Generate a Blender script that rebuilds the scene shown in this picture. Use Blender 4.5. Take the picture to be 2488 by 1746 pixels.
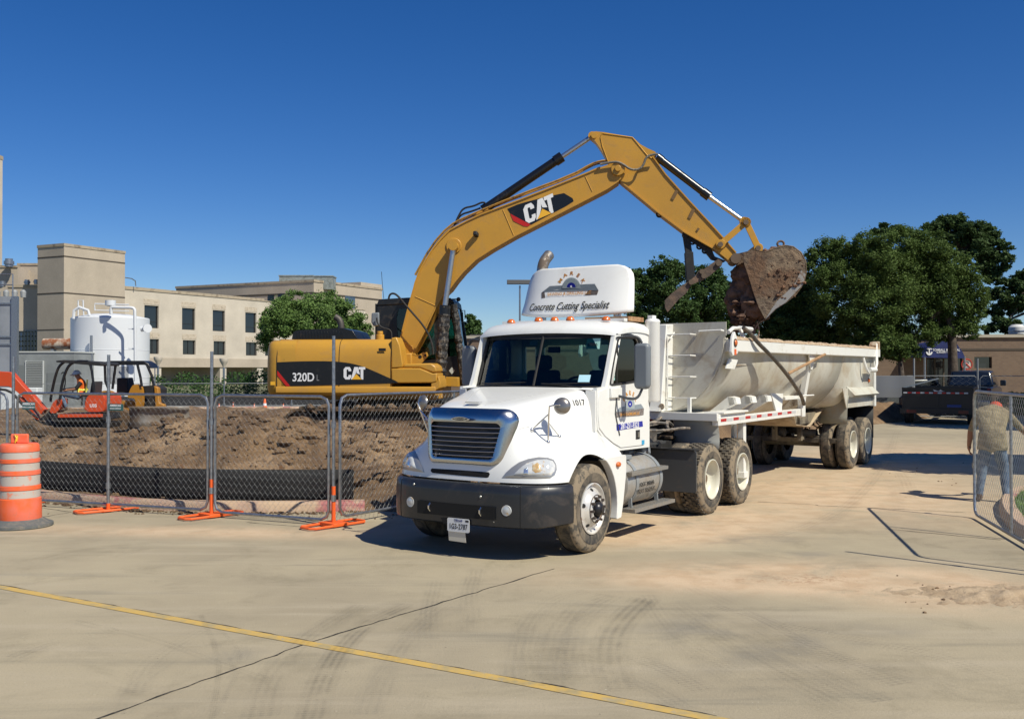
import bpy, bmesh, math, random
from mathutils import Vector, Matrix, noise as mnoise
R_ = math.radians
scn = bpy.context.scene
for o_ in list(bpy.data.objects): bpy.data.objects.remove(o_)
COL = scn.collection
# ------------------------------------------------------------ camera
F_, H_, HC, CX_, CY_ = 2430., 895., 2.17, 1244., 873.
PITCH = math.atan((H_ - CY_) / F_)
cam_d = bpy.data.cameras.new("Camera"); cam = bpy.data.objects.new("Camera", cam_d); COL.objects.link(cam)
cam.location = (0, 0, HC); cam.rotation_euler = (math.pi/2 + PITCH, 0, 0)
cam_d.sensor_width = 36.; cam_d.lens = 36. * F_ / 2488.; cam_d.clip_end = 4000; cam_d.clip_start = .1
scn.camera = cam
# ------------------------------------------------------------ world + sun
SUN_AZ = math.atan2(.735, -.678); SUN_EL = R_(49)
w_ = bpy.data.worlds.new("World"); scn.world = w_; w_.use_nodes = True
nt = w_.node_tree; bg = nt.nodes['Background']
sky = nt.nodes.new('ShaderNodeTexSky'); sky.sky_type = 'NISHITA'; sky.sun_disc = False
sky.sun_elevation = SUN_EL; sky.sun_rotation = SUN_AZ; sky.altitude = 0; sky.air_density = .8; sky.dust_density = .1; sky.ozone_density = 5.0
hs = nt.nodes.new('ShaderNodeHueSaturation'); hs.inputs['Saturation'].default_value = 1.29; hs.inputs['Hue'].default_value = .5105; nt.links.new(sky.outputs[0], hs.inputs['Color']); nt.links.new(hs.outputs[0], bg.inputs[0]); bg.inputs[1].default_value = .088
sl = bpy.data.lights.new("Sun", 'SUN'); sl.energy = 4.9; sl.angle = R_(.5); sl.color = (1, .945, .80)
sun = bpy.data.objects.new("Sun", sl); COL.objects.link(sun)
Sd = Vector((math.sin(SUN_AZ)*math.cos(SUN_EL), math.cos(SUN_AZ)*math.cos(SUN_EL), math.sin(SUN_EL)))
sun.rotation_euler = Sd.to_track_quat('Z', 'Y').to_euler()
scn.view_settings.view_transform = 'Standard'; scn.view_settings.look = 'None'
scn.view_settings.exposure = .10; scn.view_settings.gamma = 1
scn.render.engine = 'CYCLES'
# ------------------------------------------------------------ measuring helpers: a direction through the lens met with a real plane
REG = dict(A=(0,560,.31042),B=(0,860,.31042),C=(600,660,.27933),D=(600,900,.27933),E=(960,600,.27933),F=(940,930,.27933),G=(1380,900,.27933),H=(1560,740,.27933),I=(1000,300,.27933),J=(1400,300,.3104),K=(1900,500,.3103),L=(2088,800,.18622),M=(1988,900,.3413),N=(0,1300,.5418),O=(1244,1300,.5418),Q=(1480,720,.29617),Z=(0,0,1.0836),T=(0,0,1))
def px(r, x, y):
    o = REG[r]; return o[0]+x*o[2], o[1]+y*o[2]
def ray(r, x, y):
    x, y = px(r, x, y); a = (x-CX_)/F_; b = -(y-CY_)/F_; c, s = math.cos(PITCH), math.sin(PITCH)
    return Vector((a, c-b*s, s+b*c))
class Fr:
    def __init__(s, X, Y, ang, Z=0):
        s.o = Vector((X, Y, Z)); s.ang = ang; s.u = Vector((math.cos(ang), math.sin(ang), 0)); s.v = Vector((-s.u.y, s.u.x, 0))
    def w(s, u, v, w=0): return s.o + s.u*u + s.v*v + Vector((0, 0, w))
    def at(s, r, x, y, ax='v', val=0):
        n = {'u': s.u, 'v': s.v, 'w': Vector((0, 0, 1))}[ax]; d = ray(r, x, y); C0 = Vector((0, 0, HC))
        t = (val - (C0-s.o).dot(n)) / d.dot(n); P = C0 + d*t - s.o
        return Vector((P.dot(s.u), P.dot(s.v), P.z))
WF = Fr(0, 0, 0)
def G0(r, x, y, z=0): return WF.at(r, x, y, 'w', z)
TR = Fr(-.049, 12.466, -math.pi/2-.57)
_k = TR.w(-4.39, 0); TL = Fr(_k.x, _k.y, -math.pi/2-.58)
# ------------------------------------------------------------ materials
MT = {}
def hexc(h):
    h = h.lstrip('#'); return tuple((((int(h[i:i+2], 16)/255+.055)/1.055)**2.4 if int(h[i:i+2], 16) > 10 else int(h[i:i+2], 16)/255/12.92) for i in (0, 2, 4))
def mat(name, col, rough=.6, metal=0., var=None, bump=None, dirt=None, spec=.5, coat=0., trans=0., alpha=1., emit=None, spots=None):
    """var=(col2, scale, lo, hi) dirt=(col, scale, lo, hi, detail) bump=(scale,strength,dist)"""
    if name in MT: return MT[name]
    m = bpy.data.materials.new(name); m.use_nodes = True; MT[name] = m
    t = m.node_tree; N = t.nodes; L = t.links; b = N['Principled BSDF']
    b.inputs['Base Color'].default_value = (*col, 1); b.inputs['Roughness'].default_value = rough; b.inputs['Metallic'].default_value = metal
    b.inputs['Specular IOR Level'].default_value = spec; b.inputs['Coat Weight'].default_value = coat; b.inputs['Transmission Weight'].default_value = trans
    b.inputs['Alpha'].default_value = alpha
    tc = N.new('ShaderNodeTexCoord'); src = tc.outputs['Object']; last = None
    def noi(sc, det=5, ro=.6, dist=0.):
        n = N.new('ShaderNodeTexNoise'); n.inputs['Scale'].default_value = sc; n.inputs['Detail'].default_value = det; n.inputs['Roughness'].default_value = ro
        n.inputs['Distortion'].default_value = dist; L.new(src, n.inputs['Vector']); return n
    def layer(c2, sc, lo, hi, last, det=5, ro=.6, mx=1., dist=0.):
        n = noi(sc, det, ro, dist); mr = N.new('ShaderNodeMapRange'); mr.inputs[1].default_value = lo; mr.inputs[2].default_value = hi; mr.inputs[4].default_value = mx
        L.new(n.outputs['Fac'], mr.inputs[0]); mix = N.new('ShaderNodeMix'); mix.data_type = 'RGBA'
        L.new(mr.outputs[0], mix.inputs['Factor'])
        if last is None: mix.inputs[6].default_value = (*col, 1)
        else: L.new(last, mix.inputs[6])
        mix.inputs[7].default_value = (*c2, 1); return mix.outputs[2], mr.outputs[0]
    if var:
        vs = var if isinstance(var, list) else [var]
        for v in vs: last, _ = layer(v[0], v[1], v[2], v[3], last)
    if dirt:
        ds = dirt if isinstance(dirt, list) else [dirt]
        for v in ds:
            last, f = layer(v[0], v[1], v[2], v[3], last, 8, .7, v[4] if len(v) > 4 else 1., .6)
        mr = N.new('ShaderNodeMapRange'); mr.inputs[3].default_value = rough; mr.inputs[4].default_value = min(1, rough+.5)
        L.new(f, mr.inputs[0]); L.new(mr.outputs[0], b.inputs['Roughness'])
    if last is not None: L.new(last, b.inputs['Base Color'])
    if bump:
        n = noi(bump[0], 8, .65); bp = N.new('ShaderNodeBump'); bp.inputs['Strength'].default_value = bump[1]; bp.inputs['Distance'].default_value = bump[2] if len(bump) > 2 else .02
        L.new(n.outputs['Fac'], bp.inputs['Height']); L.new(bp.outputs[0], b.inputs['Normal'])
    if emit: b.inputs['Emission Color'].default_value = (*emit, 1); b.inputs['Emission Strength'].default_value = 1
    return m
DUST = (.42, .33, .22); MUD = (.15, .092, .05); RUST = (.22, .08, .03)
white = mat('white_paint', (.80, .80, .77), .3, coat=.35, dirt=[(DUST, 1.6, .52, .85, .35), ((.30,.24,.17), 22, .66, .74, .5)])
cream = mat('trailer_paint', (.58, .56, .49), .5, var=((.46, .43, .35), 1.3, .4, .7), dirt=[((.36, .27, .17), 1.8, .48, .72, .8), ((.16, .09, .05), 9, .63, .72, .8)])
creamW = mat('trailer_white', (.76, .75, .70), .4, dirt=[((.42, .32, .2), 4, .56, .75, .6), (RUST, 14, .66, .74, .7)])
rimM = mat('rim_mud', (.45, .36, .25), .8, var=((.25, .14, .07), 7, .45, .6), bump=(30, .6, .02))
yel = mat('machine_yellow', (.54, .28, .033), .4, var=((.48, .25, .035), .9, .4, .65), dirt=[((.32, .20, .09), 2.2, .52, .8, .6), ((.10,.06,.03), 16, .66, .74, .6)], bump=(3, .05, .02))
blk = mat('black_gloss', (.008, .008, .009), .3, dirt=[((.06, .05, .04), 6, .58, .8, .5)])
bmat = mat('black_matt', (.015, .015, .016), .7, dirt=[((.07, .055, .04), 5, .5, .8, .7)])
tyreM = mat('tyre_rubber', (.035, .034, .033), .85, dirt=[((.22, .18, .13), 5, .4, .62, .8)], bump=(20, .3, .01))
muddyT = mat('tyre_mud', (.24, .19, .13), .95, var=((.09, .08, .065), 12, .5, .6), bump=(25, .5, .01))
rimW = mat('rim_cream', (.62, .60, .50), .35, dirt=[((.30, .22, .13), 6, .58, .75, .6)])
chrome = mat('chrome', (.72, .73, .75), .17, 1., dirt=[((.3, .25, .2), 5, .6, .9, .3)])
alu = mat('aluminium', (.52, .52, .50), .42, 1., dirt=[((.28, .23, .17), 6, .5, .75, .7)])
galv = mat('galvanised', (.42, .44, .46), .38, .85, var=((.30, .31, .33), 25, .4, .6))
wireM = mat('chain_wire', (.30, .31, .31), .5, .5)
grey = mat('grey_steel', (.28, .30, .31), .5, .2, dirt=[((.2, .17, .13), 3, .55, .8, .5)])
mudM = mat('mud', MUD, .95, var=((.26, .17, .10), 6, .45, .62), bump=(14, 1., .05))
mirM = mat('mirror_shell', (.17, .19, .21), .45, dirt=[((.25, .22, .18), 12, .62, .72, .5)])
ambM = mat('amber_lens', (.62, .14, .02), .2, spec=.8)
redM = mat('red_reflector', (.45, .02, .02), .35); silM = mat('silver_reflector', (.55, .55, .55), .35)
orgM = mat('orange_paint', (.78, .13, .02), .45, dirt=[((.35, .2, .12), 8, .58, .8, .5)])
blueM = mat('blue_sign', (.02, .025, .32), .4); txW = mat('text_white', (.8, .8, .8), .5); txB = mat('text_black', (.01, .01, .01), .5)
txO = mat('text_orange', (.65, .30, .05), .5); txG = mat('logo_grey', (.25, .29, .33), .5); txG2 = mat('logo_dark', (.16, .13, .12), .6, var=((.3, .27, .25), 60, .5, .6))
teal = mat('sticker_teal', (.35, .62, .56), .5)
jean = mat('denim', (.06, .10, .17), .9, var=((.14, .20, .28), 8, .45, .6)); skinM = mat('skin', (.34, .17, .10), .6)
def glassm(name, tint, mixf=.5, rough=.03):
    m = bpy.data.materials.new(name); m.use_nodes = True; t = m.node_tree; N = t.nodes; N.clear()
    o = N.new('ShaderNodeOutputMaterial'); g = N.new('ShaderNodeBsdfGlossy'); g.inputs['Roughness'].default_value = rough; g.inputs['Color'].default_value = (.9, .9, .9, 1)
    tr = N.new('ShaderNodeBsdfTransparent'); tr.inputs['Color'].default_value = (*tint, 1); fr = N.new('ShaderNodeFresnel'); fr.inputs['IOR'].default_value = 1.52
    mx = N.new('ShaderNodeMixShader'); t.links.new(fr.outputs[0], mx.inputs[0]); t.links.new(tr.outputs[0], mx.inputs[1]); t.links.new(g.outputs[0], mx.inputs[2]); t.links.new(mx.outputs[0], o.inputs[0])
    MT[name] = m; return m
glassT = glassm('tinted_glass', (.30, .50, .45)); glassD = glassm('dark_glass', (.10, .11, .12)); glassC = glassm('clear_glass', (.85, .9, .88))
winM = mat('window_dark', (.012, .015, .02), .08, spec=.9)
# ------------------------------------------------------------ mesh building
class MB:
    def __init__(s): s.v = []; s.f = []; s.m = []; s.mi = 0
    def add(s, vs, fs, mi=None):
        n = len(s.v); s.v += [tuple(v) for v in vs]; s.f += [tuple(i+n for i in f) for f in fs]; s.m += [s.mi if mi is None else mi]*len(fs); return s
    def box(s, a, b, mi=None, M=None):
        x0, y0, z0 = a; x1, y1, z1 = b
        vs = [Vector(p) for p in ((x0,y0,z0),(x1,y0,z0),(x1,y1,z0),(x0,y1,z0),(x0,y0,z1),(x1,y0,z1),(x1,y1,z1),(x0,y1,z1))]
        if M: vs = [M @ p for p in vs]
        return s.add(vs, [(0,3,2,1),(4,5,6,7),(0,1,5,4),(1,2,6,5),(2,3,7,6),(3,0,4,7)], mi)
    def bar(s, p, q, w, h, up=(0,0,1), mi=None):
        p, q = Vector(p), Vector(q); d = (q-p).normalized(); up = Vector(up)
        if abs(d.dot(up)) > .98: up = Vector((1,0,0)) if abs(d.x) < .9 else Vector((0,1,0))
        sx = d.cross(up).normalized()*w/2; sz = sx.cross(d).normalized()*h/2
        return s.add([p-sx-sz, p+sx-sz, p+sx+sz, p-sx+sz, q-sx-sz, q+sx-sz, q+sx+sz, q-sx+sz], [(0,3,2,1),(4,5,6,7),(0,1,5,4),(1,2,6,5),(2,3,7,6),(3,0,4,7)], mi)
    def tube(s, pts, r, n=8, mi=None, caps=True, closed=False):
        pts = [Vector(p) for p in pts]; K = len(pts); rs = r if isinstance(r, (list, tuple)) else [r]*K
        rings = []; prev = None
        for i, p in enumerate(pts):
            a = pts[(i-1) % K] if (i > 0 or closed) else p; b = pts[(i+1) % K] if (i < K-1 or closed) else p
            d = (b-a).normalized() if (b-a).length > 1e-9 else Vector((0,0,1))
            if prev is None:
                up = Vector((0,0,1)) if abs(d.z) < .9 else Vector((1,0,0)); sx = d.cross(up).normalized()
            else: sx = (prev - d*prev.dot(d)).normalized()
            prev = sx; sy = d.cross(sx)
            rings.append([p + (sx*math.cos(2*math.pi*k/n)+sy*math.sin(2*math.pi*k/n))*rs[i] for k in range(n)])
        vs = [v for rg in rings for v in rg]; fs = []
        for i in range(K if closed else K-1):
            j = (i+1) % K
            for k in range(n): fs.append((i*n+k, i*n+(k+1) % n, j*n+(k+1) % n, j*n+k))
        if caps and not closed: fs.append(tuple(range(n-1, -1, -1))); fs.append(tuple((K-1)*n+k for k in range(n)))
        return s.add(vs, fs, mi)
    def cyl(s, p, q, r, n=24, r2=None, mi=None): return s.tube([p, q], [r, r if r2 is None else r2], n, mi)
    def lathe(s, prof, c=(0,0,0), ax=(0,0,1), n=32, mi=None, a0=0, a1=2*math.pi):
        """prof: list of (radius, height along axis)"""
        c = Vector(c); ax = Vector(ax).normalized(); up = Vector((0,0,1)) if abs(ax.z) < .9 else Vector((1,0,0)); sx = ax.cross(up).normalized(); sy = ax.cross(sx)
        full = abs(a1-a0-2*math.pi) < 1e-6; nn = n if full else n+1; vs = []; fs = []
        for (r, h) in prof:
            for k in range(nn):
                a = a0+(a1-a0)*k/n; vs.append(c+ax*h+(sx*math.cos(a)+sy*math.sin(a))*r)
        for i in range(len(prof)-1):
            for k in range(n): fs.append((i*nn+k, i*nn+(k+1) % nn, (i+1)*nn+(k+1) % nn, (i+1)*nn+k))
        return s.add(vs, fs, mi)
    def prism(s, poly, d, mi=None, side=None):
        """poly: 3D planar points; d: extrusion vector"""
        d = Vector(d); n = len(poly); a = [Vector(p) for p in poly]; b = [p+d for p in a]
        s.add(a+b, [tuple(range(n-1, -1, -1)), tuple(range(n, 2*n))], mi)
        s.add(a+b, [(i, (i+1) % n, n+(i+1) % n, n+i) for i in range(n)], mi if side is None else side); return s
    def sheet(s, rows, mi=None, thick=None):
        n = len(rows[0]); vs = [v for r in rows for v in r]
        return s.add(vs, [(i*n+k, i*n+k+1, (i+1)*n+k+1, (i+1)*n+k) for i in range(len(rows)-1) for k in range(n-1)], mi)
    def sphere(s, c, r, n=12, m=8, mi=None, sc=(1,1,1)):
        c = Vector(c); vs = [c+Vector((0,0,r*sc[2]))]; fs = []
        for i in range(1, m):
            a = math.pi*i/m
            for k in range(n): b = 2*math.pi*k/n; vs.append(c+Vector((r*sc[0]*math.sin(a)*math.cos(b), r*sc[1]*math.sin(a)*math.sin(b), r*sc[2]*math.cos(a))))
        vs.append(c-Vector((0,0,r*sc[2])))
        for k in range(n):
            fs.append((0, 1+k, 1+(k+1) % n)); fs.append((1+(m-2)*n+(k+1) % n, 1+(m-2)*n+k, 1+(m-1)*n))
            for i in range(m-2): fs.append((1+i*n+k, 1+(i+1)*n+k, 1+(i+1)*n+(k+1) % n, 1+i*n+(k+1) % n))
        return s.add(vs, fs, mi)
    def build(s, name, mats, parent=None, smooth=38, bevel=0, fix=True, solid=0, merge=True):
        me = bpy.data.meshes.new(name); me.from_pydata([tuple(v) for v in s.v], [], s.f)
        if not isinstance(mats, (list, tuple)): mats = [mats]
        for m in mats: me.materials.append(m)
        for p, mi in zip(me.polygons, s.m): p.material_index = mi
        if fix:
            bm = bmesh.new(); bm.from_mesh(me)
            if merge: bmesh.ops.remove_doubles(bm, verts=bm.verts, dist=1e-5)
            bmesh.ops.recalc_face_normals(bm, faces=bm.faces); bm.to_mesh(me); bm.free()
        if smooth: me.shade_smooth(); me.set_sharp_from_angle(angle=R_(smooth))
        o = bpy.data.objects.new(name, me); COL.objects.link(o)
        if parent is not None: o.parent = parent
        if solid: md = o.modifiers.new('solid', 'SOLIDIFY'); md.thickness = solid; md.offset = 0
        if bevel:
            md = o.modifiers.new('bevel', 'BEVEL'); md.width = bevel; md.segments = 2; md.limit_method = 'ANGLE'; md.angle_limit = R_(35); md.harden_normals = False
        return o
def tag(o, label=None, cat=None, group=None, kind=None):
    if label: o['label'] = label
    if cat: o['category'] = cat
    if group: o['group'] = group
    if kind: o['kind'] = kind
    return o
def thing(name, label, cat, fr=None, loc=(0,0,0), rz=0, group=None):
    o = bpy.data.objects.new(name, None); COL.objects.link(o); o.empty_display_size = .3
    if fr is not None: o.location = fr.o; o.rotation_euler = (0, 0, fr.ang)
    else: o.location = loc; o.rotation_euler = (0, 0, rz)
    return tag(o, label, cat, group)
def copy_tree(o, parent=None):
    c = o.copy(); COL.objects.link(c)
    if parent is not None: c.parent = parent
    for ch in o.children: copy_tree(ch, c)
    return c
def text(name, s, m, parent, origin, xd, yd, size, bold=0, shear=0, ext=.001, align='CENTER', space=1., sx=1.):
    """lettering as a mesh lying in the plane (origin, xd, yd)"""
    cu = bpy.data.curves.new(name, 'FONT'); cu.body = s; cu.size = size; cu.offset = bold*size; cu.shear = shear; cu.extrude = ext; cu.align_x = align; cu.align_y = 'CENTER'; cu.space_character = space
    cu.resolution_u = 3
    t = bpy.data.objects.new(name, cu); COL.objects.link(t); bpy.context.view_layer.update()
    me = bpy.data.meshes.new_from_object(t.evaluated_get(bpy.context.evaluated_depsgraph_get())); bpy.data.objects.remove(t)
    me.materials.clear(); me.materials.append(m)
    o = bpy.data.objects.new(name, me); COL.objects.link(o); o.parent = parent
    xd = Vector(xd).normalized(); yd = Vector(yd); yd = (yd-xd*yd.dot(xd)).normalized(); zd = xd.cross(yd)
    Mx = Matrix((xd, yd, zd)).transposed().to_4x4(); Mx.translation = Vector(origin); 
    me.transform(Mx @ Matrix.Diagonal((sx, 1, 1, 1)))
    return o
def smooth_closed(pts, it=1):
    for _ in range(it):
        o = []
        for i in range(len(pts)):
            a, b = Vector(pts[i]), Vector(pts[(i+1) % len(pts)]); o += [a*.75+b*.25, a*.25+b*.75]
        pts = o
    return pts
def smooth_open(pts, it=2):
    pts = [Vector(p) for p in pts]
    for _ in range(it):
        o = [pts[0]]
        for i in range(len(pts)-1): a, b = pts[i], pts[i+1]; o += [a*.75+b*.25, a*.25+b*.75]
        o.append(pts[-1]); pts = o
    return pts
def nz(x, y, z=0, s=1., o=4): return mnoise.fractal(Vector((x*s, y*s, z*s)), 1., 2., o)
def leaf_mesh(mb, blobs, n, size, seed, up=.2, shell=.55, squash=.8, clump=0):
    rnd = random.Random(seed); tot = sum(b[3]**2 for b in blobs)
    for (bx, by, bz, br) in blobs:
        k = int(n*br*br/tot)
        cl = []
        if clump:
            for _ in range(clump):
                d = Vector((rnd.gauss(0,1), rnd.gauss(0,1), rnd.gauss(0,1))).normalized(); q = d*br*(.25+.95*rnd.random()**.6); q.z *= squash; cl.append((q, .09+.12*rnd.random()))
        for _ in range(k):
            if clump:
                c, sg_ = rnd.choice(cl); d = c + Vector((rnd.gauss(0,1), rnd.gauss(0,1), rnd.gauss(0,.75)))*br*sg_
            else:
                d = Vector((rnd.gauss(0,1), rnd.gauss(0,1), rnd.gauss(0,1))).normalized()*br*(shell+(1.06-shell)*rnd.random()**.7); d.z *= squash
            p = Vector((bx, by, bz))+d
            a = Vector((rnd.gauss(0,1), rnd.gauss(0,1), rnd.gauss(0,.7))).normalized(); nn = (d.normalized()*.6+Vector((rnd.gauss(0,.6), rnd.gauss(0,.6), rnd.gauss(0,.6)+up)))
            b = a.cross(nn).normalized(); L = size*(.6+.8*rnd.random()); W = L*.5
            mb.add([p-a*L/2, p+b*W/2, p+a*L/2, p-b*W/2], [(0,1,2,3)])
def leafm(name, c1, c2, c3, sc=1.2):
    m = bpy.data.materials.new(name); m.use_nodes = True; t = m.node_tree; N = t.nodes; L = t.links; b = N['Principled BSDF']; b.inputs['Roughness'].default_value = .6; b.inputs['Specular IOR Level'].default_value = .15
    tc = N.new('ShaderNodeTexCoord'); n1 = N.new('ShaderNodeTexNoise'); n1.inputs['Scale'].default_value = sc; L.new(tc.outputs['Object'], n1.inputs['Vector'])
    n2 = N.new('ShaderNodeTexWhiteNoise'); n2.noise_dimensions = '3D'; vm = N.new('ShaderNodeVectorMath'); vm.operation = 'SNAP'; vm.inputs[1].default_value = (.15,)*3; L.new(tc.outputs['Object'], vm.inputs[0]); L.new(vm.outputs[0], n2.inputs['Vector'])
    r1 = N.new('ShaderNodeMapRange'); r1.inputs[1].default_value = .4; r1.inputs[2].default_value = .65; L.new(n1.outputs['Fac'], r1.inputs[0])
    m1 = N.new('ShaderNodeMix'); m1.data_type = 'RGBA'; m1.inputs[6].default_value = (*c1, 1); m1.inputs[7].default_value = (*c2, 1); L.new(r1.outputs[0], m1.inputs['Factor'])
    m2 = N.new('ShaderNodeMix'); m2.data_type = 'RGBA'; m2.inputs[7].default_value = (*c3, 1); L.new(m1.outputs[2], m2.inputs[6]); r2 = N.new('ShaderNodeMath'); r2.operation = 'MULTIPLY'; r2.inputs[1].default_value = .5; L.new(n2.outputs[0], r2.inputs[0]); L.new(r2.outputs[0], m2.inputs['Factor'])
    L.new(m2.outputs[2], b.inputs['Base Color'])
    tr = N.new('ShaderNodeBsdfTranslucent'); mx = N.new('ShaderNodeMixShader'); mx.inputs[0].default_value = .25; L.new(m2.outputs[2], tr.inputs['Color'])
    L.new(b.outputs[0], mx.inputs[1]); L.new(tr.outputs[0], mx.inputs[2]); L.new(mx.outputs[0], N['Material Output'].inputs[0]); MT[name] = m; return m
# ============================================================ SETTING: ground
def pavement_mat():
    m = bpy.data.materials.new('concrete'); m.use_nodes = True; t = m.node_tree; N = t.nodes; L = t.links; b = N['Principled BSDF']
    tc = N.new('ShaderNodeTexCoord'); P = tc.outputs['Object']
    def noi(sc, det=6, ro=.6, dist=0., vec=None):
        n = N.new('ShaderNodeTexNoise'); n.inputs['Scale'].default_value = sc; n.inputs['Detail'].default_value = det; n.inputs['Roughness'].default_value = ro; n.inputs['Distortion'].default_value = dist; L.new(vec or P, n.inputs['Vector']); return n.outputs['Fac']
    def mp(x, a, b_, c=0., d=1.):
        r = N.new('ShaderNodeMapRange'); r.inputs[1].default_value = a; r.inputs[2].default_value = b_; r.inputs[3].default_value = c; r.inputs[4].default_value = d; r.interpolation_type = 'SMOOTHSTEP'; L.new(x, r.inputs[0]); return r.outputs[0]
    def mul(x, y):
        r = N.new('ShaderNodeMath'); r.operation = 'MULTIPLY'; r.use_clamp = True
        for i, q in enumerate((x, y)):
            if isinstance(q, float): r.inputs[i].default_value = q
            else: L.new(q, r.inputs[i])
        return r.outputs[0]
    def mx(a, b_, f):
        r = N.new('ShaderNodeMix'); r.data_type = 'RGBA'
        for i, q in ((6, a), (7, b_)):
            if isinstance(q, tuple): r.inputs[i].default_value = (*q, 1)
            else: L.new(q, r.inputs[i])
        if isinstance(f, float): r.inputs[0].default_value = f
        else: L.new(f, r.inputs[0])
        return r.outputs[2]
    def ell(cx, cy, rx, ry, rot=0.):
        g = N.new('ShaderNodeMapping'); g.vector_type = 'TEXTURE'; g.inputs['Location'].default_value = (cx, cy, 0); g.inputs['Rotation'].default_value = (0, 0, rot); g.inputs['Scale'].default_value = (rx, ry, 1e3); L.new(P, g.inputs[0])
        d = N.new('ShaderNodeVectorMath'); d.operation = 'LENGTH'; L.new(g.outputs[0], d.inputs[0]); return mp(d.outputs['Value'], 0, 1, 1, 0)
    st = N.new('ShaderNodeMapping'); st.inputs['Rotation'].default_value = (0, 0, .5); st.inputs['Scale'].default_value = (.25, 2.2, 1); L.new(P, st.inputs[0])
    base = mx((.335, .284, .198), (.412, .35, .24), mp(noi(.35, 5), .35, .65))
    base = mx(base, (.25, .215, .145), mul(mp(noi(1.1, 8, .7, .5), .48, .72), .65))
    base = mx(base, (.45, .385, .28), mul(mp(noi(1., 7, .65, .3, st.outputs[0]), .48, .72), .6))
    base = mx(base, (.20, .185, .14), mul(mp(noi(.8, 6, .65, .4, st.outputs[0]), .54, .74), .6))
    # drifted clay dust where the trucks turn
    tot = None
    for e in ((2.6, 10.6, 3.4, 1.3, .1), (1.6, 13.2, 2.2, 1.6, .2), (4.6, 9.4, 2.6, 1.1, -.15), (5.5, 17, 5, 5.5, .7), (3.6, 10.2, 3.2, 1.0, -.05), (2.6, 14.2, 3., 2.2, .9), (9, 24, 5, 9, -.5), (-4, 13.3, 4, .8, -.1)):
        q = ell(*e)
        if tot is None: tot = q
        else:
            a = N.new('ShaderNodeMath'); a.operation = 'ADD'; a.use_clamp = True; L.new(tot, a.inputs[0]); L.new(q, a.inputs[1]); tot = a.outputs[0]
    n3 = mp(noi(.9, 8, .68, .6), .22, .55)
    dust = mul(tot, n3)
    base = mx(base, mx((.60, .45, .30), (.52, .37, .235), mp(noi(2.5, 6), .4, .65)), mul(dust, .95))
    # reddish damp clumps in the dust
    e2 = ell(2.95, 10.35, 1.15, .42, .05); base = mx(base, (.36, .21, .12), mul(mul(e2, mp(noi(9, 6, .7, 1.5), .5, .6)), .75))
    e3 = ell(4.6, 9.6, 2., .8, -.1); base = mx(base, (.19, .13, .08), mul(mul(e3, mp(noi(7, 7, .7, 1.8), .56, .64)), .8))
    # oil and damp patches
    for e in ((1.6, 8.4, 1.5, .7, .3), (2.9, 12.6, 1., .6, .2), (2.3, 7.9, 2.2, .5, .5), (4.9, 8.0, 1.2, .5, 0.), (-2.2, 7.6, .5, .3, .1), (3.6, 11.6, 1.3, .5, 0.)):
        base = mx(base, (.17, .165, .15), mul(mul(ell(*e), mp(noi(1.7, 6, .6, .5), .35, .7)), .5))
    base = mx(base, (.26, .22, .16), mul(mp(noi(60, 4, .7), .5, .75), .5)); base = mx(base, (.10, .085, .06), mul(mp(noi(24, 3, .6), .70, .75), .7))
    base = mx(base, (.62, .57, .46), mul(mp(noi(31, 2, .5), .735, .77), .6))
    L.new(base, b.inputs['Base Color']); b.inputs['Roughness'].default_value = .9; b.inputs['Specular IOR Level'].default_value = .25
    bp = N.new('ShaderNodeBump'); bp.inputs['Strength'].default_value = .35; bp.inputs['Distance'].default_value = .02; L.new(noi(40, 6, .7), bp.inputs['Height']); L.new(bp.outputs[0], b.inputs['Normal'])
    return m
pavM = pavement_mat()
grassFar = mat('far_ground', (.10, .12, .05), .95, var=((.2, .16, .1), .05, .4, .6))
b = MB(); b.add([(-1500,-200,-.06),(1500,-200,-.06),(1500,2500,-.06),(-1500,2500,-.06)], [(0,1,2,3)]); tag(b.build('ground', grassFar, smooth=0), kind='structure')
b = MB(); b.add([(-40,-8,0),(45,-8,0),(45,62,0),(-40,62,0)], [(0,1,2,3)]); tag(b.build('pavement', pavM, smooth=0), kind='structure')
asph = mat('asphalt', (.20, .19, .175), .9, var=((.26, .245, .22), .6, .4, .65))
b = MB(); b.add([(-90,43,.02),(-3,43,.02),(2,62,.02),(-90,62,.02)], [(0,1,2,3)]); tag(b.build('road', asph, smooth=0), kind='structure')
# yellow line and joints
yl = mat('line_paint', (.56, .37, .10), .8, var=((.38, .30, .15), 5, .46, .64), dirt=[((.36, .31, .22), 16, .55, .66, .85)])
def strip(pts, w, z, name, m, uv=False):
    pts = [Vector((p[0], p[1], z)) for p in pts]; vs = []; us = []; d = 0
    for i, p in enumerate(pts):
        a = pts[max(i-1, 0)]; c = pts[min(i+1, len(pts)-1)]; t = (c-a).normalized(); n = Vector((-t.y, t.x, 0))
        if i: d += (p-pts[i-1]).length
        ww = w[i] if isinstance(w, list) else w
        vs += [p+n*ww/2, p-n*ww/2]; us += [(0, d), (1, d)]
    fs = [(2*i, 2*i+1, 2*i+3, 2*i+2) for i in range(len(pts)-1)]
    return vs, fs, us
ya, yb, yc = G0('N', 0, 232), G0('N', 2296, 652), G0('O', 905, 823)
ln = [ya+(ya-yb)*.8, ya, (ya+yb)/2, yb, yc, yc+(yc-yb)*1.5]
vs, fs, _ = strip(ln, .105, .004, 0, 0); b = MB(); b.add(vs, fs); tag(b.build('road_marking', yl, smooth=0), kind='structure')
crM = mat('joint_tar', (.03, .027, .022), .9, var=((.2, .17, .12), 14, .5, .7))
rnd = random.Random(5)
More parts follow.
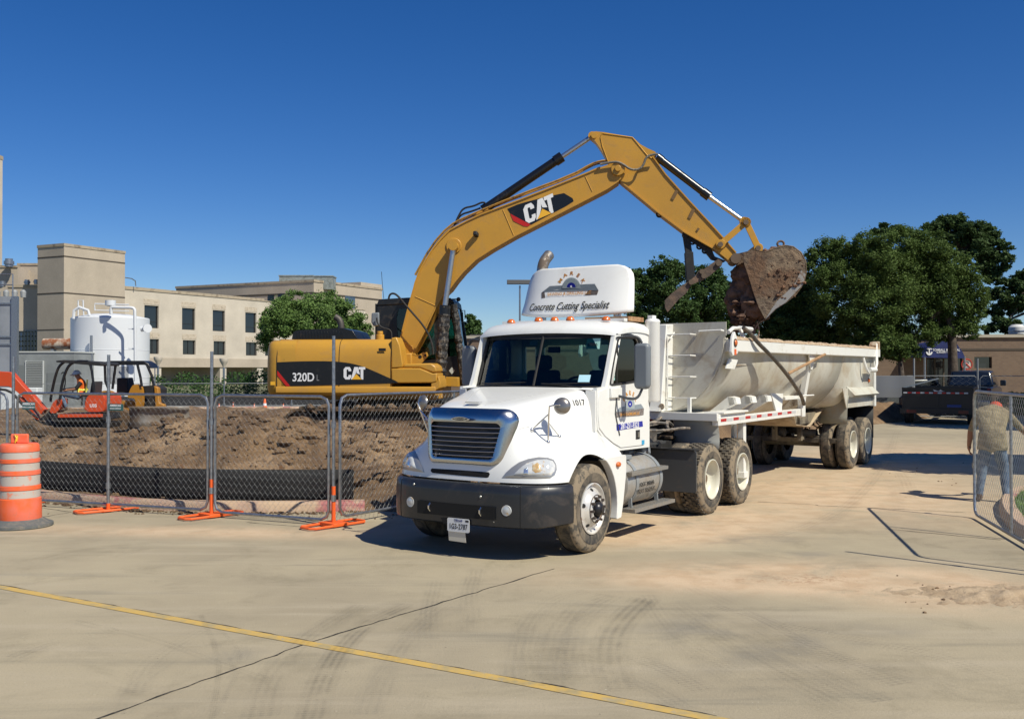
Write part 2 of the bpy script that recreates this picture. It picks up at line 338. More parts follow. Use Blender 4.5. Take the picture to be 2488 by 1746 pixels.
def joint(pts, w=.016, wob=.008):
    o = []; 
    for i in range(len(pts)-1):
        a, c = pts[i], pts[i+1]; K = max(2, int((c-a).length/.12))
        for k in range(K): q = a+(c-a)*k/K; o.append(q+Vector((rnd.gauss(0, wob), rnd.gauss(0, wob), 0)))
    o.append(pts[-1]); vs, fs, _ = strip(o, [w*(.5+rnd.random()) for _ in o], .003, 0, 0); return vs, fs
b = MB()
nrm = Vector((-(yb-ya).y, (yb-ya).x, 0)).normalized()*.058
for pts in ([G0('N', 300, 870), G0('N', 430, 823), G0('N', 1420, 470), G0('N', 2296, 206), G0('O', 190, 150)], [p+nrm for p in ln[:5]],
            [G0('M', 0, 960), G0('M', 330, 975), G0('M', 1050, 1010)], [G0('D', 0, 1320), G0('D', 560, 1365)], [G0('B', 310, 1200), G0('B', 560, 1235)],
            [G0('M', 470, 1125), G0('M', 1300, 1205)], [G0('G', 1650, 1140), G0('G', 2148, 1165), G0('M', 0, 960)], [G0('B', 0, 1330), G0('B', 540, 1240)]):
    vs, fs = joint(pts); b.add(vs, fs)
tag(b.build('pavement_joint', crM, smooth=0, fix=False), kind='structure')
def tyre_mark_mat(name, col, dens, rungs):
    m = bpy.data.materials.new(name); m.use_nodes = True; t = m.node_tree; N = t.nodes; L = t.links; N.clear()
    o = N.new('ShaderNodeOutputMaterial'); d = N.new('ShaderNodeBsdfDiffuse'); d.inputs['Color'].default_value = (*col, 1); tr = N.new('ShaderNodeBsdfTransparent'); mxs = N.new('ShaderNodeMixShader')
    uv = N.new('ShaderNodeUVMap'); sp = N.new('ShaderNodeSeparateXYZ'); L.new(uv.outputs[0], sp.inputs[0])
    def M_(op, a, b_=None):
        r = N.new('ShaderNodeMath'); r.operation = op
        for i, q in enumerate((a, b_)):
            if q is None: continue
            if isinstance(q, (int, float)): r.inputs[i].default_value = q
            else: L.new(q, r.inputs[i])
        return r.outputs[0]
    s1 = M_('SINE', M_('MULTIPLY', sp.outputs[1], rungs)); s1 = M_('MULTIPLY_ADD', s1, .5) ; s1 = M_('ADD', M_('MULTIPLY', M_('SINE', M_('MULTIPLY', sp.outputs[1], rungs)), .35), .65)
    s2 = M_('ADD', M_('MULTIPLY', M_('SINE', M_('MULTIPLY', sp.outputs[0], 28.)), .3), .7)
    e = M_('MULTIPLY', M_('MULTIPLY', sp.outputs[0], M_('SUBTRACT', 1., sp.outputs[0])), 5.); e = M_('MINIMUM', e, 1.)
    tc = N.new('ShaderNodeTexCoord'); n = N.new('ShaderNodeTexNoise'); n.inputs['Scale'].default_value = 2.2; n.inputs['Detail'].default_value = 7; n.inputs['Roughness'].default_value = .7; L.new(tc.outputs['Object'], n.inputs['Vector'])
    mr = N.new('ShaderNodeMapRange'); mr.inputs[1].default_value = .35; mr.inputs[2].default_value = .7; L.new(n.outputs['Fac'], mr.inputs[0])
    f = M_('MULTIPLY', M_('MULTIPLY', M_('MULTIPLY', s1, s2), e), M_('MULTIPLY', mr.outputs[0], dens))
    L.new(f, mxs.inputs[0]); L.new(tr.outputs[0], mxs.inputs[1]); L.new(d.outputs[0], mxs.inputs[2]); L.new(mxs.outputs[0], o.inputs[0]); return m
tmk = [(('N', [(900,360),(960,480),(985,590),(975,680),(950,823)]), .06, 0), (('N', [(1170,823),(1190,700),(1260,580),(1400,440),(1620,320)]), .26, 0), (('N', [(1400,823),(1440,660),(1530,500),(1650,390),(1830,310)]), .24, 1),
       (('N', [(340,395),(520,435),(750,490),(1000,590),(1210,660)]), .05, 0), (('N', [(60,570),(250,490),(520,440)]), .25, 0), (('O', [(200,680),(180,520),(220,420),(300,330),(430,290)]), .30, 0),
       (('O', [(490,700),(430,560),(450,440),(530,350),(600,290)]), .32, 1), (('O', [(740,330),(900,440),(1150,600),(1550,800)]), .30, 0), (('O', [(610,300),(680,420),(800,530),(1050,680),(1180,740)]), .22, 0),
       (('O', [(900,360),(1100,400),(1300,520),(1520,610)]), .2, 0), (('N', [(2140,190),(2110,300),(2130,440)]), .22, 0), (('N', [(1960,250),(1930,380),(1940,520)]), .2, 0), (('N', [(980,470),(1100,600),(1000,823)]), .05, 0),
       (('O', [(60,690),(40,560),(90,420),(200,330),(340,300)]), .24, 0), (('O', [(300,720),(270,600),(300,470),(380,380),(470,330)]), .26, 0), (('O', [(820,300),(1050,420),(1350,590),(1750,760)]), .3, 0), (('O', [(560,640),(700,700),(860,800)]), .24, 0), (('N', [(1700,823),(1760,650),(1850,500),(1960,400),(2100,330)]), .24, 0), (('N', [(600,823),(640,700),(760,600),(900,520)]), .22, 0), (('O', [(1200,500),(1500,560),(1900,640),(2200,760)]), .28, 0), (('G', [(900,1290),(1100,1340),(1350,1380),(1600,1500)]), .26, 0), (('G', [(1250,1260),(1500,1200),(1800,1060),(2100,900)]), .26, 0), (('M', [(100,520),(420,640),(600,800),(660,1000)]), .3, 0), (('M', [(-300,1300),(0,1200),(300,1000),(500,700),(560,480)]), .3, 0)]
for kind, (nm, dens, rg) in enumerate((('a', .29, 150.), ('b', .5, 150.))):
    b = MB(); uvs = []
    for (rg_, pts), w, k in tmk:
        if k != kind: continue
        P_ = smooth_open([G0(rg_, *p) for p in pts], 3); vs, fs, us = strip(P_, w, .006+.0015*len(uvs)/20, 0, 0)
        b.add(vs, fs); uvs += [us[i] for f in fs for i in f]
    o = b.build('tyre_marks', tyre_mark_mat('tyre_mark_'+nm, (.10, .095, .085), dens, rg), smooth=0, fix=False); uvl = o.data.uv_layers.new(name='UVMap')
    for i, q in enumerate(uvs): uvl.data[i].uv = q
    tag(o, kind='structure')
# kerb ------------------------------------------------------
kerbM = mat('kerb_paint', (.50, .36, .24), .85, var=((.44, .30, .22), 2, .4, .6), dirt=[((.38, .10, .12), 1.1, .53, .60, .8), ((.30, .22, .14), 5, .56, .72, .8)], bump=(20, .3, .02))
KP_ = [(-22,26),(-14,20.6),(-10.5,17.9),(-7.84,16.5),(-6.33,15.62),(-5.49,15.33),(-4.2,15.12),(-3.2,15.15),(-2.25,15.3)]
def kerb(name, pts, hgt=.15, w=.2):
    P_ = smooth_open([Vector((x, y, 0)) for x, y in pts], 2); rows = []
    for i, p in enumerate(P_):
        t = (P_[min(i+1, len(P_)-1)]-P_[max(i-1, 0)]).normalized(); n = Vector((-t.y, t.x, 0))
        rows.append([p-n*.02, p+Vector((0,0,hgt-.03)), p+n*.03+Vector((0,0,hgt)), p+n*w+Vector((0,0,hgt)), p+n*w])
    b = MB(); b.sheet(rows); K = len(rows[0]); b.f.append(tuple(range(K))); b.m.append(0); n0 = (len(rows)-1)*K; b.f.append(tuple(n0+k for k in range(K-1, -1, -1))); b.m.append(0)
    return tag(b.build(name, kerbM, smooth=40), kind='structure')
kerb('kerb', KP_)
# excavated dirt as one height field -------------------------
DB = [(-22.3,26.4),(-14.2,20.9),(-10.6,18.2),(-7.9,16.8),(-6.3,15.92),(-5.4,15.63),(-4.2,15.42),(-3.2,15.45),(-2.0,15.4),(-1.2,15.0),(-.6,16.2),(.6,18.2),(2.6,21.8),(4.9,26.4),(7.4,31.),(11,36),(16.5,41.5),(20,47),(20,48),(-60,48),(-60,26)]
def dirt_in(x, y):
    c = False; n = len(DB); dm = 1e9
    for i in range(n):
        x1, y1 = DB[i]; x2, y2 = DB[(i+1) % n]
        if (y1 > y) != (y2 > y) and x < (x2-x1)*(y-y1)/(y2-y1)+x1: c = not c
        dx, dy = x2-x1, y2-y1; t = max(0, min(1, ((x-x1)*dx+(y-y1)*dy)/(dx*dx+dy*dy))); dm = min(dm, math.hypot(x-x1-t*dx, y-y1-t*dy))
    return dm if c else -dm
def gs(x, y, cx, cy, sx, sy, r=0):
    c, s = math.cos(r), math.sin(r); X = (x-cx)*c+(y-cy)*s; Y = -(x-cx)*s+(y-cy)*c; return math.exp(-(X/sx)**2-(Y/sy)**2)
def dirt_h(x, y, rough=True):
    d = dirt_in(x, y)
    if d < -.25: return -.25
    e = max(0, min(1, (d+.12)/.9)); e = e*e*(3-2*e)
    h = -.03+.17*max(0, min(1, (d+.2)/.4))
    far = max(0, min(1, (30-y)/8))
    h += e*(.50*gs(x, y, -2.6, 22.3, 4.6, 2.9) + .72*gs(x, y, -4.2, 18.5, 2.8, 1.6, -.1) + .40*gs(x, y, -5.6, 17.8, 1.3, 1.2) + .18*gs(x, y, -8.5, 19.5, 3.5, 1.6) + .35*gs(x, y, 1.2, 22.5, 1.4, 2.2) + .12*gs(x, y, -1.2, 17.4, 1.3, 1.2) + .28*gs(x, y, -6.8, 19.6, 1.6, 1.3) + .3*gs(x, y, -3.0, 20.2, 1.4, .8)
        + .55*gs(x, y, 15.5, 42, 3, 1.6, .6) + .35*gs(x, y, 5.6, 31.5, 2.2, 3) + .2*gs(x, y, -11, 24, 4, 3) + .10)
    q_ = max(.06, 1-1.15*gs(x, y, -12.8, 32, 6.5, 5.5)); h = (h-.02)*q_+.02; e *= q_; h += e*.16*nz(x, y, 0, .55, 3)
    if rough:
        h += e*(.17*abs(nz(x, y, 3, 1.9, 4)) + .06*nz(x, y, 7, 5.5, 3)) - .04*e
        v = mnoise.voronoi(Vector((x*3.2, y*3.2, 0)))[0]; h += e*.13*(v[1]-v[0])
    return h
def dirt_mat():
    m = mat('clay_dirt', (.22, .138, .072), .95, var=[((.13, .08, .045), .9, .40, .6), ((.34, .23, .135), .7, .50, .66), ((.12, .075, .045), 4, .55, .72), ((.10,.06,.035), 22, .56, .66)], bump=(16, 1., .07)); return m
dirtM = dirt_mat()
def dirt_grid(xs, ys):
    b = MB(); rows = [[Vector((x, y, dirt_h(x, y))) for x in xs] for y in ys]; b.sheet(rows)
    keep = [f for f in b.f if max(b.v[i][2] for i in f) > -.2]; b.f = keep; b.m = [0]*len(keep); return b
def fr_(a, b_, st):
    n = int(round((b_-a)/st)); return [a+(b_-a)*i/n for i in range(n+1)]
bn = dirt_grid(fr_(-12.5, 4.5, .075), fr_(14.6, 25.0, .075)); 
bf = dirt_grid(fr_(-60, -12.5, .5), fr_(17, 48, .5)); bf2 = dirt_grid(fr_(-12.5, 20, .22), fr_(25.0, 48, .22)); bf3 = dirt_grid(fr_(4.5, 9, .2), fr_(15, 25, .2))
for q in (bf, bf2, bf3): bn.add(q.v, q.f)
o = bn.build('dirt', dirtM, smooth=60, fix=False); tag(o, kind='structure')
# loose clods
rnd = random.Random(11); b = MB()
def clod(b, c, r, rn, n=6, m=4):
    k0 = len(b.v); b.sphere(c, r, n, m, sc=(1+rn.random()*.5, 1+rn.random()*.4, .6+rn.random()*.4))
    for i in range(k0, len(b.v)):
        p = Vector(b.v[i]); d = p-Vector(c); b.v[i] = tuple(Vector(c)+d*(1+.45*(rn.random()-.5)))
for _ in range(6500):
    x, y = rnd.uniform(-11, 2.5), rnd.uniform(15.7, 24)
    if dirt_in(x, y) < .1: continue
    if rnd.random() > .25+.75*gs(x, y, -3.9, 18.2, 3.4, 1.8): continue
    clod(b, (x, y, dirt_h(x, y)+.005), .014+.10*rnd.random()**4, rnd)
for _ in range(260):
    i_ = rnd.randrange(3, len(KP_)-1); f_ = rnd.random(); x = KP_[i_][0]*(1-f_)+KP_[i_+1][0]*f_+rnd.gauss(.02,.05); y = KP_[i_][1]*(1-f_)+KP_[i_+1][1]*f_-.06-abs(rnd.gauss(0,.12)); clod(b, (x, y, .004), .008+.03*rnd.random()**2, rnd)
for _ in range(110):
    q = rnd.choice(((-2.2, 14.7, .5, .35), (4.6, 9.6, .9, .45), (-5, 15.0, 1.6, .08), (9.2, 20.5, 1, 1.5)))
    x, y = rnd.gauss(q[0], q[2]), rnd.gauss(q[1], q[3]); clod(b, (x, y, .004), .006+.014*rnd.random()**2, rnd)
tag(b.build('dirt_clods', dirtM, smooth=30, fix=False), 'crumbled brown clay clods scattered over the dirt heap behind the fence', 'dirt clods', kind='stuff')
# rutted dirt on the pavement at the right
b = MB(); xs = fr_(2.4, 6.8, .04); ys = fr_(8.6, 10.5, .04)
b.sheet([[Vector((x, y, -.03+.075*gs(x, y, 5.2, 9.55, 1.7, .6, -.1)*(.6+1.1*abs(nz(x*.8+y*.8, (y-x)*2, 1, 1.6, 4))) )) for x in xs] for y in ys])
keep = [f for f in b.f if max(b.v[i][2] for i in f) > -.02]; b.f = keep; b.m = [0]*len(keep)
tag(b.build('dirt_ruts', mat('dusty_dirt', (.46, .35, .23), .95, var=[((.36, .26, .16), 3, .4, .6), ((.17, .11, .07), 5, .6, .72)], bump=(14, .8, .04)), smooth=60, fix=False), kind='structure')
# grass island with kerb at the right
isl = [G0('M', 1465, 870), G0('M', 1360, 900), G0('M', 1290, 960), G0('M', 1300, 1040), G0('M', 1370, 1130), G0('M', 1465, 1205)]
pts = [(p.x, p.y) for p in isl]; far0 = (15, pts[0][1]+2.2); pts = [(14., 20.4), (10.5, 18.9)]+pts+[(pts[-1][0]+.8, pts[-1][1]-1.6), (pts[-1][0]+3, pts[-1][1]-3)]
kerb('kerb', pts, .15, .2)
b = MB(); ip = [Vector((x, y, .12)) for x, y in smooth_open([Vector((x, y, 0)) for x, y in pts], 2) ] if False else [Vector((p.x, p.y, .12)) for p in smooth_open([Vector((x, y, 0)) for x, y in pts], 2)]
cen = Vector((14, 14, .12)); b.add(ip+[cen], [(i, i+1, len(ip)) for i in range(len(ip)-1)]); tag(b.build('lawn', mat('lawn_soil', (.07, .12, .03), .95), smooth=0), kind='structure')
b = MB(); rnd = random.Random(3)
for _ in range(9000):
    i = rnd.randrange(len(ip)-1); a = rnd.random()**.6*.75; p = ip[i].lerp(ip[i+1], rnd.random()); d = (cen-p).normalized(); p = p+d*(.2+rnd.random()*2.4)
    h = .05+.05*rnd.random(); q = Vector((rnd.gauss(0,.03), rnd.gauss(0,.03), h)); s_ = Vector((rnd.gauss(0,1), rnd.gauss(0,1), 0)).normalized()*.008
    b.add([p-s_, p+s_, p+q], [(0,1,2)])
tag(b.build('grass', leafm('grass_blade', (.09, .20, .03), (.14, .26, .05), (.22, .28, .08)), smooth=0, fix=False), 'bright green grass on the kerbed island behind the chain link gate', 'grass', kind='stuff')
# ============================================================ silt fence
st_pts = smooth_open([Vector((x, y, 0)) for x, y in [(-10.4,18.3),(-7.75,16.85),(-6.2,15.98),(-5.35,15.68),(-4.15,15.48),(-3.1,15.48),(-2.45,15.5)]], 3)
sf = thing('silt_fence', 'low black fabric silt fence in front of the dirt, behind the painted kerb', 'silt fence')
b = MB(); b.sheet([[p+Vector((0, .006*math.sin(i*.9), z)) for z in (.08, .25, .42, .61)] for i, p in enumerate(st_pts)]); b.build('fabric', mat('silt_fabric', (.010, .010, .011), .8, dirt=[((.12,.085,.055), 3, .62, .85, .5)]), sf, solid=.006)
for p in [(-8.6,17.62),(-6.98,16.5),(-5.2,15.73),(-3.6,15.58)]:
    b = MB(); b.box((p[0]-.025, p[1], .02), (p[0]+.025, p[1]+.04, .66)); b.build('stake', mat('stake_wood', (.22, .12, .06), .9), sf)
# ============================================================ temporary fence
CHW, CHH = .046, .105
def chain(L, z0, z1, r=.0019, cw=CHW, chh=CHH, wob=.006, seed=1):
    b = MB(); n = int(L/cw); rn = random.Random(seed)
    for i in range(n+1):
        x0 = i*cw; z = z0; k = 0; pts = []
        while z <= z1+1e-6:
            x = x0+(cw*.5 if (k+i) % 2 else -cw*.5); x = min(max(x, 0), L); pts.append(Vector((x, .004 if (k+i) % 2 else -.004, z))); z += chh/2; k += 1
        b.tube(pts, r, 3, caps=False)
    return b
def fence_panel(p0, p1, z0, z1, label, mids=(), group='temporary chain link fence panels', sag=0, zr=0):
    p0, p1 = Vector((*p0, 0)), Vector((*p1, 0)); d = p1-p0; L = d.length; t = thing('chain_link_fence', label, 'fence', loc=p0, rz=math.atan2(d.y, d.x), group=group)
    r = .021; q = .13; b = MB()
    cs = [(q,z0),(L-q,z0),(L-q*.3,z0+q*.3),(L,z0+q),(L,z1-q),(L-q*.3,z1-q*.3),(L-q,z1),(q,z1),(q*.3,z1-q*.3),(0,z1-q),(0,z0+q),(q*.3,z0+q*.3)]
    b.tube([Vector((x, 0, z)) for x, z in cs], r, 8, closed=True); b.build('frame', galv, t)
    for m_ in mids: b = MB(); b.cyl((m_, 0, z0), (m_, 0, z1), .019, 8); b.build('mid_rail', galv, t)
    chain(L-.03, z0+.02, z1-.02).build('chain_mesh', wireM, t, smooth=60, fix=False); return t
E_ = [Vector((-7.95,15.95,0)), Vector((-6.15,15.25,0)), Vector((-4.40,14.66,0)), Vector((-2.46,13.80,0))]
fence_panel((-11.5, 17.1), (E_[0].x-.12, E_[0].y+.05), .10, 1.78, 'chain link panel at the far left edge, behind the orange barrel')
fence_panel((E_[0].x+.08, E_[0].y-.03), (E_[2].x-.06, E_[2].y+.02), .10, 1.78, 'long chain link panel between the barrel and the middle orange foot')
fence_panel((E_[2].x+.06, E_[2].y-.03), (E_[3].x-.07, E_[3].y+.03), .08, 1.78, 'short chain link panel just left of the pole in front of the yellow excavator')
fence_panel((E_[3].x+.08, E_[3].y+.05), (-.55, 16.6), .12, 1.80, 'chain link panel running back behind the white truck bumper', mids=(2.62,))
orgF = mat('stand_orange', (.80, .12, .02), .5, dirt=[((.3, .18, .1), 9, .56, .75, .6)])
def fence_post(p, ztop, ang, label, sleeve=.55, foot=.95, orange=True):
    t = thing('fence_post', label, 'fence post', loc=(p[0], p[1], 0), rz=ang, group='galvanised fence posts on orange feet')
    b = MB(); b.cyl((0,0,.03), (0,0,ztop), .024, 10); b.build('pole', galv, t)
    b = MB(); b.cyl((0,0,.02), (0,0,sleeve if orange else .12), .029, 10); b.build('sleeve', orgF, t)
    for z in (sleeve*.62, 1.35): b = MB(); b.cyl((0,0,z), (0,0,z+.09), .036, 10); b.build('clamp', galv, t)
    b = MB(); h = foot/2; w = .15; c = [(-h+.05,-w),(h-.05,-w),(h,-w*.6),(h,w*.6),(h-.05,w),(-h+.05,w),(-h,w*.6),(-h,-w*.6)]
    b.tube([Vector((x, y, .03)) for x, y in c], .020, 8, closed=True); b.box((-.13,-.17,.015), (.13,.17,.06) if orange else (.02,.17,.03)); b.build('stand', orgF, t, smooth=40, bevel=.006); return t
fence_post(E_[0], 2.36, .75, 'fence post directly behind the orange barrel', orange=False); fence_post(E_[1], 2.38, .75, 'fence post beside the operator of the orange mini excavator', orange=False)
fence_post(E_[2], 2.42, .85, 'orange sleeved fence post just left of the big excavator tail'); fence_post(E_[3], 2.62, .85, 'tallest fence post, orange sleeved, standing in front of the yellow excavator')
fence_panel((6.73, 14.57), (5.86, 10.45), .06, 1.84, 'chain link gate panel at the right edge with the worker behind it', mids=(1.9,))
b = MB(); b.box((-.06,-.02,.72), (.02,.02,.80)); b.build('hinge_tab', galv, bpy.data.objects['chain_link_fence.004'])
fence_post((5.80, 10.2), 2.86, 2.2, 'fence post whose foot shows at the right edge of the pavement', foot=.9)
# small signs on the fence
sgM = mat('sign_teal', (.03, .13, .13), .5)
for (rg, pts, lb, lines) in (('B', [(175,385),(275,375),(275,425),(180,432)], 'small dark teal sign on the fence left of the mini excavator arm', ('AMERICAN', 'FENCE CO', '281-555')), ('B', [(845,392),(965,390),(965,438),(850,440)], 'small dark teal sign on the fence below the bulldozer seat', ('AMERICAN', 'FENCE CO', '281-555'))):
    fr = Fr(E_[0].x, E_[0].y-.03, math.atan2(E_[2].y-E_[0].y, E_[2].x-E_[0].x)); q = [fr.at(rg, x, y, 'v', -.03) for x, y in pts]; u0, u1 = min(p.x for p in q), max(p.x for p in q); w0, w1 = min(p.z for p in q), max(p.z for p in q)
    t = thing('fence_sign', lb, 'sign', fr, group='small signs wired to the fence'); b = MB(); b.box((u0, -.034, w0), (u1, -.028, w1)); b.build('board', sgM, t)
    text('lettering', 'AMERICAN', txW, t, ((u0+u1)/2, -.036, w0+(w1-w0)*.72), (1,0,0), (0,0,1), (w1-w0)*.42, bold=.03); text('lettering', 'FENCE COMPANY', txW, t, ((u0+u1)/2, -.036, w0+(w1-w0)*.28), (1,0,0), (0,0,1), (w1-w0)*.26, bold=.02)
# litter
b = MB(); rnd = random.Random(8)
for rg, x, y, s in (('D', 1040, 1265, .07), ('D', 1110, 1290, .06), ('B', 1320, 1235, .05), ('B', 1380, 1240, .06), ('D', 1150, 1300, .04)):
    p = G0(rg, x, y, .02); clod(b, p, s, rnd, 7, 5)
# ============================================================ traffic barrel
bc = G0('B', 152, 1345, 0); t = thing('traffic_barrel', 'orange and white striped traffic barrel on a grey rubber base at the left edge', 'traffic barrel', loc=(bc.x, bc.y, 0)); t.scale = (.94, .94, 1)
orB = mat('barrel_orange', (.85, .13, .03), .55, var=((.78, .17, .10), 3, .4, .6), dirt=[((.4, .22, .16), 7, .58, .75, .5)]); whB = mat('barrel_white', (.50, .45, .40), .5, dirt=[((.75, .2, .1), 9, .57, .62, .8), ((.3, .25, .2), 4, .55, .8, .5)])
S_ = 1/180.*.31042
prof = [(0,1.15),(.22,1.15),(.258,1.13),(.265,1.09),(.262,.99),(.268,.985),(.268,.96)]
z = [1.13,1.01,.95,.93,.83,.80,.75,.62,.59,.55,.43,.40,.36,.10,.08]
b = MB(); b.lathe([(0,1.14),(.24,1.14),(.262,1.12),(.268,1.06),(.27,1.035),(.262,1.03),(.262,.935),(.274,.93),(.276,.885),(.266,.88),(.266,.775),(.280,.77),(.282,.718),(.272,.713),(.272,.57),(.286,.565),(.288,.515),(.278,.51),(.278,.40),(.292,.39),(.298,.30),(.302,.10),(.29,.06),(.28,.04)], n=40); b.build('body', orB, t, smooth=45)
for r, a, c in ((.2645,.935,1.03),(.2685,.775,.88),(.2745,.57,.713),(.2805,.40,.51)): b = MB(); b.lathe([(r,a+.004),(r,c-.004)], n=40); b.build('reflective_band', whB, t, smooth=60)
b = MB(); b.lathe([(.28,.12),(.33,.10),(.42,.055),(.455,.045),(.46,.01),(.44,.0),(0,0)], n=40); b.build('base', mat('base_rubber', (.10, .11, .11), .8, dirt=[(DUST, 6, .5, .8, .5)]), t, smooth=45)
b = MB(); b.box((-.13,-.02,1.14), (.13,.02,1.27)); b.build('handle', orB, t, bevel=.015)
b = MB(); b.tube([(-.05,-.035,1.15),(-.03,-.04,1.22),(-.06,-.035,1.26),(-.02,-.03,1.24),(-.03,-.04,1.17)], .012, 6); b.build('ribbon', mat('ribbon_yellow', (.75, .55, .04), .5), t)
# ============================================================ road tractor
from mathutils.bvhtree import BVHTree
from mathutils.geometry import tessellate_polygon
def plate(mb, outer, holes, d, mi=None):
    """flat plate with holes: outer/holes lists of 3D points, d thickness vector"""
    loops = [[Vector(p) for p in outer]]+[[Vector(p) for p in h] for h in holes]; tri = tessellate_polygon(loops); vs = [p for l in loops for p in l]; d = Vector(d); n = len(vs)
    mb.add(vs, tri, mi); mb.add([v+d for v in vs], tri, mi); k = 0
    for l in loops:
        m = len(l); mb.add([p for p in l]+[p+d for p in l], [(i, (i+1) % m, m+(i+1) % m, m+i) for i in range(m)], mi)
    return mb
tr = thing('truck_tractor', 'white day cab truck tractor with chrome grille and black bumper, facing the camera', 'truck', TR)
# ---- wheels (built once, then copied)
def tyre_mb(R, W, rimr, lugs=0):
    b = MB(); b.mi = 0; h = W/2
    prof = [(rimr,-.03),(rimr+.02,-.005),(rimr+.05,0.002),(rimr+.12,.006),(R-.12,.006),(R-.07,-.002),(R-.03,-.014),(R-.008,-.035),(R,-.06),(R+.001,-h),(R,-W+.06),(R-.03,-W+.014),(R-.12,-W),(rimr,-W+.03)]
    mi = [0,0,0,0,1,1,1,1,0,0,0,0,0]
    for i in range(len(prof)-1): b.lathe(prof[i:i+2], ax=(0,1,0), n=56, mi=mi[i])
    if lugs:
        for k in range(lugs):
            a = 2*math.pi*k/lugs
            for j, y0 in enumerate((-.035, -.09, -.145, -.2, -.255)):
                aa = a+(j % 2)*math.pi/lugs; w = .02; y1 = y0-.045 if j not in (0,) else y0-.05
                p = []
                for (da, rr) in ((-w/R*1.6, R-.004), (w/R*1.6, R-.004), (w/R*1.4, R+.014), (-w/R*1.4, R+.014)): p.append((rr*math.cos(aa+da), rr*math.sin(aa+da)))
                b.add([(x, y0, z) for x, z in p]+[(x, y1, z) for x, z in p], [(0,1,2,3),(7,6,5,4),(0,4,5,1),(1,5,6,2),(2,6,7,3),(3,7,4,0)], 0)
    else:
        for y0 in (-.07,-.12,-.17,-.22): b.lathe([(R+.002,y0),(R-.012,y0-.004),(R-.012,y0-.012),(R+.002,y0-.016)], ax=(0,1,0), n=56, mi=2)
    return b
groove = mat('tyre_groove', (.02,.02,.02), .9)
def make_steer(parent):
    w = tyre_mb(.52, .28, .30).build('wheel', [tyreM, muddyT, groove], parent, smooth=35)
    b = MB(); b.lathe([(.302,-.03),(.305,.0),(.29,.004),(.278,-.02),(.262,-.035),(.235,-.03),(.205,.0),(.17,.035),(.14,.052),(.115,.055),(.115,.02)], ax=(0,1,0), n=48); b.build('rim', mat('rim_white', (.68,.66,.62), .3, .3, dirt=[((.28,.15,.09), 5, .54, .66, .8)]), w, smooth=40)
    b = MB()
    for k in range(10):
        a = k*math.pi/5+.2; c = Vector((.142*math.cos(a), .04, .142*math.sin(a))); b.cyl(c, c+Vector((0,.045,0)), .017, 6)
    b.lathe([(.17,.042),(.11,.046),(.10,.03)], ax=(0,1,0), n=30); b.build('lug_nuts', mat('hub_iron', (.12,.10,.09), .55, .7, dirt=[(RUST, 20, .5, .7, .5)]), w)
    b = MB(); b.lathe([(.085,.03),(.085,.07),(.07,.10),(.045,.115),(.04,.13),(0,.13)], ax=(0,1,0), n=24); b.build('hub', mat('hub_dark', (.03,.03,.035), .35, .4), w)
    for k in range(5):
        b = MB(); a = k*2*math.pi/5+.55; c = Vector((.222*math.cos(a), -.010, .222*math.sin(a))); b.lathe([(0,.0),(.026,.0)], c=c+Vector((0,-.004,0)), ax=(Vector((-.0,1,0))-Vector((math.cos(a),0,math.sin(a)))*-.9).normalized(), n=16); b.build('hand_hole', groove, w, smooth=0)
    return w
def make_dual(parent, lugs, name='wheel', R=.52):
    w = tyre_mb(R, .27, .295, lugs).build(name, [tyreM, muddyT, groove], parent, smooth=35)
    b = MB(); b.lathe([(.296,-.02),(.30,.004),(.285,.006),(.27,-.012),(.262,-.05),(.255,-.10),(.235,-.13),(.2,-.15),(.15,-.165),(.115,-.17),(.11,-.155),(.105,-.12),(.07,-.11),(0,-.108)], ax=(0,1,0), n=48); b.build('rim', rimW, w, smooth=40)
    b = MB(); b.lathe([(.0,-.10),(.062,-.10),(.064,-.12)], ax=(0,1,0), n=20)
    for k in range(10): a = k*math.pi/5; c = Vector((.14*math.cos(a), -.165, .14*math.sin(a))); b.cyl(c, c+Vector((0,.03,0)), .014, 6)
    b.build('hub', mat('hub_mud', (.16,.11,.07), .8), w)
    return w
def inner_tyre(parent, R=.52): return tyre_mb(R, .27, .295).build('inner_wheel', [tyreM, muddyT, groove], parent, smooth=35)
def place(o, u, v, w, flip=False, rot=0):
    o.location = (u, v, w); o.rotation_euler = (0, rot, math.pi if flip else 0); return o
ws = make_steer(tr); place(ws, 0, 1.2, .52, rot=.3); c = copy_tree(ws, tr); place(c, 0, -1.2, .52, True)
DRIVE = (-4.39+.66, -4.39-.66)
wd = make_dual(tr, 34); place(wd, DRIVE[0], 1.22, .52); wi = inner_tyre(tr); place(wi, DRIVE[0], .88, .52)
for k, u in enumerate(DRIVE):
    for sgn in (1, -1):
        if k == 0 and sgn == 1: continue
        place(copy_tree(wd, tr), u, 1.22*sgn, .52, sgn < 0, rot=1.3*k+.4); place(copy_tree(wi, tr), u, .88*sgn, .52, sgn < 0)
